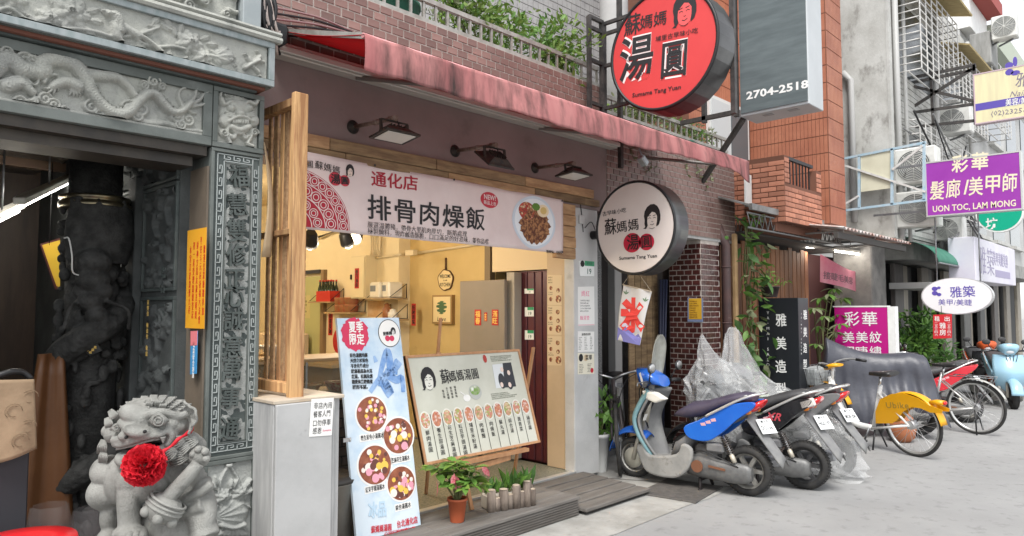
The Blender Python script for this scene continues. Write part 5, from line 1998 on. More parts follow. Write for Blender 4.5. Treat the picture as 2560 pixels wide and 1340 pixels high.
# couplet pillar face
ZP0 = tp_.px(570, 1136)[1]
cu0, cu1, cv0, cv1 = PX0 + .035, PX1 - .018, ZP0 + .02, ZL0 - .03
bw_ = .034
m = Relief(cu1 - cu0 - 2 * bw_ - .02, cv1 - cv0 - 2 * bw_ - .02, .006)
m.noise(.0012, 90)
m.mb(tp_, cu0 + bw_ + .01, cv0 + bw_ + .01, -.006).build('couplet_ground', STONEC, TG)
frame(tp_, PX0, PX1, ZP0 - .02, ZL0 - .003, .018, STONEG, -.012, .006)
fm_ = MB()
tp_.rect(fm_, PX0 + .018, PX1 - .018, ZP0, ZL0 - .021, -.012, -.0065)
fm_.build('fret_ground', STONED, TG)
fret = MB()
def fline(pts, wd=.0042):
    tp_.line(fret, pts, wd, -.0064, -.001)
for uu in (cu0, cu1 - bw_):
    fline([(uu, cv0), (uu, cv1)])
    fline([(uu + bw_, cv0 + bw_), (uu + bw_, cv1 - bw_)])
for vv in (cv0, cv1):
    fline([(cu0, vv), (cu1, vv)])
for vv in (cv0 + bw_, cv1 - bw_):
    fline([(cu0 + bw_, vv), (cu1 - bw_, vv)])
n = 22
hh = (cv1 - cv0 - 2 * bw_) / n
for i in range(n):
    v0 = cv0 + bw_ + i * hh
    for uu, s in ((cu0, 1), (cu1, -1)):
        x = lambda t: uu + s * bw_ * t
        fline([(x(.0), v0), (x(.7), v0)])
        fline([(x(.7), v0), (x(.7), v0 + hh * .62)])
        fline([(x(.7), v0 + hh * .62), (x(.35), v0 + hh * .62)])
        fline([(x(.35), v0 + hh * .62), (x(.35), v0 + hh * .3)])
n = 3
ww = (cu1 - cu0 - 2 * bw_) / n
for i in range(n):
    a = cu0 + bw_ + i * ww
    for vv, s in ((cv0, 1), (cv1, -1)):
        y = lambda t: vv + s * bw_ * t
        fline([(a, y(0)), (a, y(.7))])
        fline([(a, y(.7)), (a + ww * .62, y(.7))])
        fline([(a + ww * .62, y(.7)), (a + ww * .62, y(.35))])
        fline([(a + ww * .62, y(.35)), (a + ww * .3, y(.35))])
fret.build('fret_border', STONEF, TG, kind='stuff')
tp_.line(fm_ := MB(), [(cu0 + bw_ + .008, cv0 + bw_ + .008), (cu1 - bw_ - .008, cv0 + bw_ + .008)], .006, -.006, .002)
for pts in (((0, 0), (0, 1)), ((1, 0), (1, 1)), ((0, 1), (1, 1))):
    tp_.line(fm_, [(cu0 + bw_ + .008 + a * (cu1 - cu0 - 2 * bw_ - .016), cv0 + bw_ + .008 + b * (cv1 - cv0 - 2 * bw_ - .016)) for a, b in pts], .006, -.006, .002)
fm_.build('couplet_bead', STONEG, TG)
CHARM = M('carved_character_stone', (.05, .062, .058), .7, c2=(.085, .1, .095), ns=20)
for body, yy in zip('福慧雙修正心誠意萬事通', (440, 511, 577, 637, 698, 740, 797, 865, 923, 993, 1071)):
    m = MB()
    xx = 596 - (yy - 440) / 631 * 24
    ptext(tp_, m, body, xx - 24, yy, xx + 24, yy, 60, .012, d0=-.004, ext=.018, res=3)
    m.build('carved_character', CHARM, TG)


def basket(r, q):
    P = lambda *pts: rockwalk([q(*p) for p in pts], 5)
    r.stroke(P((570, 1165), (552, 1200), (545, 1235)), 4 * K, .016)
    r.stroke(P((576, 1165), (596, 1200), (602, 1235)), 4 * K, .016)
    for s in (-1, 1):
        r.spiral(*q(573 + s * 12, 1152), 8 * K, .02, 1.2, 0, s)
    r.blob(*q(573, 1163), 9 * K, 7 * K, .026)
    r.blob(*q(573, 1148), 16 * K, 9 * K, .02)
    r.blob(*q(580, 1285), 42 * K, 36 * K, .034, p=.5, ridges=9)
    r.stroke(P((552, 1312), (580, 1318), (608, 1310)), 6 * K, .03, .01)
    for k in range(7):
        r.stroke([q(580, 1316), q(548 + k * 11, 1335)], [3 * K, 7 * K], .022)
    r.peony(*q(600, 1232), 20 * K, .036)
    r.peony(*q(558, 1243), 18 * K, .034)
    for x, y, a in ((540, 1225, 2.2), (545, 1215, 1.9), (575, 1225, 1.4), (582, 1222, 1.1), (612, 1220, .9), (615, 1235, .5), (570, 1262, -2.2), (590, 1262, -1), (545, 1262, -2.6), (605, 1258, -.6), (560, 1270, -1.7)):
        r.leaf(*q(x, y), 26 * K, a, .022, .28)
    r.stroke(P((536, 1272), (545, 1300), (538, 1330)), 5 * K, .016)
    r.stroke(P((545, 1280), (556, 1310), (545, 1345)), 4 * K, .016)


frame(tp_, PX0, PX1, .2, ZP0 - .022, .022, STONEG, -.012, .006)
carve(tp_, (PX0 + .022, PX1 - .022, .26, ZP0 - .046), .0036, basket, STONEC, name='flower_basket_relief')

# reveal, porch side wall, dragon column, ceiling, back wall
RVL = M('warm_reveal_stone', (.13, .105, .08), .5, c2=(.17, .135, .1), ns=4, bump=.1, bs=60)
solid('reveal', RVL, TG, (PX0 - .012, PX0 - .002, TY + .012, -.2, 0, ZL0 - .1))
solid('lintel_soffit', M('shaded_soffit', (.026, .022, .018), .5, c2=(.05, .04, .03), ns=6), TG, (-.6, PX0 - .014, -.4, -.1, ZL0 - .05, ZL0 - .002), (-.6, PX0 - .06, -.34, -.1, ZL0 - .1, ZL0 - .051))  # shade under the lintel is put into this near-black brown
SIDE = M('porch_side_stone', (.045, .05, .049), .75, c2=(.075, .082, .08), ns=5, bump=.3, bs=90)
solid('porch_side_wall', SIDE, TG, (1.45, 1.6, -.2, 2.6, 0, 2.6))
solid('side_pilaster', SIDE, TG, (1.40, 1.449, .30, .42, 0, 2.25), bev=.005)
spn = Pl((1.447, 1.0, 0), -YA)
rr = random.Random(9)


def sprawl(n, lo=9, hi=26):
    def fn(r, q):
        for _ in range(n):
            x, y = rr.uniform(0, r.w), rr.uniform(0, r.h)
            t = rr.random()
            if t < .3:
                r.spiral(x, y, rr.uniform(lo, hi) * K * .8, .03, 1.4, rr.uniform(0, 6), rr.choice((-1, 1)))
            elif t < .6:
                r.leaf(x, y, rr.uniform(lo, hi) * 2.2 * K, rr.uniform(0, 6.3), .024)
            elif t < .85:
                a = rr.uniform(0, 6.3)
                L = rr.uniform(30, 70) * K
                r.stroke(rockwalk([(x, y), (x + L * .5 * cos(a), y + L * .5 * sin(a)), (x + L * cos(a + .7), y + L * sin(a + .7))], 4), rr.uniform(4, 9) * K, .03)
            else:
                r.peony(x, y, rr.uniform(lo, hi) * K, .03)
    return fn


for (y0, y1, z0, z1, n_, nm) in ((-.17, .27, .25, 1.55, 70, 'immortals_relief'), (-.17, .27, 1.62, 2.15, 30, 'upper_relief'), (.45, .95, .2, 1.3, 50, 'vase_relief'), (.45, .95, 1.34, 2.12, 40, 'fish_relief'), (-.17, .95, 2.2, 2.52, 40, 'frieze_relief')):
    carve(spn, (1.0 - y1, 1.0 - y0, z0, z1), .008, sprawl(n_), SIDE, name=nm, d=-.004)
    frame(spn, 1.0 - y1 - .02, 1.0 - y0 + .02, z0 - .02, z1 + .02, .018, STONED, -.004, .012)
m = MB()
u, v = spn.px(413, 735)
spn.text(m, '和合二仙', u, v, .07, .01, .012, .004, None, 'C', True)
m.build('carved_character', STONED, TG)
pp = Pl((1.4, .42, 0), -YA)
m = MB()
u, v = pp.px(369, 820)
pp.text(m, '黃堅偉 陳盈竹 敬獻', u, v, .028, .0, .001, .001, None, 'C', True)
m.build('gilt_lettering', GOLDI, TG)
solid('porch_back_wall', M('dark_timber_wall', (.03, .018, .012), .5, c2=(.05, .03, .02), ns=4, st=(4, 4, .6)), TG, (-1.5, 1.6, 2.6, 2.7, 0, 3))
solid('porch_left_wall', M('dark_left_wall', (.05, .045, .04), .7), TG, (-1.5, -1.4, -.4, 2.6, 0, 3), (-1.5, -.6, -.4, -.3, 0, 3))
CEIL = M('dark_carved_ceiling', (.035, .03, .026), .45, c2=(.09, .075, .06), ns=18, bump=.8, bs=40)  # dark brown mottled with a lighter brown
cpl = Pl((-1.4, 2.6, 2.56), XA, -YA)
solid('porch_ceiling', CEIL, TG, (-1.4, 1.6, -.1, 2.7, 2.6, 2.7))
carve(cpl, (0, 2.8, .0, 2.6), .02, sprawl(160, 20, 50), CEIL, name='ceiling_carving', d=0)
for k in range(4):
    solid('ceiling_beam', M('brown_beam', (.09, .055, .035), .5), TG, (-1.4, 1.5, .1 + k * .6, .16 + k * .6, 2.5, 2.56))
ld_ = solid('lattice_door', M('lattice_timber', (.1, .042, .018), .4, c2=(.14, .06, .028), ns=5, st=(4, 4, .7)), TG, (-.9, 1.1, 2.56, 2.59, 0, 2.5))
for x in (-.5, -.1, .25, .32, .62, .69, 1.0):
    solid('stile', MATS['lattice_timber'], ld_, (x, x + .05, 2.53, 2.56, 0, 2.4))
for z in (.7, 1.12, 1.3, 2.1):
    solid('rail', MATS['lattice_timber'], ld_, (-.9, 1.1, 2.525, 2.555, z, z + .07))
solid('porch_floor', M('porch_granite', (.2, .2, .2), .5, c2=(.15, .15, .15), ns=30), TG, (-1.4, 1.5, -.6, 2.6, 0, .06))

# coiled dragon column
dc = at(232, 700, Y=.38)
DC = thing('dragon_column', 'dark stone column with a carved dragon coiled round it inside the temple porch', 'column', (dc.x, dc.y, .06))
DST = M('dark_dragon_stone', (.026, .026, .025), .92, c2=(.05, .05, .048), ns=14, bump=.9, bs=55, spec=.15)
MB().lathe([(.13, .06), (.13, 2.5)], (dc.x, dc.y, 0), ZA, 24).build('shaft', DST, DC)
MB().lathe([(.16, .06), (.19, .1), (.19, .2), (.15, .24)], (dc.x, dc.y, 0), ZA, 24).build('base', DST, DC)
MB().lathe([(.168, 0), (.176, .006), (.176, .035), (.166, .04), (.166, .05), (.174, .055), (.174, .07), (.16, .075)], (dc.x, dc.y, hz(250, 528, Y=.38)), ZA, 30).build('brass_band', M('dull_brass', (.3, .25, .15), .3, .9, c2=(.1, .09, .07), ns=8), DC)
m = MB()
pth, rad = [], []
for i in range(70):
    t = i / 69
    a = 1.2 + t * 2 * pi * 2.2
    rr_ = .165 + .02 * sin(t * 30)
    pth.append((dc.x + rr_ * cos(a), dc.y + rr_ * sin(a), .3 + 1.55 * t))
    rad.append(.045 + .03 * sin(pi * t))
m.tube(pth, rad, 10)
q = random.Random(6)
for i in range(300):
    t = q.random()
    a = q.uniform(0, 6.28)
    z = .15 + 1.95 * t
    m.sphere((dc.x + .15 * cos(a), dc.y + .15 * sin(a), z), (q.uniform(.015, .04), q.uniform(.015, .04), q.uniform(.015, .05)), 7, 5)
for i in range(26):
    a = -2.6 + i * .1
    z = 1.95 - .02 * i % .2
    m.tube(rockwalk([(dc.x + .15 * cos(a), dc.y + .15 * sin(a), 1.75), (dc.x + .18 * cos(a), dc.y + .18 * sin(a), 1.9), (dc.x + .165 * cos(a + .1), dc.y + .165 * sin(a + .1), 2.06)], 3), .016, 6)
v_ = V((dc.x, dc.y, 0)) + V((CAM.x - dc.x, CAM.y - dc.y, 0)).normalized() * .17
for dx, z, r_ in ((0, 1.66, .085), (0, 1.55, .07), (.03, 1.47, .06), (-.05, 1.6, .05), (.06, 1.6, .05), (0, 1.75, .09)):
    m.sphere((v_.x + dx * .7, v_.y - dx * .7, z), (r_, r_, r_ * .8), 12, 8)
for s in (-1, 1):
    m.tube(rockwalk([(v_.x + s * .05, v_.y - s * .05, 1.55), (v_.x + s * .12, v_.y - .12 - s * .05, 1.5), (v_.x + s * .15, v_.y - .1, 1.4)], 4), .012, 6)
for i in range(0, 66):
    c_, r_ = V(pth[i]), rad[i]
    o_ = (c_ - V((dc.x, dc.y, c_.z))).normalized()
    for s_ in (-.6, 0, .6):
        m.sphere(c_ + (o_ * cos(s_) + ZA * sin(s_)) * r_ * .9, (.014, .014, .018), 6, 4)
remesh('dragon', m, DST, DC, .0085, 1)
wh_ = MB().tube(rockwalk([at(160, 595, Y=.2), at(172, 597, Y=.18), at(180, 640, Y=.17), at(182, 680, Y=.18), at(205, 690, Y=.2)], 5), .004, 5)
wh_.build('wire_whisker', M('pale_wire', (.5, .5, .48), .5), DC)
fq_ = Pl(V((dc.x, dc.y, 0)) + (CAM - V((dc.x, dc.y, 1.5))).normalized() * .2, RT)
u, v = fq_.px(213, 868)
m = MB()
fq_.poly(m, [(u + .1 * cos(a), v - .06 + .1 * sin(a)) for a in [R(25 + 130 * i / 12) for i in range(13)]] + [(u + .035 * cos(a), v - .06 + .035 * sin(a)) for a in [R(155 - 130 * i / 8) for i in range(9)]], 0, .012)
fo = m.build('fan_plaque', DST, DC)
m = MB()
for i in range(5):
    a = R(45 + 22 * i)
    for k in range(3):
        fq_.text(m, '敬獻福壽祿'[(i + k) % 5], u + (.085 - .018 * k) * cos(a), v - .06 + (.085 - .018 * k) * sin(a), .015, 0, .0125, .001, res=1)
m.build('gilt_lettering', GOLDI, fo)

# yellow paper notices
rvp = Pl((PX0 - .04, -.2, 0), -YA)
yn = [rvp.px(*p) for p in ((470, 577), (517, 568), (511, 822), (464, 820))]
m = MB()
rvp.poly(m, yn, 0, .002)
yo = m.build('yellow_notice', M('yellow_paper', (.75, .36, .02), .6, c2=(.7, .32, .015), ns=4), None, label='long yellow paper notice with red characters on the gate reveal', cat='notice')
m = MB()
cols_ = ('本宮訂於農曆九月', '初一起受理點燈登記', '財神文昌太歲光明燈', '平安斗元辰祈福大法會', '歡迎信眾踴躍參加')
for i in range(5):
    x = 476 + i * 8.6
    u, v = rvp.px(x, 700)
    rvp.text(m, cols_[i], u, v, (yn[1][1] - yn[2][1]) / 11.5, .0, .0022, .001, .02, 'C', True, 1.0, res=1)
m.build('lettering', M('notice_red', (.5, .02, .01), .6), yo)
sn = [rvp.px(*p) for p in ((478, 828), (495, 827), (492, 934), (476, 936))]
m = MB()
rvp.poly(m, sn, 0, .002)
so = m.build('blue_red_label', M('label_blue', (.05, .25, .5), .5), None, label='narrow blue and pink paper label below the yellow notice', cat='label')
m = MB()
rvp.poly(m, [rvp.px(*p) for p in ((478, 828), (495, 827), (494, 863), (478, 864))], .0025, .0035)
m.build('pink_top', M('label_pink', (.7, .2, .22), .5), so)
m = MB()
u, v = rvp.px(485, 900)
rvp.text(m, '敬請配合謝謝', u, v, .03, .0, .0025, .001, .02, 'C', True, 1.0, res=1)
m.build('lettering', PAPER, so)
fpn = Pl(at(122, 650, Y=1.6), XA)
m = MB()
yq = [fpn.px(*p) for p in ((100, 610), (150, 595), (150, 725), (138, 722))]
fpn.poly(m, yq, -.02, 0)
fo = m.build('framed_notice', M('notice_frame', (.08, .02, .02), .5), None, label='tilted yellow framed notice behind the dragon column', cat='notice')
m = MB()
fpn.poly(m, [fpn.px(*p) for p in ((105, 613), (150, 600), (150, 718), (141, 715))], .001, .003)
m.build('paper', M('dim_yellow_paper', (.6, .38, .03), .6), fo)
MB().tube([fpn.o + V((0, 0, .1)), V((fpn.o.x, fpn.o.y, 2.5))], .004, 5).build('cord', BLACK, fo)

# fluorescent tubes
TUBE = M('fluorescent_tube', (1.0, .97, .9), .4, em=14)


def fluo(a, b, label, watts):
    t = thing('fluorescent_lamp', label, 'lamp', (a + b) / 2)
    MB().tube([a, b], .010, 10).build('tube', TUBE, t)
    d = (b - a).normalized()
    MB().beam(a - d * .04 + V((0, 0, .035)), b + d * .04 + V((0, 0, .035)), .06, .04, ZA, .005).build('batten', M('batten_white', (.6, .58, .52), .5), t)
    MB().tube([(a + b) / 2 + V((0, 0, .05)), V(((a.x + b.x) / 2, (a.y + b.y) / 2, 2.6))], .006, 6).build('stem', STEEL, t)
    ld = bpy.data.lights.new('tube_glow', 'POINT')
    ld.energy = watts
    ld.color = (1, .93, .8)
    ld.shadow_soft_size = .1
    l = bpy.data.objects.new('tube_glow', ld)
    COL.objects.link(l)
    l.parent = t
    l.location = (0, 0, -.08)


fluo(at(52, 516, Y=.75), at(175, 455, Y=1.9), 'lit fluorescent tube under the temple ceiling nearest the dragon column', 1.3)
fluo(at(-45, 572, Y=.6), at(45, 528, Y=1.3), 'lit fluorescent tube farther from the dragon column', 1.2)

# cloths, bags and stool at the left edge
BEI = M('beige_brocade', (.3, .21, .13), .85, c2=(.24, .165, .1), ns=9, bump=.15, bs=60)
m = MB()
cbp = Pl(at(0, 1160, Y=-.55), XA)
cq = [cbp.px(*p) for p in ((-60, 950), (86, 948), (92, 1122), (-60, 1180))]
def _cl(a, b):
    u = (cq[3][0] * (1 - b) + cq[0][0] * b) * (1 - a) + (cq[2][0] * (1 - b) + cq[1][0] * b) * a
    v = (cq[3][1] * (1 - b) + cq[0][1] * b) * (1 - a) + (cq[2][1] * (1 - b) + cq[1][1] * b) * a
    return cbp.p(u, v, .012 * sin(u * 18 + v * 5) + .01 * sin(u * 37) * (1 - b))
ta = thing('altar_cloth_stand', 'beige brocade cloth hung over a dark stand in the temple gateway', 'cloth stand', cbp.p(.02, -.6))
m.grid(_cl, 24, 20)
m.build('cloth', BEI, ta, solid=.004)
m = MB()
for k, (a, b) in enumerate(((.3, .5), (.6, .6), (.85, .35), (.7, .2), (.9, .75))):
    p = _cl(a, b)
    for j in range(2):
        m.tube([p + V((.03 * (1 - .3 * j) * cos(t * .5 + j), -.006, .03 * (1 - .3 * j) * sin(t * .5 + j))) for t in range(9)], .0013, 4)
m.build('embroidery', M('embroidery_brown', (.22, .15, .09), .8), ta)
solid('stand', M('stand_dark', (.025, .025, .03), .5), ta, (cbp.o.x - .5, at(75, 1100, Y=-.5).x, -.5, -.46, .06, cq[0][1] + cbp.o.z - .02), bev=.005)
MB().tube(rockwalk([cbp.p(*cbp.px(-20, 945)), cbp.p(*cbp.px(25, 930), .0), cbp.p(*cbp.px(60, 932), -.02), cbp.p(*cbp.px(82, 948), -.02)], 4), .012, 8).build('strap', BLACK, ta)
m = MB()
bcp = Pl(at(120, 980, Y=.25), XA)
b4 = [bcp.px(*p) for p in ((95, 885), (160, 882), (185, 1345), (20, 1345))]
m.grid(lambda a, b: bcp.p((b4[3][0] * (1 - b) + b4[0][0] * b) * (1 - a) + (b4[2][0] * (1 - b) + b4[1][0] * b) * a, (b4[3][1] * (1 - b) + b4[0][1] * b) * (1 - a) + (b4[2][1] * (1 - b) + b4[1][1] * b) * a, .02 * sin(a * 9)), 10, 8)
bc = thing('covered_chair', 'brown satin cloth thrown over a chair in the temple porch', 'chair', bcp.p(0, -.7))
m.build('cloth', M('brown_satin', (.13, .055, .02), .45, c2=(.1, .04, .014), ns=4), bc, solid=.004)
solid('seat', BLACK, bc, (bcp.o.x - .2, bcp.o.x + .2, .27, .65, .5, .54))
for x in (-.18, .18):
    for y in (.29, .63):
        solid('leg', BLACK, bc, (bcp.o.x + x - .015, bcp.o.x + x + .015, y - .015, y + .015, .06, .5))


def bag(px, py, Y, r, label):
    p = at(px, py, Y=Y)
    t = thing('plastic_bag', label, 'bag', (p.x, p.y, .06))
    z1 = p.z
    m = MB()
    qq = random.Random(px)
    m.grid(lambda a, b: V((p.x + r * (1 - .35 * b * b) * cos(2 * pi * a) * (1 + .12 * sin(7 * 2 * pi * a + 5 * b)), p.y + r * (1 - .35 * b * b) * sin(2 * pi * a) * (1 + .12 * cos(5 * 2 * pi * a)), .07 + (z1 - .07) * b)), 24, 10, closed_u=True)
    m.build('sack', M('clear_poly', (.35, .33, .33), .12, alpha=.16), t)
    m = MB()
    m.box((p.x, p.y, .07 + (z1 - .07) * .38), (r * 1.3, r * 1.3, (z1 - .07) * .72), Matrix.Rotation(.3, 3, 'Z'), .03)
    m.build('contents', M('crimson_goods', (.4, .01, .05), .5, c2=(.3, .01, .04), ns=9), t)


bag(125, 1262, -.1, .11, 'clear bag of crimson goods behind the cloth stand')
bag(222, 1270, -.3, .09, 'clear bag of crimson goods beside the stone lion')
p = at(55, 1357, Y=-.9)
ST = thing('red_stool', 'red plastic stool below the beige brocade cloth', 'stool', (p.x, p.y, 0))
MB().lathe([(.1, .02), (.17, .02), (.175, .0), (.165, -.03), (.15, -.03)], (p.x, p.y, p.z - .01), ZA, 28).build('seat', M('red_stool_plastic', (.65, .015, .02), .3), ST)
for s in range(4):
    a = pi / 4 + s * pi / 2
    MB().beam((p.x + .12 * cos(a), p.y + .12 * sin(a), p.z - .03), (p.x + .17 * cos(a), p.y + .17 * sin(a), 0), .03, .03).build('leg', MATS['red_stool_plastic'], ST)
# ================================================================== stone guardian lion
LK = 3.05 / FPX
LC = at(385, 1165, Y=-.78)
LION = thing('stone_lion', 'pale stone guardian lion with open jaws sitting before the couplet pillar', 'statue', (LC.x, LC.y, 0))
LST = M('lion_stone', (.31, .31, .288), .85, c2=(.22, .22, .203), ns=9, bump=.7, bs=170, dirt=((.12, .12, .11), 13, .55, .75))
_tv = -_fh


def lp(x, y, d=0.0):
    """statue point: photo position, d metres toward the street from its middle plane"""
    return CAM + (FW + RT * ((x - 1280) / FPX) + UP * ((670 - y) / FPX)) * ((LC - CAM).dot(FW) - d)


def ell(m, x, y, d, rx_, ry_, rd, ang=0.0, n=18, k=12):
    Rm = Matrix((RT, -_tv, ZA)).transposed() @ Matrix.Rotation(-ang, 3, 'Y')
    return m.sphere(lp(x, y, d), (rx_ * LK, rd * LK, ry_ * LK), n, k, Rm)


def ltube(m, pts, r, n=10):
    P = [lp(*p) for p in rockwalk(pts, 5)]
    if isinstance(r, tuple):
        r = [(r[0] + (r[1] - r[0]) * i / (len(P) - 1)) * LK for i in range(len(P))]
    else:
        r = r * LK
    return m.tube(P, r, n)


b = MB()
# head and brow
ell(b, 395, 1052, -.02, 84, 52, 70, -.15)
ell(b, 385, 1030, -.03, 76, 36, 66, -.1)
ell(b, 350, 1040, .06, 52, 26, 36, -.35)
ell(b, 360, 1072, .06, 66, 20, 42, -.3)
ell(b, 338, 1078, .13, 30, 15, 22, -.3)
ell(b, 312, 1090, .11, 16, 12, 16)
ell(b, 362, 1080, .13, 16, 13, 16)
ltube(b, [(352, 1044, .09), (375, 1036, .1), (405, 1030, .085), (445, 1040, .05), (468, 1034, .02)], (11, 9))
ltube(b, [(352, 1046, .1), (340, 1052, .1), (318, 1060, .09)], (9, 7))
ell(b, 424, 1058, .05, 24, 17, 24)
ell(b, 446, 1066, .03, 17, 14, 20)
# upper lip, mouth corner, jaw
ltube(b, [(284, 1110, .04), (300, 1112, .08), (330, 1104, .12), (370, 1092, .13), (402, 1086, .11), (418, 1076, .09), (430, 1088, .08), (424, 1104, .08), (414, 1116, .09)], (8, 7))
ltube(b, [(284, 1100, .05), (320, 1096, .1), (365, 1082, .12), (400, 1074, .1)], (11, 9))
ltube(b, [(430, 1074, .06), (440, 1092, .05), (432, 1112, .06)], (7, 6))
ltube(b, [(300, 1142, .03), (318, 1146, .07), (345, 1143, .1), (378, 1132, .1), (406, 1120, .08), (424, 1108, .06)], (13, 9))
ell(b, 330, 1150, .02, 40, 22, 40, -.2)
ell(b, 285, 1082, .0, 22, 26, 30)
ell(b, 268, 1078, -.03, 13, 16, 18)
# mane behind the jaw, neck, chest
for i, (x, y, d, r_) in enumerate(((445, 1108, .03, 17), (462, 1098, .0, 17), (440, 1128, .04, 16), (424, 1138, .06, 15), (460, 1122, .0, 17), (476, 1112, -.03, 18), (455, 1140, .01, 18), (480, 1095, -.04, 20), (490, 1105, -.05, 22))):
    ell(b, x, y, d, r_ * 1.3, r_ * .75, r_, -.5)
ell(b, 400, 1150, -.05, 72, 60, 60)
ell(b, 430, 1180, -.05, 56, 56, 50)
ell(b, 380, 1195, .0, 50, 55, 52)
# forelegs, shoulder and haunch lobes
ell(b, 272, 1178, -.06, 42, 40, 48, -.3)
ell(b, 264, 1232, -.05, 43, 42, 48)
ell(b, 300, 1200, -.02, 34, 60, 40)
ell(b, 322, 1205, .05, 32, 28, 30)
ltube(b, [(322, 1215, .05), (321, 1250, .06), (322, 1285, .06), (324, 1322, .07)], (27, 25), 16)
ell(b, 325, 1332, .09, 42, 18, 30)
ell(b, 388, 1208, .06, 30, 26, 26)
ell(b, 352, 1222, .03, 24, 34, 20)
ell(b, 275, 1290, -.05, 22, 46, 30)
ell(b, 270, 1340, -.02, 24, 18, 30)
# raised right paw and draped side
ell(b, 500, 1142, .05, 25, 26, 24)
ell(b, 488, 1190, .01, 24, 34, 24, .2)
ell(b, 505, 1210, .02, 26, 16, 22, .5)
ltube(b, [(488, 1180, -.01), (478, 1230, .0), (500, 1290, .02), (515, 1345, .05)], (30, 34), 14)
ltube(b, [(505, 1215, .0), (520, 1260, .02), (512, 1310, .05), (490, 1360, .06)], (20, 24), 12)
ell(b, 450, 1320, -.02, 70, 60, 60)
ell(b, 380, 1330, -.04, 60, 60, 50)
ltube(b, [(425, 1262, .03), (460, 1248, .05), (500, 1230, .06), (530, 1208, .05)], (13, 11))
ltube(b, [(440, 1285, .05), (480, 1275, .06), (508, 1262, .06)], (10, 16))
remesh('body', b, LST, LION, .0062, 2)
# staff and flower drum held by the paw
st_ = MB()
ltube(st_, [(496, 1158, .09), (470, 1190, .11), (432, 1232, .13), (410, 1258, .14)], (15, 19), 14)
st_.build('staff', LST, LION)
for k in range(7):
    a = 2 * pi * k / 7
    m = MB()
    ox, od = 13 * cos(a), .022 * sin(a)
    ltube(m, [(494 + ox * .7, 1160 + ox * .5, .09 + od), (432 + ox, 1232 + ox * .8, .13 + od)], 3, 5)
    m.build('staff_rib', LST, LION)
dr = MB()
dc0, dc1 = lp(425, 1246, .13), lp(392, 1300, .15)
ax = (dc1 - dc0)
L_ = ax.length
dr.lathe([(.02, -.01), (.05, .0), (.068, .02), (.074, L_ * .4), (.07, L_ * .6), (.05, L_ * .95), (.03, L_ * 1.05)], dc0, ax, 26)
dr.build('flower_drum', LST, LION)
for k in (.1, .28, .46):
    MB().ring(dc0 + ax * k, ax, .073 - .006 * abs(k - .35), .0055, 30, 6).build('drum_ring', LST, LION)
for k in range(6):
    a = 2 * pi * k / 6
    u_, v_, _ = basis(ax)
    c = dc0 + ax * .78 + (u_ * cos(a) + v_ * sin(a)) * .062
    MB().sphere(c, (.022, .022, .022), 10, 6).build('drum_petal', LST, LION)
# details: eyes, nostrils, teeth, toes, hair, ear
DARKS = M('hollow_shade', (.02, .02, .02), .9)  # shade inside nostrils and mouth, put into a near-black colour
for x, y, d, r_ in ((396, 1051, .112, 17), (292, 1070, .07, 10)):
    m = MB()
    ell(m, x, y, d, r_ * 1.2, r_ * .85, r_ * .9)
    e = m.build('eye', LST, LION)
    for q_ in (.75, .4):
        MB().ring(lp(x, y, d + r_ * LK * (.82 if q_ > .5 else .95)), _tv, r_ * q_ * LK, 1.6 * LK, 18, 5).build('iris_ring', LST, e)
    m = MB()
    ltube(m, [(x - r_ * 1.5, y + 4, d - .005), (x, y - r_ * .95, d + .012), (x + r_ * 1.5, y + 2, d - .01)], 3.2, 6)
    m.build('eyelid', LST, LION)
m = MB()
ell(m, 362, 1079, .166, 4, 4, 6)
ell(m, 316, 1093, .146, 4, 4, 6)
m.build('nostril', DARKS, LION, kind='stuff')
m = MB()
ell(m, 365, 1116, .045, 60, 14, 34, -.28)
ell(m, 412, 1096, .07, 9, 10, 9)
m.build('mouth_shade', DARKS, LION)
P = rockwalk([(292, 1120, .06), (330, 1112, .115), (370, 1100, .128), (400, 1094, .11)], 6)
for i, p in enumerate(P[:-1]):
    for s in (0, .5):
        q_ = [p[k] + (P[i + 1][k] - p[k]) * s for k in range(3)]
        MB().box(lp(q_[0], q_[1] + 2, q_[2] - .003), (.0065, .008, .011), Matrix.Rotation(YAW - pi / 2, 3, 'Z'), .002).build('tooth', LST, LION)
m = MB()
ltube(m, [(407, 1092, .11), (408, 1108, .112)], (7, 1.5), 8)
m.build('fang', LST, LION)
for cx, cy, cd_ in ((325, 1338, .13), (500, 1140, .075)):
    for k in range(5):
        m = MB()
        if cy > 1300:
            ell(m, cx - 34 + k * 17, cy + 2 - abs(k - 2) * 1, cd_ - .012 * abs(k - 2), 9.5, 12, 14)
        else:
            a = -.4 + k * 1.1
            ell(m, cx + 17 * cos(a), cy - 17 * sin(a), cd_, 9, 9, 11)
        m.build('toe', LST, LION)
hm = random.Random(3)
cols = 0
for row in range(5):
    for i in range(11 - row):
        a = pi * (.06 + .88 * (i + .5 * (row % 2)) / (10.5 - row))
        rx0, ry0 = 84 - row * 14, 49 - row * 3
        x, y, d = 388 - rx0 * cos(a), 1046 - ry0 * sin(a) + row * 0 - 4, -.06 + row * .028
        if y > 1028 and 320 < x < 450:
            continue
        for k in range(4):
            m = MB()
            dx = (x - 388) * .12
            ltube(m, [(x - 8 + k * 4.5, y + 6, d), (x - 6 + k * 4.5 + dx * .3, y - 3, d + .012), (x - 2 + k * 4.5 + dx, y - 5, d - .01)], (2.9, 2.0), 5)
            if k == 0:
                lock = m
            else:
                lock.add(m.v, m.f, True)
        lock.build('hair_lock', LST, LION)
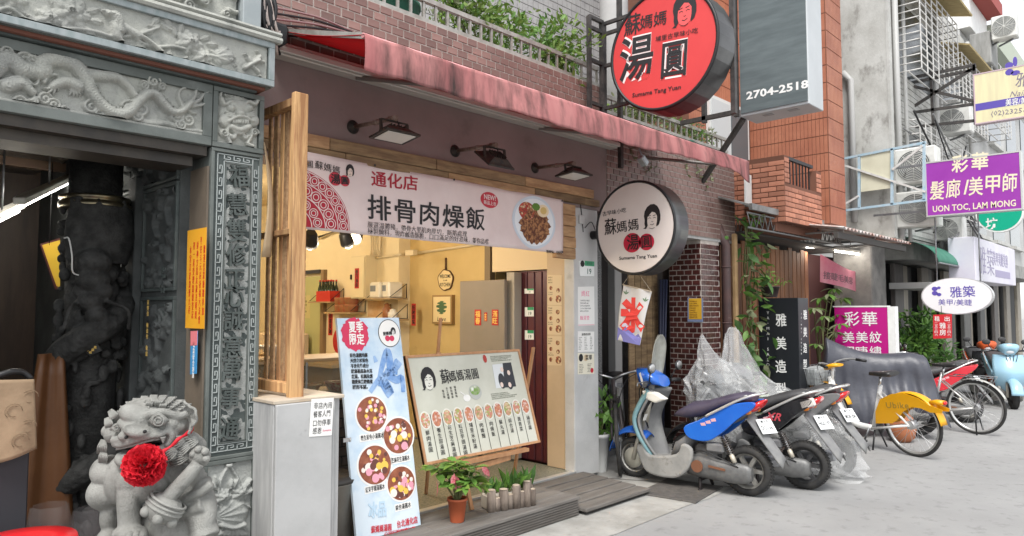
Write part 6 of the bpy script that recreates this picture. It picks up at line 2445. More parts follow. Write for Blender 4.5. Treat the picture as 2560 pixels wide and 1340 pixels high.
for i, (x, y, d, r_, a) in enumerate(((438, 1106, .055, 17, .4), (422, 1136, .075, 16, .6), (452, 1124, .045, 17, .5), (470, 1108, .02, 18, .4), (256, 1118, .0, 13, 1.4), (258, 1142, .0, 12, 1.5), (446, 1146, .05, 18, .3), (272, 1060, .03, 11, 1.9), (285, 1040, .02, 12, 2.2))):
    m = MB()
    for k in range(6):
        o_ = (k - 2.5) * r_ * .3
        ltube(m, [(x - r_ * 1.3 * cos(a) + o_ * sin(a), y + r_ * 1.3 * sin(a) + o_ * cos(a), d - .01), (x + o_ * sin(a) * 1.1, y + o_ * cos(a) * 1.1, d + .012), (x + r_ * 1.4 * cos(a) + o_ * sin(a) * .5, y - r_ * 1.4 * sin(a) + o_ * cos(a) * .5, d - .01)], (2.2, 2.6), 5)
    m.build('mane_lock', LST, LION)
ep_ = Pl(lp(470, 1045, .0), RT * .9 + _tv * .35)
def ear(a, b_):
    r_ = (1 - .15 * sin(3 * pi * b_)) * a
    th = -1.1 + 2.7 * b_
    return ep_.p(r_ * 46 * LK * cos(th) * .8, r_ * 44 * LK * sin(th), .012 * a * a * 2 - .02 * a * (1 - a) + .004 * sin(b_ * 9 * pi) * a)
m = MB().grid(lambda a, b_: ear(.08 + .92 * a, b_), 8, 24)
m.build('ear', LST, LION, solid=.01)
# pedestal below the frame
solid('pedestal', STONE, LION, (LC.x - .32, LC.x + .32, LC.y - .25, LC.y + .25, .0, .42), bev=.02)
solid('plinth', LST, LION, (LC.x - .29, LC.x + .29, LC.y - .22, LC.y + .22, .421, .5), bev=.015)
# red ribbon and pompon
PF = thing('red_pompon', 'ruffled red cloth pompon with ribbon hung round the stone lion', 'pompon', lp(362, 1210, .19))
RC = M('red_tulle', (.62, .01, .025), .6, c2=(.75, .03, .05), ns=30, tr=.3)
c = lp(361, 1163, .175)
m = MB()
q = random.Random(1)
for i in range(360):
    z = q.uniform(-1, 1)
    a = q.uniform(0, 2 * pi)
    s = math.sqrt(1 - z * z)
    d = V((s * cos(a), s * sin(a), z))
    u_, v_, _ = basis(d)
    t = q.uniform(0, pi)
    e1 = u_ * cos(t) + v_ * sin(t)
    e2 = -u_ * sin(t) + v_ * cos(t)
    r0, r1 = .035, .078 + q.uniform(-.008, .006)
    w_ = q.uniform(.016, .028)
    n = 5
    vs_ = []
    for j in range(n):
        f = j / (n - 1) - .5
        wob = e2 * .007 * sin(j * 2.4 + i)
        vs_ += [c + d * r0 + e1 * f * w_ * .4, c + d * r1 + e1 * f * w_ * 2 + wob]
    m.add(vs_, [(2 * j, 2 * j + 2, 2 * j + 3, 2 * j + 1) for j in range(n - 1)], True)
m.build('ruffle', RC, PF, kind='stuff')
m = MB()
rb = [lp(*p) for p in rockwalk([(395, 1140, .13), (425, 1118, .1), (452, 1095, .07), (478, 1078, .01), (484, 1070, -.04)], 5)]
vs_ = []
for i, p in enumerate(rb):
    hw = .010 + .004 * sin(i)
    vs_ += [p + ZA * hw, p - ZA * hw * .7 + _tv * .004]
m.add(vs_, [(2 * i, 2 * i + 2, 2 * i + 3, 2 * i + 1) for i in range(len(rb) - 1)], True)
m.build('ribbon', RC, PF, solid=.004)
# ================================================================== scooters and bicycles
def loft(m, secs, n=14, p=2.6):
    """a rounded body through sections (x, z, half width, half height, slope in degrees)"""
    vs_ = []
    for x, z, hw, hh, ang in secs:
        c, s = cos(R(ang)), sin(R(ang))
        for k in range(n):
            a = 2 * pi * k / n
            ca, sa = cos(a), sin(a)
            y = hw * math.copysign(abs(ca) ** (2 / p), ca)
            h = hh * math.copysign(abs(sa) ** (2 / p), sa)
            vs_.append(V((x - s * h, y, z + c * h)))
    k_ = len(secs)
    fs_ = [(i * n + k, i * n + (k + 1) % n, (i + 1) * n + (k + 1) % n, (i + 1) * n + k) for i in range(k_ - 1) for k in range(n)]
    if secs[0][0] > secs[-1][0]:
        fs_ = [f[::-1] for f in fs_]
    b = len(m.v)
    m.add(vs_, fs_, True)
    e0, e1 = tuple(b + k for k in range(n)), tuple(b + (k_ - 1) * n + k for k in range(n))
    m.f += [e0 if secs[0][0] > secs[-1][0] else e0[::-1], e1[::-1] if secs[0][0] > secs[-1][0] else e1]
    m.sm += [False, False]
    return m


def side(m, poly, y0, y1, k=0):
    if k:
        n = len(poly)
        P = rockwalk([poly[i % n] for i in range(-2, n + 3)], k)
        poly = P[2 * k:(n + 2) * k]
    return m.prism(poly, (0, 0, 0), XA, ZA, -y0, -y1)


def wheel(t, x, r, w_, rim, spokes=6, hub=.045, disc=None, name='wheel'):
    tm = MB()
    pr_ = [(r * .7, -w_ * .42), (r * .8, -w_ * .5), (r * .93, -w_ * .42), (r, -w_ * .12), (r, w_ * .12), (r * .93, w_ * .42), (r * .8, w_ * .5), (r * .7, w_ * .42), (r * .7, -w_ * .42)]
    tm.lathe(pr_, (x, 0, r), YA, 40, caps=False)
    for k in range(48):
        a = 2 * pi * k / 48
        for s in (-1, 1):
            tm.box(V((x + r * .981 * cos(a), s * w_ * .22, r + r * .981 * sin(a))), (.008, w_ * .3, .008), Matrix.Rotation(-a, 3, 'Y') @ Matrix.Rotation(s * .6, 3, 'X'))
    wo = tm.build(name, RUBBER, t)
    rm = MB()
    rm.lathe([(r * .72, -w_ * .4), (r * .66, -w_ * .36), (r * .62, -w_ * .2), (r * .62, w_ * .2), (r * .66, w_ * .36), (r * .72, w_ * .4)], (x, 0, r), YA, 36, caps=False)
    rm.lathe([(hub, -w_ * .5), (hub, w_ * .5)], (x, 0, r), YA, 16)
    for k in range(spokes):
        a = 2 * pi * k / spokes
        rm.beam((x + hub * .6 * cos(a), 0, r + hub * .6 * sin(a)), (x + r * .66 * cos(a), 0, r + r * .66 * sin(a)), .03, w_ * .35, YA)
    rm.build('rim', rim, wo)
    if disc:
        MB().lathe([(r * .5, w_ * .42), (r * .5, w_ * .5), (.02, w_ * .55)], (x, 0, r), YA, 24).build('hub_cover', disc, wo)
    return wo


def shock(t, a, b, r=.026):
    a, b = V(a), V(b)
    d = b - a
    u, v, _ = basis(d)
    m = MB().tube([a + d * (.06 + .6 * i / 70) + (u * cos(i * .7) + v * sin(i * .7)) * r for i in range(71)], .006, 5)
    m.build('shock_spring', M('spring_dark', (.09, .08, .075), .4, .6), t)
    MB().tube([a, b], .012, 8).build('shock_rod', CHROME, t)
    MB().tube([a + d * .66, b - d * .05], .02, 10).build('shock_body', M('shock_cream', (.5, .46, .38), .5, .3), t)


def plate(t, c, ang, body, m4=None):
    yw = R(28)
    bx = V((-cos(yw), sin(yw), 0))
    pl = Pl(V(c) + bx * .02, ZA.cross(bx), ZA * cos(R(ang)) - bx * sin(R(ang)))
    m = MB()
    pl.rect(m, -.075, .075, -.065, .065, 0, .003)
    po = m.build('licence_plate', M('plate_white', (.72, .74, .74), .4), t)
    m = MB()
    pl.text(m, body, 0, -.012, .05, .012, .0035, .001, .12)
    pl.text(m, '臺北市', 0, .042, .022, .0, .0035, .001, .08, res=1)
    m.build('lettering', INK, po)


def scooter(label, loc, rot, body, body2, seat, rimm, cowl=True, extra=None, lean=0.0, group=None, shield=None, num='HCB-561', front=True, name='scooter', mirrors=True):
    t = thing(name, label, 'scooter', loc, rot, group, local=True, tilt=(lean, 'X') if lean else None)
    shield = shield or body2
    wheel(t, -.53, .2, .105, rimm)
    # drive case, engine, exhaust
    m = MB()
    loft(m, [(-.06, .2, .05, .075, 0), (-.16, .21, .06, .1, 0), (-.32, .19, .055, .085, 0), (-.46, .185, .05, .085, 0), (-.56, .19, .04, .075, 0), (-.6, .19, .03, .05, 0)], 16)
    m.v = [(x, y + .1, z) for x, y, z in m.v]
    m.build('drive_case', M('cast_grey', (.12, .12, .12), .5, .4, c2=(.17, .17, .165), ns=14, bump=.2, bs=60), t)
    m = MB()
    m.lathe([(.05, 0), (.05, .012)], (-.16, .158, .21), YA, 18)
    m.beam((-.26, .165, .225), (-.4, .16, .21), .008, .018)
    m.build('case_trim', M('kick_rust', (.2, .09, .05), .6, .3), t)
    MB().box((-.2, .02, .3), (.2, .16, .16), None, .03).build('engine', M('engine_grey', (.17, .17, .17), .5, .5, c2=(.08, .08, .08), ns=10), t)
    MB().box((-.3, .1, .37), (.16, .07, .08), None, .025).build('air_box', GREYP, t)
    m = MB().tube(rockwalk([(-.1, -.08, .2), (-.25, -.14, .17), (-.4, -.15, .22), (-.72, -.15, .28)], 4), [.018] * 8 + [.05] * 5, 12)
    m.build('exhaust', STEEL, t)
    shock(t, (-.37, .12, .48), (-.47, .12, .26))
    m = MB()
    m.tube([(-.14, .06, .16), (-.17, .13, .01)], .013, 6)
    m.tube([(-.14, -.06, .16), (-.17, -.13, .01)], .013, 6)
    m.tube([(-.15, -.1, .08), (-.15, .1, .08)], .01, 6)
    m.tube([(-.17, .09, .012), (-.17, .16, .012)], .012, 6)
    m.build('centre_stand', M('stand_iron', (.035, .03, .03), .6, .4), t)
    # under-seat body, side panels, seat
    m = MB()
    loft(m, [(.04, .27, .12, .09, 80), (-.01, .4, .13, .1, 70), (-.08, .49, .13, .12, 40), (-.25, .56, .12, .1, 20), (-.5, .66, .1, .07, 20), (-.62, .72, .06, .05, 20)], 14)
    m.build('under_body', GREYP, t)
    for s in (-1, 1):
        m = MB()
        pan = [(-.055, .53), (-.05, .47), (-.11, .425), (-.25, .425), (-.37, .5), (-.5, .62), (-.63, .72), (-.62, .77), (-.4, .72), (-.2, .6)]
        side(m, pan, s * .115, s * .155, 4)
        m.build('side_panel', body, t, bevel=.012)
        m = MB()
        for j in range(3):
            side(m, [(-.2 - j * .045, .545 + j * .02), (-.24 - j * .045, .55 + j * .022), (-.23 - j * .045, .575 + j * .022), (-.19 - j * .045, .565 + j * .02)], s * .1552, s * .1562)
        m.build('panel_decal', M('decal_pink', (.62, .35, .38), .5), t)
    m = MB()
    loft(m, [(.07, .60, .06, .05, 60), (.04, .635, .11, .07, 50), (-.06, .65, .135, .075, 15), (-.2, .675, .14, .07, 12), (-.36, .745, .135, .06, 20), (-.5, .785, .12, .05, 10), (-.6, .795, .09, .03, 0)], 18)
    m.build('seat', seat, t)
    m = MB()
    for s in (-1, 1):
        m.tube(rockwalk([(-.24, s * .16, .625), (-.3, s * .165, .66), (-.5, s * .15, .77), (-.62, s * .12, .82), (-.67, s * .07, .83)], 4), .011, 8)
    m.tube([(-.67, -.07, .83), (-.67, .07, .83)], .011, 8)
    m.tube([(-.56, -.13, .81), (-.56, .13, .81)], .008, 6)
    m.build('grab_rail', M('rail_silver', (.62, .62, .6), .3, .7), t)
    m = MB()
    loft(m, [(-.55, .695, .09, .04, 20), (-.62, .725, .1, .05, 20), (-.665, .75, .08, .035, 20), (-.68, .76, .05, .015, 20)], 14)
    m.build('tail_light', M('tail_red', (.6, .01, .012), .15, coat=.5), t)
    for s in (-1, 1):
        MB().sphere((-.57, s * .105, .685), (.035, .02, .024), 10, 6).build('indicator', M('amber_lens', (.7, .22, .03), .2), t)
    m = MB()
    m.grid(lambda a, b: V((-.56 - .27 * b, (a - .5) * (.2 - .05 * b), .62 - .36 * b + .06 * cos((a - .5) * pi))), 10, 8)
    m.build('rear_mudguard', GREYP, t, solid=.008)
    plate(t, (-.67, 0, .57), 38, num)
    # floor and leg shield
    m = MB()
    side(m, [(.36, .3), (.3, .225), (.02, .225), (-.04, .3), (-.1, .24), (.0, .15), (.14, .1), (.3, .1), (.36, .17)], -.15, .15)
    m.build('footboard', M('worn_board', (.3, .295, .28), .65, c2=(.2, .195, .185), ns=6), t, bevel=.02)
    for s in (-1, 1):
        m = MB()
        side(m, [(.4, .31), (.37, .2), (.3, .1), (.14, .075), (.0, .1), (-.1, .2), (-.12, .34), (-.03, .38), (.03, .285), (.27, .25), (.33, .33)], s * .13, s * .175, 4)
        m.build('side_skirt', M('skirt_grey', (.22, .22, .21), .5, c2=(.3, .295, .28), ns=7, dirt=((.13, .12, .105), 14, .56, .75)), t, bevel=.025)
    def sh(off, w0):
        P = rockwalk([(.35, .80), (.42, .68), (.475, .55), (.45, .42), (.39, .3), (.33, .2)], 5)
        def f(a, b):
            i = min(int(b * (len(P) - 1)), len(P) - 2)
            k = b * (len(P) - 1) - i
            x = P[i][0] + (P[i + 1][0] - P[i][0]) * k
            z = P[i][1] + (P[i + 1][1] - P[i][1]) * k
            y = (a - .5) * 2
            return V((x + off - .09 * y * y, y * w0 * (.5 + .5 * sin(pi * min(1, .25 + b * .75))), z))
        return f
    m = MB().grid(sh(0, .225), 14, 20)
    m.build('leg_shield', shield, t, solid=.03)
    m = MB().grid(sh(-.035, .21), 14, 20)
    m.build('inner_shield', M('inner_grey', (.2, .2, .2), .6, c2=(.27, .27, .26), ns=5), t, solid=.02)
    MB().box((.375, .0, .66), (.05, .16, .16), Matrix.Rotation(R(-28), 3, 'Y'), .02).build('glove_box', DKPLASTIC, t)
    m = MB()
    for k in range(4):
        m.tube(rockwalk([(.28, .12 - .06 * k, .87), (.4, .1 - .05 * k, .8), (.41, .04 - .02 * k, .6), (.36, .02, .45)], 4), .005, 5)
    m.tube(rockwalk([(-.1, .14, .3), (-.2, .16, .34), (-.35, .15, .3), (-.5, .14, .24)], 4), .006, 5)
    m.build('cables', BLACK, t, kind='stuff')
    # front wheel, fork, fender
    if front:
        wheel(t, .5, .18, .095, rimm, 5, disc=M('brake_cream', (.52, .5, .42), .5, .3))
        m = MB()
        for s in (-1, 1):
            m.tube([(.49, s * .07, .17), (.42, s * .06, .42)], .02, 8)
        m.tube([(.42, 0, .4), (.33, 0, .84)], .028, 10)
        m.build('fork', M('fork_cream', (.5, .47, .4), .5, .3), t)
        m = MB()
        m.grid(lambda a, b: V((.5 + (.225 + .02 * cos((a - .5) * pi)) * cos(R(5 + 125 * b)), (a - .5) * .16, .2 + (.205 + .05 * cos((a - .5) * pi)) * sin(R(5 + 125 * b)))), 8, 14)
        m.build('front_fender', body, t, solid=.006)
    # handlebar, cowl, mirrors
    m = MB()
    for s in (-1, 1):
        m.tube([(.3, 0, .85), (.28, s * .18, .87), (.24, s * .3, .865)], .013, 8)
    m.build('handlebar', BLACK, t)
    for s in (-1, 1):
        MB().tube([(.265, s * .23, .868), (.225, s * .34, .862)], .019, 10).build('grip', DKPLASTIC, t)
        m = MB().tube([(.28, s * .2, .88), (.32, s * .28, .87), (.285, s * .35, .855)], .006, 6)
        m.build('brake_lever', STEEL, t)
        if not mirrors:
            continue
        m = MB().tube([(.25, s * .2, .88), (.22, s * .24, .96)], .006, 6)
        m.build('mirror_stem', BLACK, t)
        m = MB().sphere((.2, s * .26, 1.0), (.016, .06, .045), 16, 8)
        mo_ = m.build('mirror', DKPLASTIC, t)
        MB().sphere((.186, s * .26, 1.0), (.006, .054, .039), 16, 8).build('mirror_glass', CHROME, mo_)
    m = MB()
    loft(m, [(.42, .85, .07, .06, -30), (.385, .91, .13, .1, -40), (.3, .91, .145, .085, -30), (.21, .875, .1, .05, -20)], 16)
    m.build('handle_cowl', body, t)
    MB().sphere((.405, 0, .87), (.03, .075, .045), 14, 8).build('headlight', M('lamp_glass', (.7, .72, .74), .08, spec=.8), t)
    if extra:
        extra(t)
    return t


BLUE = M('scooter_blue', (.015, .11, .5), .25, c2=(.02, .14, .55), ns=4, coat=.5, dirt=((.25, .3, .4), 12, .68, .8))
TEAL = M('faded_teal', (.16, .3, .32), .5, c2=(.2, .34, .38), ns=6, dirt=((.3, .3, .28), 10, .6, .8))
SEATP = M('aubergine_vinyl', (.05, .04, .065), .55, c2=(.065, .055, .085), ns=8, bump=.2, bs=200)
SEATB = M('black_vinyl', (.045, .045, .047), .5, c2=(.06, .06, .062), ns=8, bump=.2, bs=200)
ALLOY = M('dirty_alloy', (.4, .39, .36), .45, .6, c2=(.25, .24, .22), ns=12)
BLKP = M('scooter_black', (.012, .012, .014), .2, coat=.5)


def blue_extra(t):
    m = MB()
    m.grid(lambda a, b: V((.27 + .06 * (1 - b) - .02 * (a - .5) ** 2 * 8, (a - .5) * (.2 + .05 * sin(pi * b)) * (1 if b < .75 else math.sqrt(max(.04, 1 - ((b - .75) / .25) ** 2))), .86 + .42 * b)), 8, 16)
    m.build('windshield', M('scratched_acrylic', (.5, .5, .45), .4, alpha=.72, c2=(.38, .38, .33), ns=9), t, solid=.004)
    m = MB()
    for s in (1,):
        side(m, [(.33, .8), (.2, .79), (.1, .74), (.2, .7), (.3, .73)], s * .12, s * .2)
    m.build('hand_guard', M('guard_white', (.68, .66, .6), .5), t, bevel=.015)
    m = MB()
    side(m, [(.37, .95), (.33, .82), (.35, .82), (.385, .94)], .132, .136)
    m.build('cowl_decal', M('decal_silver', (.6, .58, .55), .4), t)
    MB().box((.335, .12, .56), (.004, .05, .06), Matrix.Rotation(R(-20), 3, 'Y')).build('sticker', PAPER, t)


scooter('blue scooter with aubergine seat and scratched windshield beside the shop deck', (5.52, -.765, 0), R(95), BLUE, TEAL, SEATP, ALLOY, extra=blue_extra, group='scooters parked nose to the shops', shield=TEAL, num='DCL-561')


def decal_x(t):
    pl = Pl((-.38, .157, .58), XA, ZA)
    pl = Pl((-.3, .157, .6), -XA, ZA)
    m = MB()
    pl.text(m, 'XR', .02, .0, .09, .02, .001, .001, .14, shear=.4)
    m.build('decal', M('decal_red', (.5, .06, .08), .4), t)
    MB().box((-.6, .135, .73), (.12, .04, .07), Matrix.Rotation(R(20), 3, 'Y'), .015).build('clear_lens', M('clear_tail', (.6, .56, .52), .15), t)


BK = V((6.1 + .53 * cos(R(95)), -1.543 + .53 * sin(R(95)), 0))
scooter('black scooter with grey seat and red tail light beside the blue scooter', BK, R(95), BLKP, BLKP, SEATB, DKPLASTIC, extra=decal_x, group='scooters parked nose to the shops', num='HGS-193', mirrors=False)
CV = V((6.66 + .53 * cos(R(95)), -1.56 + .53 * sin(R(95)), 0))
scooter('grey scooter under a cloudy plastic sheet, third from the shop', CV, R(95), GREYP, GREYP, SEATB, DKPLASTIC, group='scooters parked nose to the shops', num='MQB-206', mirrors=False)

POLY = M('cloudy_plastic', (.62, .63, .63), .25, c2=(.78, .79, .78), ns=9, alpha=.26, spec=.8, bump=.5, bs=25)


def sheet3(label, root, rot, secs, n=30, seed=1):
    """a loose plastic cover hung over a scooter: (x, z, half length, half width, sideways shift)"""
    q = random.Random(seed)
    ph = [q.uniform(0, 6.28) for _ in range(6)]
    M4 = Matrix.Translation(V(root)) @ Matrix.Rotation(rot, 4, 'Z')
    def f(a, b):
        i = min(int(b * (len(secs) - 1)), len(secs) - 2)
        k = b * (len(secs) - 1) - i
        s = [secs[i][j] + (secs[i + 1][j] - secs[i][j]) * k for j in range(5)]
        th = 2 * pi * a
        wr = 1 + .1 * abs(sin(2.5 * th + ph[0] + 3 * b)) - .12 * abs(sin(4 * th + ph[1] - 6 * b)) + q.uniform(-.05, .05)
        return M4 @ V((s[0] + s[2] * cos(th) * wr, s[4] + s[3] * sin(th) * wr, s[1] + .03 * sin(5 * th + ph[3]) * b + q.uniform(-.012, .012)))
    m = MB().grid(f, n, 24, False, closed_u=True)
    m.f = [t for f_ in m.f for t in ((f_[0], f_[1], f_[2]), (f_[0], f_[2], f_[3]))]
    m.sm = [False] * len(m.f)
    return m.build('plastic_cover', POLY, None, label=label, cat='cover', group='plastic covers over scooters')


sheet3('peaked plastic cover over the black scooter handlebars beside the brick pier', (BK.x, BK.y, 0), R(95), [(.32, 1.27, .012, .02, .12), (.31, 1.17, .05, .07, .1), (.3, 1.05, .09, .15, .03), (.28, .98, .15, .31, -.05), (.28, .87, .2, .4, -.03), (.28, .7, .22, .39, -.02), (.24, .5, .22, .27, .0), (.18, .36, .2, .22, .02)], seed=3)
sheet3('tall cloudy plastic cover over the third scooter before the black sign', (CV.x, CV.y, 0), R(95), [(.34, 1.33, .02, .05, .06), (.34, 1.28, .05, .13, .06), (.33, 1.15, .08, .2, .05), (.32, .98, .13, .32, .0), (.28, .82, .22, .4, .0), (.1, .66, .46, .36, .0), (-.05, .55, .58, .22, .0), (-.12, .36, .62, .22, .0), (-.16, .1, .64, .22, .0), (-.18, .02, .66, .24, .0)], seed=8)


# ------------------------------------------------------------------ bicycles
def bicycle(label, loc, rot, framem, kind, fender=None, lean=R(-5)):
    t = thing('bicycle', label, 'bicycle', loc, rot, 'bicycles parked by the kerb', local=True, tilt=(lean, 'X'))
    r = .325
    for x in (-.55, .52):
        m = MB().ring((x, 0, r), YA, r - .016, .018, 48, 8)
        wo = m.build('wheel', RUBBER, t)
        m = MB().lathe([(r - .03, -.012), (r - .048, -.01), (r - .048, .01), (r - .03, .012)], (x, 0, r), YA, 48, caps=False)
        m.build('rim', M('bike_alloy', (.6, .6, .58), .3, .7), wo)
        m = MB()
        for k in range(28):
            a = 2 * pi * k / 28
            s = 1 if k % 2 else -1
            m.tube([(x + .025 * cos(a + .8 * s), s * .03, r + .025 * sin(a + .8 * s)), (x + (r - .04) * cos(a), 0, r + (r - .04) * sin(a))], .0022, 4, caps=False)
        m.build('spokes', CHROME, wo, kind='stuff')
        MB().lathe([(.045 if x < 0 else .03, -.04), (.045 if x < 0 else .03, .04)], (x, 0, r), YA, 16).build('hub', M('hub_alloy', (.5, .5, .5), .4, .7), wo)
    m = MB()
    if kind == 'white':
        m.tube(rockwalk([(.44, 0, .74), (.4, 0, .6), (.3, 0, .36), (.14, 0, .24), (-.08, 0, .22)], 6), .034, 12)
        m.tube([(-.08, 0, .22), (-.22, 0, .7)], .022, 10)
    else:
        m.tube([(.42, 0, .74), (.3, 0, .45), (-.08, 0, .27)], .016, 10)
        m.tube([(.43, 0, .68), (.05, 0, .5), (-.14, 0, .42)], .014, 10)
        m.tube([(-.08, 0, .25), (-.2, 0, .72)], .016, 10)
    for s in (-1, 1):
        m.tube([(-.08, s * .03, .22), (-.55, s * .055, r)], .013 if kind == 'white' else .01, 8)
        m.tube([(-.2, s * .03, .62), (-.55, s * .055, r)], .011 if kind == 'white' else .009, 8)
        m.tube([(.42, s * .03, .68), (.5, s * .05, .4), (.52, s * .05, r)], .013, 8)
    m.tube([(.42, 0, .66), (.39, 0, .86)], .018, 10)
    m.build('frame', framem, t)
    m = MB().tube([(-.2, 0, .66), (-.23, 0, .8)], .014, 8)
    m.build('seat_post', CHROME, t)
    m = MB()
    loft(m, [(-.1, .815, .022, .02, 5), (-.18, .82, .04, .025, 0), (-.28, .825, .085, .03, -5), (-.36, .835, .1, .032, -8), (-.4, .84, .08, .02, -8)], 14)
    m.build('saddle', M('saddle_black', (.025, .024, .024), .4), t)
    m = MB()
    for s in (-1, 1):
        m.tube(rockwalk([(.39, 0, .86), (.42, s * .1, .9), (.36, s * .24, .92), (.22, s * .3, .9)], 4), .011, 8)
    m.build('handlebar', CHROME if kind != 'white' else GREYP, t)
    for s in (-1, 1):
        MB().tube([(.3, s * .275, .91), (.19, s * .31, .895)], .016, 8).build('grip', BLACK, t)
        m = MB().tube(rockwalk([(.36, s * .24, .9), (.5, s * .12, .85), (.52, s * .03, .65), (.5, 0, .5)], 4), .004, 5)
        m.build('brake_cable', BLACK, t)
    m = MB().lathe([(.09, -.004), (.09, .004)], (-.08, -.06, .23), YA, 24)
    m.tube([(-.08, .07, .23), (-.02, .08, .09)], .01, 6)
    m.tube([(-.08, -.07, .23), (-.14, -.08, .37)], .01, 6)
    m.build('crank', STEEL, t)
    for p in ((-.02, .12, .09), (-.14, -.12, .37)):
        MB().box(p, (.08, .09, .022), None, .006).build('pedal', DKPLASTIC, t)
    m = MB()
    for s in (-1, 1):
        m.tube([(-.12 if kind == 'white' else -.55, s * .03, .21 if kind == 'white' else .31), (-.14 if kind == 'white' else -.58, s * .11, .012)], .009, 6)
    m.build('kickstand', BLACK, t)
    if kind == 'white':
        YEL = M('bike_yellow', (.75, .36, .006), .35, c2=(.7, .33, .006), ns=4, coat=.2, dirt=((.45, .28, .05), 15, .66, .8))
        for s in (-1, 1):
            m = MB()
            P = [(-.16, .29), (-.17, .42), (-.24, .56), (-.38, .63), (-.52, .655), (-.68, .62), (-.8, .56), (-.93, .53), (-.92, .5), (-.8, .49), (-.7, .52), (-.6, .52), (-.5, .46), (-.42, .36), (-.36, .32)]
            side(m, P, s * .05, s * .056)
            f = m.build('wheel_cover', YEL, t)
            pl = Pl((-.42, s * .0565, .52), -XA * s, ZA)
            m = MB()
            if s > 0:
                pl.text(m, 'Ubike', .02, .0, .09, -.004, .001, .001, .26, tilt=R(6))
                m.build('lettering', M('cover_ink', (.3, .2, .04), .5), f)
        m = MB()
        m.grid(lambda a, b: V((-.55 + .35 * cos(R(10 + 160 * b)), (a - .5) * .1, r + (.35 + .01 * cos((a - .5) * pi)) * sin(R(10 + 160 * b)) - .02)), 4, 20)
        m.build('rear_fender', YEL, t, solid=.004)
        m = MB()
        loft(m, [(-.78, .585, .035, .02, 5), (-.84, .59, .04, .026, 0), (-.92, .59, .035, .022, 0)], 10)
        m.build('tail_housing', YEL, t)
        MB().sphere((-.925, 0, .59), (.014, .03, .02), 8, 6).build('tail_light', MATS['tail_red'], t)
        m = MB()
        m.grid(lambda a, b: V((.52 + .345 * cos(R(50 + 110 * b)), (a - .5) * .07, r + .345 * sin(R(50 + 110 * b)))), 4, 14)
        m.build('front_fender', YEL, t, solid=.004)
        m = MB()
        loft(m, [(.46, .84, .07, .03, -10), (.38, .87, .09, .025, -10), (.28, .88, .05, .015, 0)], 12)
        m.build('control_head', YEL, t)
    else:
        m = MB()
        m.grid(lambda a, b: V((-.55 + .345 * cos(R(20 + 140 * b)), (a - .5) * .06, r + .345 * sin(R(20 + 140 * b)))), 4, 20)
        m.build('rear_fender', M('fender_silver', (.55, .54, .5), .4, .5), t, solid=.003)
        m = MB()
        for s in (-1, 1):
            m.tube([(-.3, s * .07, .7), (-.78, s * .07, .7), (-.55, s * .06, r)], .006, 6)
        for k in range(4):
            m.tube([(-.35 - k * .13, -.07, .7), (-.35 - k * .13, .07, .7)], .005, 5)
        m.build('rear_rack', STEEL, t)
    # basket
    if kind != 'bare':
        m = MB()
        x0, x1, y0, z0, z1 = .5, .76, .16, .6, .84
        for k in range(7):
            y = -y0 + 2 * y0 * k / 6
            m.tube([(x0 + .02, y * .8, z0), (x0, y, z1)], .0035, 4)
            m.tube([(x1 - .03, y * .8, z0), (x1, y, z1)], .0035, 4)
        for k in range(6):
            x = x0 + (x1 - x0) * k / 5
            for s in (-1, 1):
                m.tube([(x, s * y0 * .8, z0), (x, s * y0, z1)], .0035, 4)
        for k in range(5):
            z = z0 + (z1 - z0) * k / 4
            e = .8 + .2 * k / 4
            m.tube([(x0, -y0 * e, z), (x1, -y0 * e, z), (x1, y0 * e, z), (x0, y0 * e, z)], .0035, 4, closed=True)
        m.build('basket', M('basket_grey', (.3, .31, .32), .4, .5), t)
        MB().box((x0 + .14, 0, z0 + .13), (.2, .24, .2), None, .01).build('basket_plate', M('basket_panel', (.32, .34, .34), .5, c2=(.4, .42, .42), ns=9), t)
    return t


BA = R(68)
bicycle('white step-through bicycle with a yellow rear wheel cover', (8.21 + .55 * cos(BA), -1.83 + .55 * sin(BA), 0), BA, M('bike_white', (.74, .74, .72), .3, coat=.3), 'white')
BB = R(82)
bicycle('silver city bicycle parked behind the covered motorbike', (10.2 + .55 * cos(BB), -2.0 + .55 * sin(BB), 0), BB, M('bike_silver', (.55, .54, .52), .35, .6), 'silver')
bicycle('dark bicycle leaning by the column behind the blue scooter', (5.86, .17, 0), R(215), M('bike_dark', (.06, .05, .05), .4), 'bare', lean=R(4))

# terracotta jar behind the yellow wheel
jp_ = at(2262, 1118, Z=0)
MB().lathe([(.08, 0), (.13, .05), (.15, .16), (.12, .27), (.07, .33), (.08, .36), (.06, .36)], (jp_.x + .35, jp_.y + .12, 0), ZA, 24).build('clay_jar', M('terracotta', (.4, .15, .07), .75, c2=(.32, .11, .05), ns=6), None, label='round terracotta jar standing behind the yellow bicycle wheel', cat='jar')

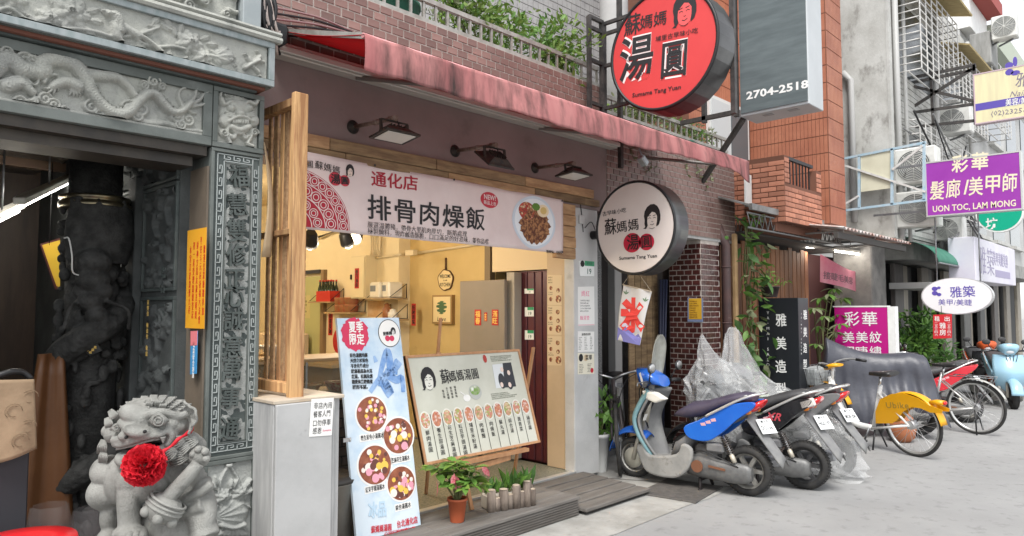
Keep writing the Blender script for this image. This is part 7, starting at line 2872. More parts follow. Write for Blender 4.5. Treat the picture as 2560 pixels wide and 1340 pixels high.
# motorbike under a dark cover
TARP = M('navy_tarpaulin', (.04, .042, .056), .42, c2=(.06, .063, .078), ns=3, bump=.5, bs=9, spec=.6)
TA, TB = V((8.95, -.62, 0)), V((9.55, -1.72, 0))
td = (TB - TA).normalized()
tn = V((-td.y, td.x, 0))
tq = thing('covered_motorbike', 'motorbike under a dark navy cover behind the yellow bicycle', 'motorbike', (TA + TB) / 2)
def _tarp(a, b):
    s = a
    L = (TB - TA).length
    hgt = 1.2 - .26 * s - .1 * sin(pi * min(1, s * 1.3)) if s < .92 else .94 - (s - .92) * 5
    if s < .06:
        hgt = .75 + s / .06 * .45
    t = 2 * b - 1
    wt = .07 + .06 * s
    fl = abs(t)
    fold = .022 * sin(s * 31 + 3 * t + 2 * sin(s * 9)) * (.4 + .6 * sin(s * 5 + 1) ** 2) + .005 * sin(s * 71 + 4 * t + 1)
    if fl < .25:
        off, z = wt * t / .25, hgt - .03 * (fl / .25) ** 2
    else:
        k = (fl - .25) / .75
        off = math.copysign(wt + (.16 + fold) * k ** .8 + .02 * sin(k * 9), t)
        z = hgt - .03 - (hgt - .3 + .12 * sin(s * 7)) * k ** 1.05 + .03 * sin(s * 30) * k
    return TA + td * (L * s + (.1 * (abs(t) - .3) if s > .9 else 0)) + tn * off + V((0, 0, max(z, .03)))
MB().grid(_tarp, 90, 40).build('tarpaulin', TARP, tq)
for s_ in (.18, .82):
    c = TA + td * ((TB - TA).length * s_)
    MB().ring((c.x, c.y, .28), tn, .22, .05, 28, 10).build('wheel', RUBBER, tq)
# distant scooters
WHT = M('scooter_white', (.65, .64, .6), .3, coat=.4)
RDP = M('scooter_red', (.55, .02, .035), .25, coat=.5)
PBL = M('scooter_pale_blue', (.3, .5, .62), .3, coat=.4)
GRP = 'scooters along the far shop fronts'
scooter('white scooter with crimson tail stripes behind the silver bicycle', (10.95, -1.2, 0), R(112), RDP, WHT, SEATB, ALLOY, group=GRP, num='MKR-281')
scooter('red scooter half hidden between the leafy shrub and covered motorbike', (10.3, -.55, 0), R(20), RDP, RDP, SEATB, DKPLASTIC, group=GRP, num='EPD-630')
scooter('pale blue scooter with its headlight toward the silver bicycle', (13.62, -1.72, 0), R(203), PBL, PBL, SEATB, DKPLASTIC, group=GRP, shield=PBL, num='KXA-118')
scooter('orange-red scooter just behind the pale blue one', (14.6, -1.25, 0), R(205), M('scooter_orange', (.55, .1, .03), .3), BLKP, SEATB, DKPLASTIC, group=GRP, num='BRA-977')
# ================================================================== right-hand street: orange tiled house
ORT = M('orange_tile', (.42, .165, .095), .5, c2=(.33, .115, .065), ns=2.2, rnd=.15, dirt=((.28, .1, .06), 9, .55, .8))
ORJ = M('tile_joint', (.16, .07, .045), .9)
ORB = M('salmon_brick', (.5, .22, .14), .7, c2=(.4, .16, .1), ns=4, rnd=.25)
TH = thing('tiled_house', 'orange tiled house with a brick balcony beyond the shop', 'house', (9.2, .5, 0))


def tilework(parent, pl, u1, v1, tw, th, mat):
    m = MB()
    for i in range(int(u1 / tw)):
        for j in range(int(v1 / th)):
            m.prism([(i * tw + .003, j * th + .006), ((i + 1) * tw - .003, j * th + .006), ((i + 1) * tw - .003, (j + 1) * th - .006), (i * tw + .003, (j + 1) * th - .006)], pl.o, pl.u, pl.v, 0, .006)
    m.build('tilework', mat, parent, kind='stuff')


fin = solid('fin_wall', ORJ, TH, (9.76, 10.35, -.5, 6, 2.62, 7.5))
tilework(fin, Pl((9.76, .6, 2.65), -YA), 1.1, 4.6, .052, .24, ORT)
tilework(fin, Pl((9.76, -.5, 2.65), XA), .58, 4.6, .052, .24, ORT)
bk_ = solid('back_wall', ORJ, TH, (8.02, 9.755, .6, .7, 2.3, 7.5))
tilework(bk_, Pl((8.02, .6, 2.65), XA), 1.7, 4.6, .052, .24, ORT)
wn = solid('balcony_window', M('white_upvc', (.6, .6, .58), .5), TH, (8.45, 9.6, .54, .59, 3.1, 4.35))
solid('pane', M('grey_glass', (.1, .12, .13), .1, spec=.8), wn, (9.05, 9.54, .528, .539, 3.15, 4.3))
solid('panel', M('pale_panel', (.5, .52, .52), .5), wn, (8.5, 9.0, .528, .539, 3.15, 4.3))
bl = solid('balcony_wall', ORJ, TH, (8.31, 9.46, -.495, -.39, 2.55, 3.02), (8.31, 8.45, -.495, -.39, 3.02, 3.35), (9.3, 9.46, -.495, -.39, 3.02, 3.3), (8.31, 8.42, -.39, .6, 2.55, 3.35), (8.31, 9.75, -.38, .6, 2.45, 2.55))
brick_face(bl, 0, 1.1, 0, .8, Pl((8.31, .6, 2.55), -YA), .2, .062, ORB, limit=75)
brick_face(bl, 0, 1.15, 0, .47, Pl((8.31, -.495, 2.55), XA), .2, .062, ORB, limit=60)
brick_face(bl, 0, .14, .47, .8, Pl((8.31, -.495, 2.55), XA), .14, .062, ORB)
brick_face(bl, .99, 1.15, .47, .75, Pl((8.31, -.495, 2.55), XA), .16, .062, ORB)
solid('top_rail', BLACK, TH, (8.45, 9.3, -.46, -.42, 3.33, 3.37))
for k in range(8):
    x = 8.5 + k * .1
    solid('baluster', BLACK, TH, (x, x + .014, -.447, -.433, 3.022, 3.33))
solid('ground_floor_wall', M('dark_shop_wall', (.05, .035, .03), .8), TH, (8.0, 11.9, .9, 1.0, 0, 2.45))
solid('shop_soffit', M('dark_soffit', (.08, .075, .07), .8), TH, (8.02, 11.9, -.1, .9, 2.42, 2.445))
wp_ = MB().box(at(1868, 420, Y=-.02), (.02, .02, .02))
hb_ = solid('white_board', WHITE, None, (8.12, 8.28, -.1, -.08, 2.75, 3.15), label='small white board on the wall beside the awning end', cat='board')

# timber fence under the canopy
FENC = M('russet_plank', (.26, .11, .045), .7, c2=(.17, .07, .03), ns=4, st=(5, 5, .5), rnd=.3, bump=.2, bs=30)
fn = thing('plank_fence', 'russet upright plank fence under the metal canopy', 'fence', (9.4, .2, 0))
for k in range(19):
    x = 8.0 + k * .145
    solid('plank', FENC, fn, (x, x + .128, .19, .21, .02 + .01 * (k % 3), 2.36 + .03 * sin(k * 1.9)), bev=.003)
for z in (.4, 1.5):
    solid('rail', FENC, fn, (8.0, 10.7, .215, .25, z, z + .07))
tr_ = MB()
for k in range(7):
    for s in (-1, 1):
        tr_.beam((8.5 + k * .14, -.05, .12), (8.5 + k * .14 + s * .12, -.05, .9), .018, .006)
tr_.build('folding_trellis', M('trellis_wood', (.36, .22, .13), .7), None, label='low folding wooden trellis at the foot of the plank fence', cat='trellis')
solid('bamboo_post', M('cane_post', (.4, .26, .13), .7, c2=(.3, .19, .09), ns=5), None, (7.83, 7.89, -.1, -.04, 0, 2.4), bev=.015, label='pale timber post beside the maroon downpipe', cat='post')

# metal canopy with lattice trusses
cn = thing('metal_canopy', 'rusty metal canopy roof on lattice trusses over the fence', 'canopy', (9.2, -.2, 2.4))
GALV = M('weathered_zinc', (.33, .33, .32), .6, .4, c2=(.2, .19, .18), ns=5)
m = MB()
m.add([(7.6, .0, 2.82), (10.6, .0, 2.82), (10.6, -.38, 2.68), (7.6, -.38, 2.68)], [(0, 1, 2, 3)])
m.build('roof_sheet', GALV, cn, solid=.02)
solid('edge_channel', GALV, cn, (7.6, 10.6, -.42, -.38, 2.63, 2.7))
tm = MB()
for yy, z1 in ((-.36, 2.6), (.05, 2.62)):
    tm.tube([(7.6, yy, z1), (10.6, yy, z1)], .012, 6)
    tm.tube([(7.6, yy, z1 - .17), (10.6, yy, z1 - .17)], .012, 6)
    for k in range(20):
        x = 7.6 + k * .15
        tm.tube([(x, yy, z1), (x + .075, yy, z1 - .17), (x + .15, yy, z1)], .007, 5)
tm.build('lattice_truss', M('truss_grey', (.2, .2, .2), .6, .4), cn)
m = MB()
m.grid(lambda a, b: V((9.0 + 2.85 * a, -.05 - .87 * b, 2.64 - .14 * b + .018 * sin(a * 2 * pi * 22))), 132, 3)
cs = thing('corrugated_awning', 'white edged corrugated awning over the salon entrance', 'awning', (10.4, -.5, 2.5))
m.build('sheet', M('corrugated_rust', (.5, .47, .45), .6, c2=(.3, .13, .09), ns=2, lo=.45, hi=.6), cs, solid=.006)
solid('beam', M('beam_dark', (.06, .055, .05), .7), cs, (9.0, 11.85, -.85, -.8, 2.38, 2.46))
for k in range(3):
    solid('bracket', GALV, cs, (9.2 + k * 1.2, 9.23 + k * 1.2, -.85, -.05, 2.47, 2.49))

# salon entrance: dim wall, tubes, pink banner, signs
solid('salon_wall', M('maroon_dim_wall', (.07, .025, .025), .7), None, (10.75, 13.2, .5, .6, 0, 2.4), label='dim maroon wall inside the salon entrance', cat='wall')
fluo(at(2088, 628, Y=-.1), at(2162, 638, Y=-.1), 'lit fluorescent tube over the salon entrance', 4)
fluo(at(2016, 618, Y=.12), at(2040, 620, Y=.12), 'short lit tube beside the plank fence top', 1)
pb = Pl(at(2050, 705, Y=-.05), XA)
pc = [pb.px(*p) for p in ((2050, 705), (2175, 738), (2176, 674), (2050, 635))]
m = MB()
PBW = lambda u, v: .05 * sin(u * 2.1)
m.grid(lambda a, b: pb.p((pc[0][0] * (1 - b) + pc[3][0] * b) * (1 - a) + (pc[1][0] * (1 - b) + pc[2][0] * b) * a, (pc[0][1] * (1 - b) + pc[3][1] * b) * (1 - a) + (pc[1][1] * (1 - b) + pc[2][1] * b) * a - .12 * sin(pi * a) * b), 24, 8)
po_ = thing('pink_banner', 'sagging pink banner with a red figure over the salon entrance', 'banner', pb.p(1, 0))
warp(m, pb, PBW).build('cloth', M('pink_banner_cloth', (.6, .16, .24), .8, c2=(.7, .34, .38), ns=1.4, tr=.2), po_)
m = MB()
ptext(pb, m, '接睫毛美容', 2056, 688, 2128, 704, 20, .01, d0=.004)
warp(m, pb, PBW).build('lettering', M('banner_grey', (.2, .1, .12), .7), po_)
m = MB()
pb.disc(m, *pb.px(2162, 706), .24, .2, .003, .005, 11)
warp(m, pb, PBW).build('burst_print', M('banner_white', (.75, .66, .62), .7), po_)
m = MB()
ptext(pb, m, '8', 2152, 704, 2174, 712, 56, .06, d0=.006)
warp(m, pb, PBW).build('figure_print', REDP, po_)

bsx = 8.3
BT = thing('black_sign_box', 'tall black free-standing sign box with white characters before the fence', 'sign', (8.45, -.38, 0))
BKM = M('sign_black_gloss', (.016, .018, .022), .35)
solid('box', BKM, BT, (bsx, 8.6, -.628, -.143, .0, 1.642), bev=.004)
lp2 = Pl((bsx, -.143, 0), -YA)
m = MB()
for ch, y in zip('雅美造型', (800, 858, 916, 972)):
    ptext(lp2, m, ch, 1939, y, 1966, y, 34, .012, d0=.001)
for i, ch in enumerate('YA-MAI SALON'):
    if ch != ' ':
        u, v = lp2.px(1920, 782 + i * 13)
        lp2.text(m, ch, u, v, .05, .0, .001, .001)
m.build('lettering', WHITE, BT)
rp2 = Pl((bsx, -.628, 0), XA)
m = MB()
for ch, y in zip('雅美造型', (787, 830, 870, 910)):
    ptext(rp2, m, ch, 2008, y, 2017, y, 26, .012, d0=.001)
for i, ch in enumerate('YA-MAI SALON'):
    if ch != ' ':
        u, v = rp2.px(2003, 785 + i * 9)
        rp2.text(m, ch, u, v, .03, 0, .001, .001)
m.build('side_lettering', WHITE, BT)

mp_ = Pl(at(2095, 905, X=9.9), -YA)
MG = thing('magenta_sign', 'magenta standing sign with white characters beside the covered motorbike', 'sign', mp_.p(.35, -1))
u1, v1 = mp_.px(2218, 768)
u0, v0 = mp_.px(2095, 1100)
m = MB()
mp_.rect(m, u0, u1, v0, v1, -.12, 0)
m.build('panel', M('magenta_panel', (.46, .01, .2), .4), MG)
m = MB()
mp_.rect(m, u1 + .002, u1 + .09, v0, v1 + .01, -.13, .004)
mp_.rect(m, u0 - .02, u1, v1 + .001, v1 + .02, -.13, .004)
m.build('frame', WHITE, MG)
m = MB()
for s_, y, x0, x1, h in (('彩華', 797, 2108, 2196, 38), ('美美紋', 843, 2104, 2206, 30), ('甲睫繡', 880, 2104, 2206, 30)):
    for i, ch in enumerate(s_):
        xx = x0 + (x1 - x0) * (i + .5) / len(s_)
        ptext(mp_, m, ch, xx - h * .5, y, xx + h * .5, y, h, .008, d0=.002)
m.build('lettering', WHITE, MG)

# ================================================================== concrete block beyond
CB = thing('concrete_house', 'stained grey concrete house with barred windows beyond the orange tiled house', 'house', (15, 1, 0))
CGR = M('stained_concrete', (.5, .5, .475), .9, c2=(.36, .355, .33), ns=2.2, st=(1, 1, .6), bump=.5, bs=26, dirt=((.14, .13, .115), 3.2, .53, .7), det=10)
solid('side_wall', CGR, CB, (12.0, 12.5, -.62, 4, 2.62, 9))
WTL = M('white_strip_tile', (.5, .5, .475), .6, c2=(.4, .4, .38), ns=3, dirt=((.2, .19, .17), 1.4, .52, .75))
solid('front_wall', WTL, CB, (12.51, 17.6, -.6, -.3, 2.7, 7.3))
st_ = MB()
for k in range(44):
    z = 2.75 + k * .1
    st_.bb(12.52, 17.6, -.612, -.601, z, z + .088)
st_.build('tile_course', WTL, CB, kind='stuff')
solid('corner_strip', WTL, CB, (12.0, 12.14, -.66, -.622, 2.62, 7.4))
dr_ = MB().tube([(11.93, -.1, 2.9), (11.93, -.1, 5.2), (11.93, .02, 5.35)], .05, 10)
dr_.build('drainpipe', M('grey_pvc', (.38, .38, .37), .5), CB)
for k in range(3):
    MB().tube([(11.97, .22 - .03 * k, 2.6), (11.97, .32 - .05 * k, 8)], .006, 5).build('cable', BLACK, CB)
GL2 = M('cage_dark_glass', (.06, .07, .075), .15, spec=.7)
BARM = M('white_bar', (.62, .62, .6), .45, c2=(.5, .48, .46), ns=20)


def cage(x0, x1, z0, z1, y, ym, label, nv=7, nh=12, hood=0.0):
    solid('window', GL2, CB, (x0 + .1, x1 - .1, -.618, -.6125, z0 + .1, z1 - .1))
    t = thing('window_cage', label, 'window cage', ((x0 + x1) / 2, ym, z0), group='white barred window cages')
    m = MB()
    for k in range(nh + 1):
        z = z0 + (z1 - z0) * k / nh
        m.tube([(x0, y, z), (x0, ym, z), (x1, ym, z), (x1, y, z)], .011, 5)
    m.build('bar', BARM, t)
    m = MB()
    for k in range(nv + 1):
        x = x0 + (x1 - x0) * k / nv
        m.beam((x, ym - .012, z0), (x, ym - .012, z1), .03, .012, YA)
    for k in (0, 1):
        m.beam((x0, (y + ym) / 2, [z0, z1][k]), (x1, (y + ym) / 2, [z0, z1][k]), .02, .02)
    m.build('upright', BARM, t)
    if not hood:
        return
    m = MB()
    m.add([(x0 - .05, y, z1 + .28), (x1 + .05, y, z1 + .28), (x1 + .05, ym - hood, z1 + .1), (x0 - .05, ym - hood, z1 + .1)], [(0, 1, 2, 3)])
    m.build('hood', M('straw_hood', (.5, .4, .2), .8, c2=(.36, .27, .12), ns=8, st=(6, 1, 1)), t, solid=.03)


cage(12.4, 14.9, 5.3, 6.75, -.62, -1.0, 'white barred window cage high beside the concrete wall', hood=.25)
cage(15.2, 17.3, 5.0, 6.3, -.62, -1.0, 'white barred window cage behind the pale yellow sign', hood=.15)
cage(15.2, 17.3, 3.2, 4.5, -.62, -.95, 'lower white barred window cage behind the purple sign', 6, 9)
cage(12.8, 14.5, 3.9, 4.6, -.62, -.85, 'small barred cage above the air conditioners', 5, 6)
# next houses down the street
FH = thing('far_house', 'pale house with a red roof edge beyond the concrete house', 'house', (21, 0, 0))
solid('front_wall', M('far_render', (.5, .5, .49), .8, c2=(.4, .4, .39), ns=1.2), FH, (17.7, 27, -.5, 3, 2.6, 7.6))
solid('roof_edge', M('red_roof_edge', (.32, .06, .05), .7), FH, (17.65, 19.6, -1.0, .5, 8.3, 8.6))
solid('roof_shed', WHITE, FH, (17.7, 19.5, -.7, .5, 7.62, 8.29))
solid('upper_block', M('sage_render', (.42, .46, .38), .8), FH, (19.6, 27, -.9, 2, 7.62, 8.2))
for k in range(4):
    w_ = solid('window', GL2, FH, (18.2 + k * 2.2, 19.6 + k * 2.2, -.52, -.501, 5.6, 7.0))
    solid('sill', WTL, w_, (18.1 + k * 2.2, 19.7 + k * 2.2, -.62, -.5, 5.5, 5.58))
    w_ = solid('window', GL2, FH, (18.2 + k * 2.2, 19.6 + k * 2.2, -.52, -.501, 3.2, 4.6))
    solid('sill', WTL, w_, (18.1 + k * 2.2, 19.7 + k * 2.2, -.62, -.5, 3.1, 3.18))
cage(18.0, 20.0, 5.5, 7.0, -.52, -1.0, 'barred window cage on the far pale house', 6, 10)
solid('grey_tank', M('grey_tank', (.3, .3, .29), .7, c2=(.2, .2, .19), ns=4, st=(2, 2, .5)), None, (17.75, 18.5, -1.05, -.66, 6.75, 7.45), bev=.02, label='stained grey water tank on the ledge under the red roof', cat='water tank')
# ground-floor fronts under these houses
GFF = [(.09, .08, .075), (.3, .27, .22), (.06, .06, .06), (.22, .2, .17), (.12, .12, .11)]
sf = thing('shutter_facade', 'dim shop fronts with timber shutters behind the pale blue scooter', 'shop front', (17, -.3, 0))
solid('rear_wall', M('dim_rear', (.05, .05, .05), .8), sf, (13.2, 27, .1, .2, 0, 2.6))
for k in range(22):
    x = 13.3 + k * .55
    solid('panel', M('front_panel%d' % (k % 5), GFF[k % 5], .6, c2=tuple(c * .7 for c in GFF[k % 5]), ns=6, st=(4, 4, .6)), sf, (x, x + .5, -.28 + .08 * (k % 3), -.2 + .08 * (k % 3), 0, 2.3), bev=.01)
solid('lintel', M('front_lintel', (.3, .3, .28), .7, c2=(.2, .2, .19), ns=4), sf, (13.2, 27, -.6, .1, 2.35, 2.68))
solid('concrete_pillar', M('grey_pillar', (.2, .19, .18), .85, c2=(.12, .115, .11), ns=3, bump=.3, bs=30), None, (12.05, 12.75, -.3, .3, 0, 2.55), bev=.02, label='dark grey concrete pillar beside the salon entrance', cat='pillar')
# signs
sx = 11.8
def panel_sign(name, label, x, px0, px1, py0, py1, facem, edgem, depth=.14):
    pl = Pl(at(px0, py1, X=x), -YA)
    u1, v1 = pl.px(px1, py0)
    t = thing(name, label, 'sign', pl.p(u1 / 2, 0, -depth / 2))
    m = MB()
    pl.rect(m, .02, u1 - .02, .02, v1 - .02, -.01, .003)
    m.build('face_panel', facem, t)
    m = MB()
    pl.rect(m, 0, u1, 0, v1, -depth, -.011)
    m.build('cabinet', edgem, t)
    for q in ((0, u1, 0, .02), (0, u1, v1 - .02, v1), (0, .02, .02, v1 - .02), (u1 - .02, u1, .02, v1 - .02)):
        m = MB()
        pl.rect(m, *q, -.0105, .008)
        m.build('edge', edgem, t)
    return t, pl, u1, v1


PURP = M('purple_panel', (.27, .03, .33), .45, c2=(.3, .04, .36), ns=2)
t, pl, u1, v1 = panel_sign('purple_sign', 'purple projecting sign with cream characters', sx, 2316, 2552, 376, 543, PURP, M('sign_silver', (.55, .55, .53), .4, .5))
CRM = M('cream_letter', (.72, .66, .48), .5)
m = MB()
for ch, x, y, h in (('彩', 2400, 411, 46), ('華', 2450, 404, 46)):
    ptext(pl, m, ch, x - 21, y, x + 21, y - 3, h, .02, d0=.004)
for i, ch in enumerate('髮廊/美甲師'):
    x = (2343, 2383, 2416, 2440, 2482, 2525)[i]
    ptext(pl, m, ch, x - (18 if ch != '/' else 8), 477 - (x - 2343) * .11, x + (18 if ch != '/' else 8), 475 - (x - 2343) * .11, 50, .012, d0=.004)
ptext(pl, m, 'UON TOC, LAM MONG', 2332, 523, 2540, 507, 22, .02, d0=.004)
m.build('lettering', CRM, t)
for z in (.1, .8):
    bars([(pl.p(.02, z, -.08), pl.p(-.75, z, -.08))], .03).build('bracket', STEEL, t)
bp3 = Pl((11.78, .2, 0), -YA)
bf = thing('blue_sign_bracket', 'pale blue steel sign frame with a cream panel on the concrete wall', 'sign frame', (11.78, -.3, 3.0))
PBS = M('pale_blue_steel', (.3, .45, .55), .5, c2=(.42, .5, .55), ns=10)
for s in (((2083, 402), (2315, 356)), ((2083, 530), (2315, 500)), ((2083, 402), (2083, 530)), ((2148, 390), (2148, 520)), ((2230, 372), (2230, 512)), ((2310, 357), (2310, 500))):
    bars([(bp3.p(*bp3.px(*s[0])), bp3.p(*bp3.px(*s[1])))], .035).build('bar', PBS, bf)
for s in (((2085, 405), (2315, 480)), ((2090, 525), (2148, 490)), ((2232, 425), (2308, 365))):
    bars([(bp3.p(*bp3.px(*s[0]), .02), bp3.p(*bp3.px(*s[1]), .02))], .03).build('brace', BARM, bf)
m = MB()
bp3.poly(m, [bp3.px(*p) for p in ((2152, 392), (2228, 376), (2228, 470), (2152, 480))], -.01, .0)
m.build('cream_panel', M('cream_sheet_metal', (.6, .58, .45), .6, c2=(.52, .5, .38), ns=3), bf)
ACW = M('ac_white', (.66, .66, .63), .5, c2=(.55, .55, .52), ns=6)


def ac(x, y, z, w_, h, label):
    t = thing('air_conditioner', label, 'air conditioner', (x, y, z))
    MB().bb(x, x + .3, y - w_ / 2, y + w_ / 2, z, z + h, .02).build('case', ACW, t)
    c = V((x - .003, y, z + h / 2))
    MB().lathe([(h * .42, 0), (h * .42, .004)], c, -XA, 28).build('fan_opening', M('ac_dark', (.16, .17, .17), .6), t)
    m = MB()
    for k in range(9):
        m.ring(c - XA * .012, XA, h * (.05 + .045 * k), .004, 26, 4)
    for k in range(4):
        a = k * pi / 4
        m.tube([c - XA * .012 + V((0, h * .42 * cos(a), h * .42 * sin(a))), c - XA * .012 - V((0, h * .42 * cos(a), h * .42 * sin(a)))], .004, 4)
    m.build('grille', ACW, t)
    m = MB()
    for s in (-.3, .3):
        m.beam((x + .15, y + s * w_, z - .02), (x + .45, y + s * w_ + .3, z - .02), .03, .03)
    m.build('shelf_bracket', STEEL, t)


ac(12.2, -.9, 3.46, .62, .56, 'upper white air conditioner behind the pale blue frame')
ac(12.2, -.9, 2.78, .62, .56, 'lower white air conditioner behind the pale blue frame')
ac(17.7, -1.3, 7.2, .45, .5, 'white air conditioner high beside the grey water tank')
t, pl, u1, v1 = panel_sign('yellow_sign', 'pale yellow sign with a blue band and a violet flower', 13.5, 2437, 2680, 138, 312, M('pale_yellow_panel', (.68, .64, .4), .5, c2=(.62, .56, .36), ns=3, st=(1, 5, .4)), M('mauve_edge', (.5, .38, .42), .5))
m = MB()
VIO = M('violet_print', (.1, .07, .36), .5)
a_, b_ = pl.px(2440, 278)[1], pl.px(2440, 260)[1]
pl.rect(m, .02, u1 - .02, a_, b_, .0035, .005)
for dx, dy, rx_, ry_ in ((-.02, .06, .055, .05), (-.02, -.05, .055, .05), (.06, .1, .03, .08), (.06, -.08, .06, .04)):
    u, v = pl.px(2527, 172)
    pl.disc(m, u + dx, v + dy, rx_, ry_, .0035, .005, 20)
m.build('violet_print', VIO, t)
m = MB()
ptext(pl, m, '美容/美體', 2514, 258, 2584, 250, 20, .01, d0=.006, res=1)
m.build('white_lettering', WHITE, t)
m = MB()
ptext(pl, m, '雅', 2540, 200, 2575, 197, 40, .0, d0=.004)
ptext(pl, m, 'Nail', 2525, 236, 2565, 231, 20, -.005, d0=.004, shear=.3)
ptext(pl, m, '(02)2325-5358', 2478, 284, 2610, 270, 18, .0, d0=.004, res=1)
m.build('lettering', M('violet_grey_ink', (.18, .15, .22), .5), t)
tp2 = Pl((13.5, 0, 0), -YA)
def tq2(*p):
    return tp2.p(*tp2.px(*p), -.05)
for s in (((2240, 200), (2437, 160)), ((2243, 212), (2437, 172)), ((2243, 285), (2437, 258)), ((2243, 320), (2437, 300)), ((2325, 185), (2332, 312)), ((2243, 205), (2437, 252)), ((2243, 290), (2437, 165)), ((2434, 160), (2437, 310))):
    bars([(tq2(*s[0]), tq2(*s[1]))], .045).build('truss_bar', FRM, t)
gpn = Pl(at(2500, 545, X=14), -YA)
gs = thing('green_sign', 'round bottomed green sign with a white character below the purple sign', 'sign', gpn.p(0, -.3))
u, v = gpn.px(2498, 530)
for rr_, d0, d1, ma, nm in ((.335, -.12, .0, WHITE, 'cabinet'), (.31, .001, .004, M('green_face', (.0, .36, .22), .4), 'face_panel')):
    m = MB()
    gpn.disc(m, u, v, rr_, rr_, d0, d1, 44)
    m.build(nm, ma, gs)
m = MB()
ptext(gpn, m, '坊', 2464, 560, 2494, 558, 30, .02, d0=.006)
m.build('lettering', WHITE, gs)
bars([(gpn.p(u - .3, v, -.06), gpn.p(u - 1.0, v, -.06))], .04).build('bracket', STEEL, gs)
# long white sign along the street
q0, q1 = at(2440, 700, Y=-1.3), at(2537, 640, Y=-1.3)
ls = thing('long_white_sign', 'faded white sign box with violet characters along the street', 'sign', ((q0.x + q1.x) / 2, -1.2, 2.0))
solid('cabinet', M('faded_white', (.66, .65, .7), .5, c2=(.58, .56, .66), ns=1.2), ls, (q0.x, q1.x, -1.3, -.9, 2.0, 2.75), bev=.01)
l3 = Pl((q0.x, -1.3, 2.0), XA)
m = MB()
l3.text(m, '雅築', .9, .35, .55, -.01, .002, .002, 1.3)
l3.text(m, '美甲美睫美容', 2.2, .45, .28, .0, .002, .002, 1.4, res=1)
l3.rect(m, 1.65, 3.1, .12, .25, .002, .004)
m.build('lettering', M('faded_violet', (.3, .27, .42), .5), ls)
solid('bracket', STEEL, ls, (q0.x + .3, q0.x + .36, -.9, -.3, 2.5, 2.56), (q1.x - .4, q1.x - .34, -.9, -.3, 2.5, 2.56))
# oval sign and the red rental card
ov = Pl(at(2390, 740, X=12.0), -YA)
os_ = thing('oval_sign', 'white oval lightbox sign with violet characters', 'sign', ov.p(0, -.25))
rx_ = abs(ov.px(2483, 740)[0])
for f_, d0, d1, ma, nm in ((1.0, -.12, 0, M('oval_rim', (.5, .5, .5), .4, .4), 'cabinet'), (.965, .001, .005, M('oval_white', (.74, .73, .74), .4), 'face_panel')):
    m = MB()
    ov.disc(m, 0, 0, rx_ * f_, .27 * f_, d0, d1, 48)
    m.build(nm, ma, os_)
m = MB()
ptext(ov, m, '雅築', 2375, 732, 2438, 729, 30, .006, d0=.006)
ptext(ov, m, '美甲/美睫', 2346, 756, 2430, 757, 17, -.002, d0=.006)
for dx, dy, rr_ in ((-.02, .035, .033), (-.02, -.03, .033), (.035, .05, .02), (.035, -.05, .025)):
    u, v = ov.px(2341, 728)
    ov.disc(m, u + dx, v + dy, rr_ * 1.2, rr_, .006, .0075, 16)
m.build('lettering', VIO, os_)
MB().tube([ov.p(-.25, .24, -.06), ov.p(-.25, 1.3, -.06)], .01, 6).build('hanger', STEEL, os_)
MB().tube([ov.p(.3, .2, -.06), ov.p(.3, 1.2, -.06)], .01, 6).build('hanger', STEEL, os_)
rc = Pl(at(2356, 847, X=11.95), -YA)
o, (u0, u1, v0, v1) = sheet('rental_card', 'red rental card hanging below the oval sign', 'sign', rc, ((2333, 787), (2380, 785), (2380, 845), (2333, 847)), M('rental_red', (.55, .02, .03), .5), .006)
m = MB()
for ch, x, y, h in (('租', 2343, 797, 13), ('出', 2368, 797, 13), ('雅', 2357, 814, 16), ('房', 2357, 831, 16)):
    ptext(rc, m, ch, x - h / 2, y, x + h / 2, y, h, .01, d0=.008)
for x in (2341, 2373):
    for k in range(5):
        ptext(rc, m, '二五三四六'[k], x - 4, 809 + k * 7, x + 4, 809 + k * 7, 7, 0, d0=.008, res=1)
m.build('lettering', WHITE, o)
MB().tube([rc.p(0, v1, .003), rc.p(0, v1 + .12, .003)], .004, 5).build('string', BLACK, o)
# green canvas awning
ga = thing('green_awning', 'dark green curved canvas awning behind the oval sign', 'awning', (13.6, -.7, 2.2))
m = MB().grid(lambda a, b: V((12.85 + 1.5 * a, -.3 - .75 * sin(b * pi / 2), 2.25 + .42 * cos(b * pi / 2))), 10, 10)
m.build('canvas', M('green_canvas', (.05, .2, .14), .7, c2=(.08, .26, .19), ns=3, tr=.2), ga, solid=.006)
m = MB().tube([(12.85, -1.05, 2.25), (14.35, -1.05, 2.25)], .015, 6)
m.build('front_rod', STEEL, ga)
solid('ledge', M('grey_ledge', (.3, .3, .29), .7), sf, (12.9, 14.4, -.9, -.3, 1.85, 1.95))
# yellow notice on the brick pier
pn = Pl((7.198, .42, 0), -YA)
o, (u0, u1, v0, v1) = sheet('pier_notice', 'yellow notice with a blue border on the dark brick pier', 'notice', pn, ((1719, 744), (1758, 746), (1758, 805), (1719, 804)), M('notice_blue', (.2, .25, .4), .6))
m = MB()
pn.rect(m, u0 + .02, u1 - .02, v0 + .03, v1 - .01, .003, .004)
m.build('yellow_field', M('notice_yellow', (.7, .4, .03), .6), o)
m = MB()
scribble(pn, m, u0 + .03, u1 - .03, v0 + .04, v1 - .03, 8, d=.0045)
m.build('lettering', M('notice_ink', (.25, .1, .02), .6), o)
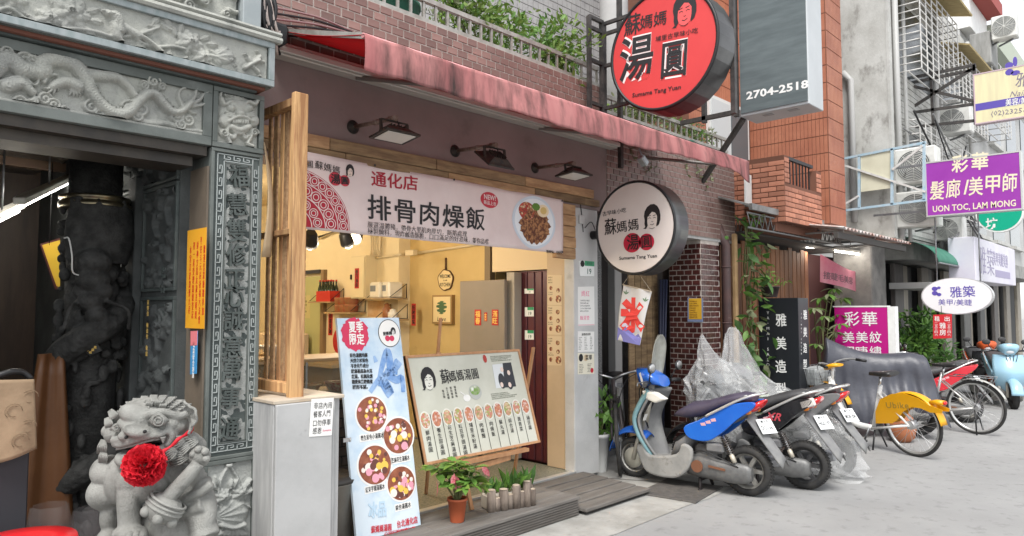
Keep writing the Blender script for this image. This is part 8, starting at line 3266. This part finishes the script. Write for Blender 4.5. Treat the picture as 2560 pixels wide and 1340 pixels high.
# overhead cables and bundle at the temple corner
cbm = thing('cable_bundle', 'tangle of black cables at the corner of the temple cornice', 'cables', at(660, 80, Y=-.3))
q = random.Random(5)
for k in range(16):
    p = [at(650 + q.uniform(0, 30), -40, Y=-.28), at(655 + q.uniform(0, 36), 20 + q.uniform(0, 20), Y=-.33), at(668 + q.uniform(0, 30), 70 + q.uniform(0, 25), Y=-.3), at(690 + q.uniform(0, 10), 90 + q.uniform(-30, 50), Y=-.2)]
    MB().tube(rockwalk(p, 5), q.choice((.007, .009, .012)), 6).build('cable', BLACK if k % 4 else M('pale_cable', (.5, .42, .38), .5), cbm)
for k in range(6):
    p = [at(690, 20 + k * 14, Y=-.1), at(740, 30 + k * 12, Y=-.06), at(800, 45 + k * 9, Y=-.05), at(880, 78 + k * 3, Y=-.03)]
    MB().tube(rockwalk(p, 5), .007, 6).build('cable', BLACK if k % 2 else M('mauve_cable', (.25, .15, .15), .5), cbm)
MB().box(at(672, 82, Y=-.2), (.2, .12, .12), None, .02).build('junction_box', BLACK, cbm)

# more clutter on the far fronts
ac(15.0, -.85, 4.75, .6, .5, 'white air conditioner between the two tall window cages')
ac(17.75, -.95, 5.6, .55, .5, 'white air conditioner on the corner of the far pale house')
ac(14.6, -.8, 2.75, .5, .42, 'small white air conditioner above the green canvas awning')
q = random.Random(17)
ocb = thing('overhead_cables', 'slack black cables strung along the concrete house front', 'cables', (14, -.7, 2.7))
for k in range(14):
    x0, x1 = q.uniform(12.1, 14), q.uniform(15, 18)
    z0, z1 = q.uniform(2.6, 4.8), q.uniform(2.6, 4.8)
    y = -.72 - q.uniform(0, .35)
    MB().tube([V((x0 + (x1 - x0) * i / 10, y, z0 + (z1 - z0) * i / 10 - .5 * (i / 10) * (1 - i / 10))) for i in range(11)], q.choice((.008, .012, .016)), 5).build('cable', BLACK if k % 3 else GREYP, ocb)
for k, x in enumerate((12.3, 12.75, 14.72, 15.05, 17.45)):
    MB().tube([(x, -.68, 2.6), (x, -.68, 7.2)], .03 if k % 2 else .045, 8).build('drainpipe', MATS['grey_pvc'], CB)
# ================================================================== plants
LEAFV = [(0, 0, 0), (.3, .2, .06), (.3, 0, .02), (.3, -.2, .06), (.65, .2, .04), (.65, 0, -.01), (.65, -.2, .04), (1, 0, -.1)]
LEAFF = [(0, 2, 1), (0, 3, 2), (1, 2, 5, 4), (2, 3, 6, 5), (4, 5, 7), (5, 6, 7)]
GRN = [M('leaf_green_a', (.09, .2, .035), .5, c2=(.14, .27, .05), ns=9, rnd=.3, tr=.25), M('leaf_green_b', (.05, .12, .03), .5, c2=(.08, .18, .04), ns=9, rnd=.3, tr=.25),
       M('leaf_yellow_green', (.2, .3, .06), .5, c2=(.14, .24, .04), ns=9, rnd=.3, tr=.3), M('leaf_grey_green', (.17, .2, .1), .6, c2=(.24, .26, .15), ns=9, rnd=.3, tr=.25)]
STEM = M('plant_stem', (.12, .13, .05), .7)


def leafmesh(L, W, mat):
    m = MB()
    m.add([(x * L, y * W, z * L) for x, y, z in LEAFV], LEAFF, True)
    me = m.mesh('leaf')
    me.materials.append(mat)
    return me


def orient(p, d, roll, s=1.0):
    u, v, w_ = basis(d)
    x = w_
    z = (u * cos(roll) + v * sin(roll))
    y = z.cross(x)
    M4 = (Matrix((x, y, z)).transposed() * s).to_4x4()
    M4.translation = p
    return M4


def mass(mb, q, c, r, n, L, W=.8, up=.25, dens=1.0):
    """many small leaves through an uneven volume"""
    lumps = [(V((q.gauss(0, .5) * r[0], q.gauss(0, .5) * r[1], q.gauss(0, .45) * r[2])), q.uniform(.3, .6)) for _ in range(9)]
    for _ in range(n):
        o, k = q.choice(lumps)
        d = V((q.gauss(0, 1), q.gauss(0, 1), q.gauss(0, 1))).normalized()
        p = V(c) + o + V((d.x * r[0], d.y * r[1], d.z * r[2])) * k * q.uniform(.5, 1)
        dd = (d + V((0, 0, up)) + V((q.gauss(0, .5), q.gauss(0, .5), q.gauss(0, .4)))).normalized()
        M4 = orient(p, dd, q.uniform(0, 6.28), L * q.uniform(.6, 1.2))
        mb.add([M4 @ V((x, y * W, z)) for x, y, z in LEAFV], LEAFF, True)


POTG = M('green_pot', (.03, .13, .09), .4)
POTB = M('blue_pot', (.03, .06, .16), .4)
TERR = M('orange_pot', (.42, .1, .04), .55, c2=(.36, .08, .03), ns=6)


def pot(t, c, r, h, mat, taper=.75):
    MB().lathe([(r * taper, 0), (r, h * .9), (r * 1.08, h * .9), (r * 1.08, h), (r * .95, h), (r * .9, h * .85), (0, h * .85)], c, ZA, 20, caps=False).build('pot', mat, t)


def shrub(label, c, pr_, ph, pm, blobs, L, mats, seed, name='potted_shrub', grp=None, vines=0):
    t = thing(name, label, 'plant', c, group=grp)
    if pm:
        pot(t, c, pr_, ph, pm)
    q = random.Random(seed)
    ms = [MB() for _ in mats]
    sm_ = MB()
    for (dx, dy, dz, rx_, ry_, rz_, n) in blobs:
        cc = V(c) + V((dx, dy, dz))
        for i, m in enumerate(ms):
            mass(m, q, cc, (rx_, ry_, rz_), n // len(ms), L)
        for k in range(5):
            e = cc + V((q.uniform(-.6, .6) * rx_, q.uniform(-.6, .6) * ry_, q.uniform(-.2, .6) * rz_))
            b = V(c) + V((q.uniform(-.03, .03), q.uniform(-.03, .03), ph * .8))
            sm_.tube(rockwalk([b, (b + e) / 2 + V((q.uniform(-.05, .05), 0, .03)), e], 3), [.009, .008, .007, .006, .005, .004, .003], 5)
    for k in range(vines):
        p = V(c) + V((q.uniform(-.25, .3), -.12, q.uniform(.0, .15)))
        path = [p]
        for j in range(6):
            path.append(path[-1] + V((q.uniform(-.04, .05), q.uniform(-.02, .0), -q.uniform(.03, .08))))
        sm_.tube(path, .003, 4)
        for pp_ in path[1:]:
            for _ in range(3):
                M4 = orient(pp_, V((q.gauss(0, 1), q.gauss(-.3, 1), q.gauss(-.3, .7))).normalized(), q.uniform(0, 6), L * q.uniform(.6, 1))
                ms[0].add([M4 @ V(x) for x in LEAFV], LEAFF, True)
    sm_.build('stem', STEM, t)
    for m, ma in zip(ms, mats):
        m.build('foliage', ma, t, kind='stuff')
    return t


TZ = 3.21
G_ = 'plants on the terrace'
shrub('bright leafy shrub filling the railing left of the red round sign', (4.62, .32, TZ), .16, .3, POTB, [(-.25, -.05, .72, .3, .2, .22, 520), (.15, -.1, .7, .34, .24, .26, 620), (.4, -.15, .62, .2, .2, .3, 320)], .075, [GRN[2], GRN[0]], 3, grp=G_, vines=9)
shrub('light green shrub above the middle of the awning', (3.98, .3, TZ), .14, .28, POTB, [(0, 0, .78, .24, .2, .22, 380), (-.15, .05, .9, .2, .2, .2, 220)], .075, [GRN[0], GRN[2]], 5, grp=G_, vines=3)
shrub('spiky dry shrub in a blue pot above the awning', (3.72, .34, TZ), .13, .3, POTB, [(0, 0, .8, .18, .15, .2, 220)], .07, [GRN[3], GRN[2]], 6, grp=G_)
pg = thing('green_planter', 'wide dark green pot behind the railing over the temple side', 'pot', (3.15, .3, TZ + .22))
pot(pg, (3.15, .3, TZ + .22), .2, .36, POTG, .85)
MB().bb(2.9, 3.4, .12, .48, 3.2, TZ + .22).build('stand', M('stand_block', (.3, .3, .3), .8), pg)
shrub('pale trailing plants under the red round sign', (6.0, .18, 3.2), .12, .2, POTB, [(0, -.02, .36, .4, .14, .12, 360), (.5, -.05, .36, .35, .14, .12, 300)], .06, [GRN[3], GRN[2]], 8, grp=G_, vines=6)
shrub('pale creeping plant near the grey box sign foot', (7.1, .15, 3.2), .12, .2, POTG, [(0, -.02, .34, .4, .13, .1, 300), (.45, 0, .32, .25, .12, .08, 160)], .06, [GRN[3], GRN[0]], 9, grp=G_, vines=4)
shrub('large dark leafy shrub behind the red rental card', at(2305, 930, Y=-.6) * 1.0 - V((0, 0, at(2305, 930, Y=-.6).z)), .2, .3, TERR, [(0, 0, 1.0, .45, .3, .35, 700), (.2, -.1, .7, .4, .3, .3, 500), (-.1, 0, 1.3, .25, .25, .2, 250)], .13, [GRN[0], GRN[1]], 10)
shrub('low weedy plants at the foot of the plank fence', (8.25, -.1, 0), .1, .12, POTG, [(0, 0, .35, .22, .15, .25, 180), (.1, -.1, .2, .2, .15, .15, 100)], .1, [GRN[0], GRN[3]], 12)
shrub('small plant in a white bucket between column and bicycle', (5.42, .1, 0), .09, .35, M('white_bucket', (.6, .6, .58), .4), [(0, 0, .5, .12, .12, .2, 80)], .13, [GRN[0]], 13)
shrub('little succulent in a dark pot on top of the black sign box', at(1925, 744, X=8.45) + V((.0, 0, .004)), .11, .13, M('dark_pot', (.05, .035, .035), .5), [(0, 0, .17, .14, .14, .05, 60), (-.05, 0, .3, .05, .05, .1, 18)], .07, [GRN[2]], 14)

# climbing vine: every leaf its own
vt = thing('climbing_vine', 'climbing vine with large glossy leaves trained up the timber post', 'vine', (7.95, -.16, 0))
q = random.Random(21)
vm = [leafmesh(1, .95, GRN[0]), leafmesh(1, 1.0, GRN[1]), leafmesh(1, .9, GRN[3])]
for s in range(5):
    p = V((7.92 + .05 * s, -.14 - .02 * s, 0))
    path = [p]
    for j in range(14):
        path.append(V((7.95 + .04 * s + .06 * sin(j * .9 + s), -.16 + .04 * cos(j * 1.3 + s), .18 * (j + 1))))
    MB().tube(rockwalk(path, 3), .009, 5).build('stem', STEM, vt)
for k in range(170):
    z = .35 + 2.3 * q.random() ** .85
    wd = .14 + .1 * (z > 2.2)
    p = V((8.0 + q.gauss(0, wd), -.2 + q.uniform(-.14, .08), z))
    d = V((q.gauss(-.1, .8), -.6 + q.gauss(0, .4), q.gauss(-.35, .45))).normalized()
    piece('leaf', q.choice(vm), vt, orient(p, d, pi / 2 * q.choice((1, 3)) + q.gauss(0, .6), q.uniform(.1, .19)))

# potted plant on the deck
pc_ = at(1143, 1303, Z=.143)
pp_ = thing('potted_plant', 'bright green plant with a few pink leaves in an orange pot on the deck', 'plant', pc_)
k_ = (pc_ - CAM).dot(FW) / FPX
pot(pp_, pc_, 24 * k_, 58 * k_, TERR, .72)
MB().lathe([(0, 0), (22 * k_, 0), (22 * k_, .004), (0, .01)], pc_ + V((0, 0, 50 * k_)), ZA, 16).build('soil', M('soil', (.05, .035, .025), .9), pp_)
q = random.Random(4)
pm_ = [leafmesh(1, .95, GRN[0]), leafmesh(1, .95, GRN[2])]
pk = leafmesh(1, .9, M('leaf_pink', (.6, .08, .14), .5, c2=(.65, .3, .3), ns=9, tr=.3))
tips = []
for i in range(16):
    a = 2 * pi * i / 16 + q.uniform(-.2, .2)
    rr_ = q.uniform(.03, .17)
    e = pc_ + V((rr_ * cos(a), rr_ * sin(a), .25 + q.uniform(.0, .15) - rr_ * .3))
    MB().tube(rockwalk([pc_ + V((.01 * cos(a), .01 * sin(a), .13)), pc_ + V((.4 * rr_ * cos(a), .4 * rr_ * sin(a), .2)), e], 3), .005, 5).build('stem', STEM, pp_)
    tips.append(e)
for e in tips:
    for j in range(10):
        a = 2 * pi * j / 10 + q.uniform(-.3, .3)
        d = V((cos(a), sin(a), q.uniform(-.25, .45))).normalized()
        u_, v_, _ = basis(d)
        roll = math.atan2(ZA.dot(v_), ZA.dot(u_))
        piece('leaf', q.choice(pm_), pp_, orient(e + V((0, 0, q.uniform(-.03, .02))), d, roll + q.gauss(0, .3), q.uniform(.08, .14)))
for (px_, py_) in ((1090, 1225), (1136, 1207), (1140, 1212), (1205, 1185), (1130, 1212)):
    e = at(px_, py_, Y=pc_.y - .05)
    piece('leaf', pk, pp_, orient(e + V((0, 0, .06)), V((q.gauss(0, .4), -.3, -1)).normalized(), q.uniform(0, 6), .1))

# log planter
lg = thing('log_planter', 'small planter fenced with weathered upright logs on the deck edge', 'planter', at(1282, 1270, Z=.143))
LOGM = M('weathered_log', (.26, .21, .17), .85, c2=(.14, .11, .09), ns=7, st=(3, 3, .5), rnd=.35, bump=.5, bs=30)
LOGE = M('log_end', (.5, .42, .33), .85, c2=(.38, .3, .22), ns=20)
a_, b_ = at(1228, 1279, Z=.143), at(1340, 1262, Z=.143)
dd_ = b_ - a_
for i, (f, r_, h) in enumerate(((.0, .031, 54), (.13, .03, 32), (.27, .033, 52), (.42, .026, 36), (.55, .03, 58), (.68, .026, 40), (.79, .028, 64), (.93, .024, 42), (1.0, .024, 66))):
    p = a_ + dd_ * f + V((0, .05 * (i == 8) + .006 * (i % 2), 0))
    h *= 4.75 / FPX
    q2 = random.Random(i)
    m = MB().lathe([(r_, 0), (r_ * 1.03, h * .5), (r_ * .98, h * .97), (r_ * .9, h)], p, V((q2.uniform(-.05, .05), q2.uniform(-.05, .05), 1)), 12)
    lo_ = m.build('log', LOGM, lg)
    MB().lathe([(r_ * .85, 0), (r_ * .8, .003)], p + V((0, 0, h - .001)), ZA, 12).build('log_end', LOGE, lo_)
c0 = (a_ + b_) / 2 + V((0, .085, 0))
MB().box(c0 + V((0, 0, .05)), (dd_.length * .95, .1, .1), Matrix.Rotation(math.atan2(dd_.y, dd_.x), 3, 'Z'), .01).build('trough', M('planter_cloth', (.4, .36, .3), .8), lg)
q = random.Random(7)
um = [leafmesh(1, .55, GRN[0]), leafmesh(1, .55, GRN[1])]
for k in range(80):
    f = q.uniform(.02, .98)
    p = a_ + dd_ * f + V((0, .085 + q.uniform(-.03, .03), .1))
    hgt = .1 + .05 * (f > .55)
    piece('leaf', q.choice(um), lg, orient(p, V((q.gauss(0, .35), q.gauss(-.1, .35), 1)).normalized(), q.uniform(0, 6.28), hgt * q.uniform(.7, 1.25)))

# umbrella tree behind the covered motorbike
ub_ = at(2062, 905, Y=-.45)
ut = thing('umbrella_tree', 'umbrella tree with fingered leaves beside the magenta sign', 'plant', (ub_.x, ub_.y, 0))
pot(ut, (ub_.x, ub_.y, 0), .16, .26, TERR)
q = random.Random(31)
fl_ = [leafmesh(1, .7, GRN[0]), leafmesh(1, .7, GRN[3])]
for (px_, py_) in ((2050, 745), (2085, 722), (2108, 745), (2060, 790), (2045, 815), (2098, 785), (2090, 830), (2040, 860), (2075, 860), (2112, 770), (2035, 770), (2070, 735), (2100, 810)):
    h_ = at(px_, py_, Y=-.45 - q.uniform(0, .25))
    MB().tube(rockwalk([(ub_.x, ub_.y, .24), (ub_.x + (h_.x - ub_.x) * .4, ub_.y, .24 + (h_.z - .24) * .6), h_], 4), .007, 5).build('stem', STEM, ut)
    for j in range(8):
        a = 2 * pi * j / 8 + q.uniform(-.15, .15)
        d = V((cos(a), sin(a) - .25, q.uniform(-.7, -.1))).normalized()
        u_, v_, _ = basis(d)
        piece('leaf', q.choice(fl_), ut, orient(h_, d, math.atan2(ZA.dot(v_), ZA.dot(u_)) + q.gauss(0, .2), q.uniform(.13, .19)))
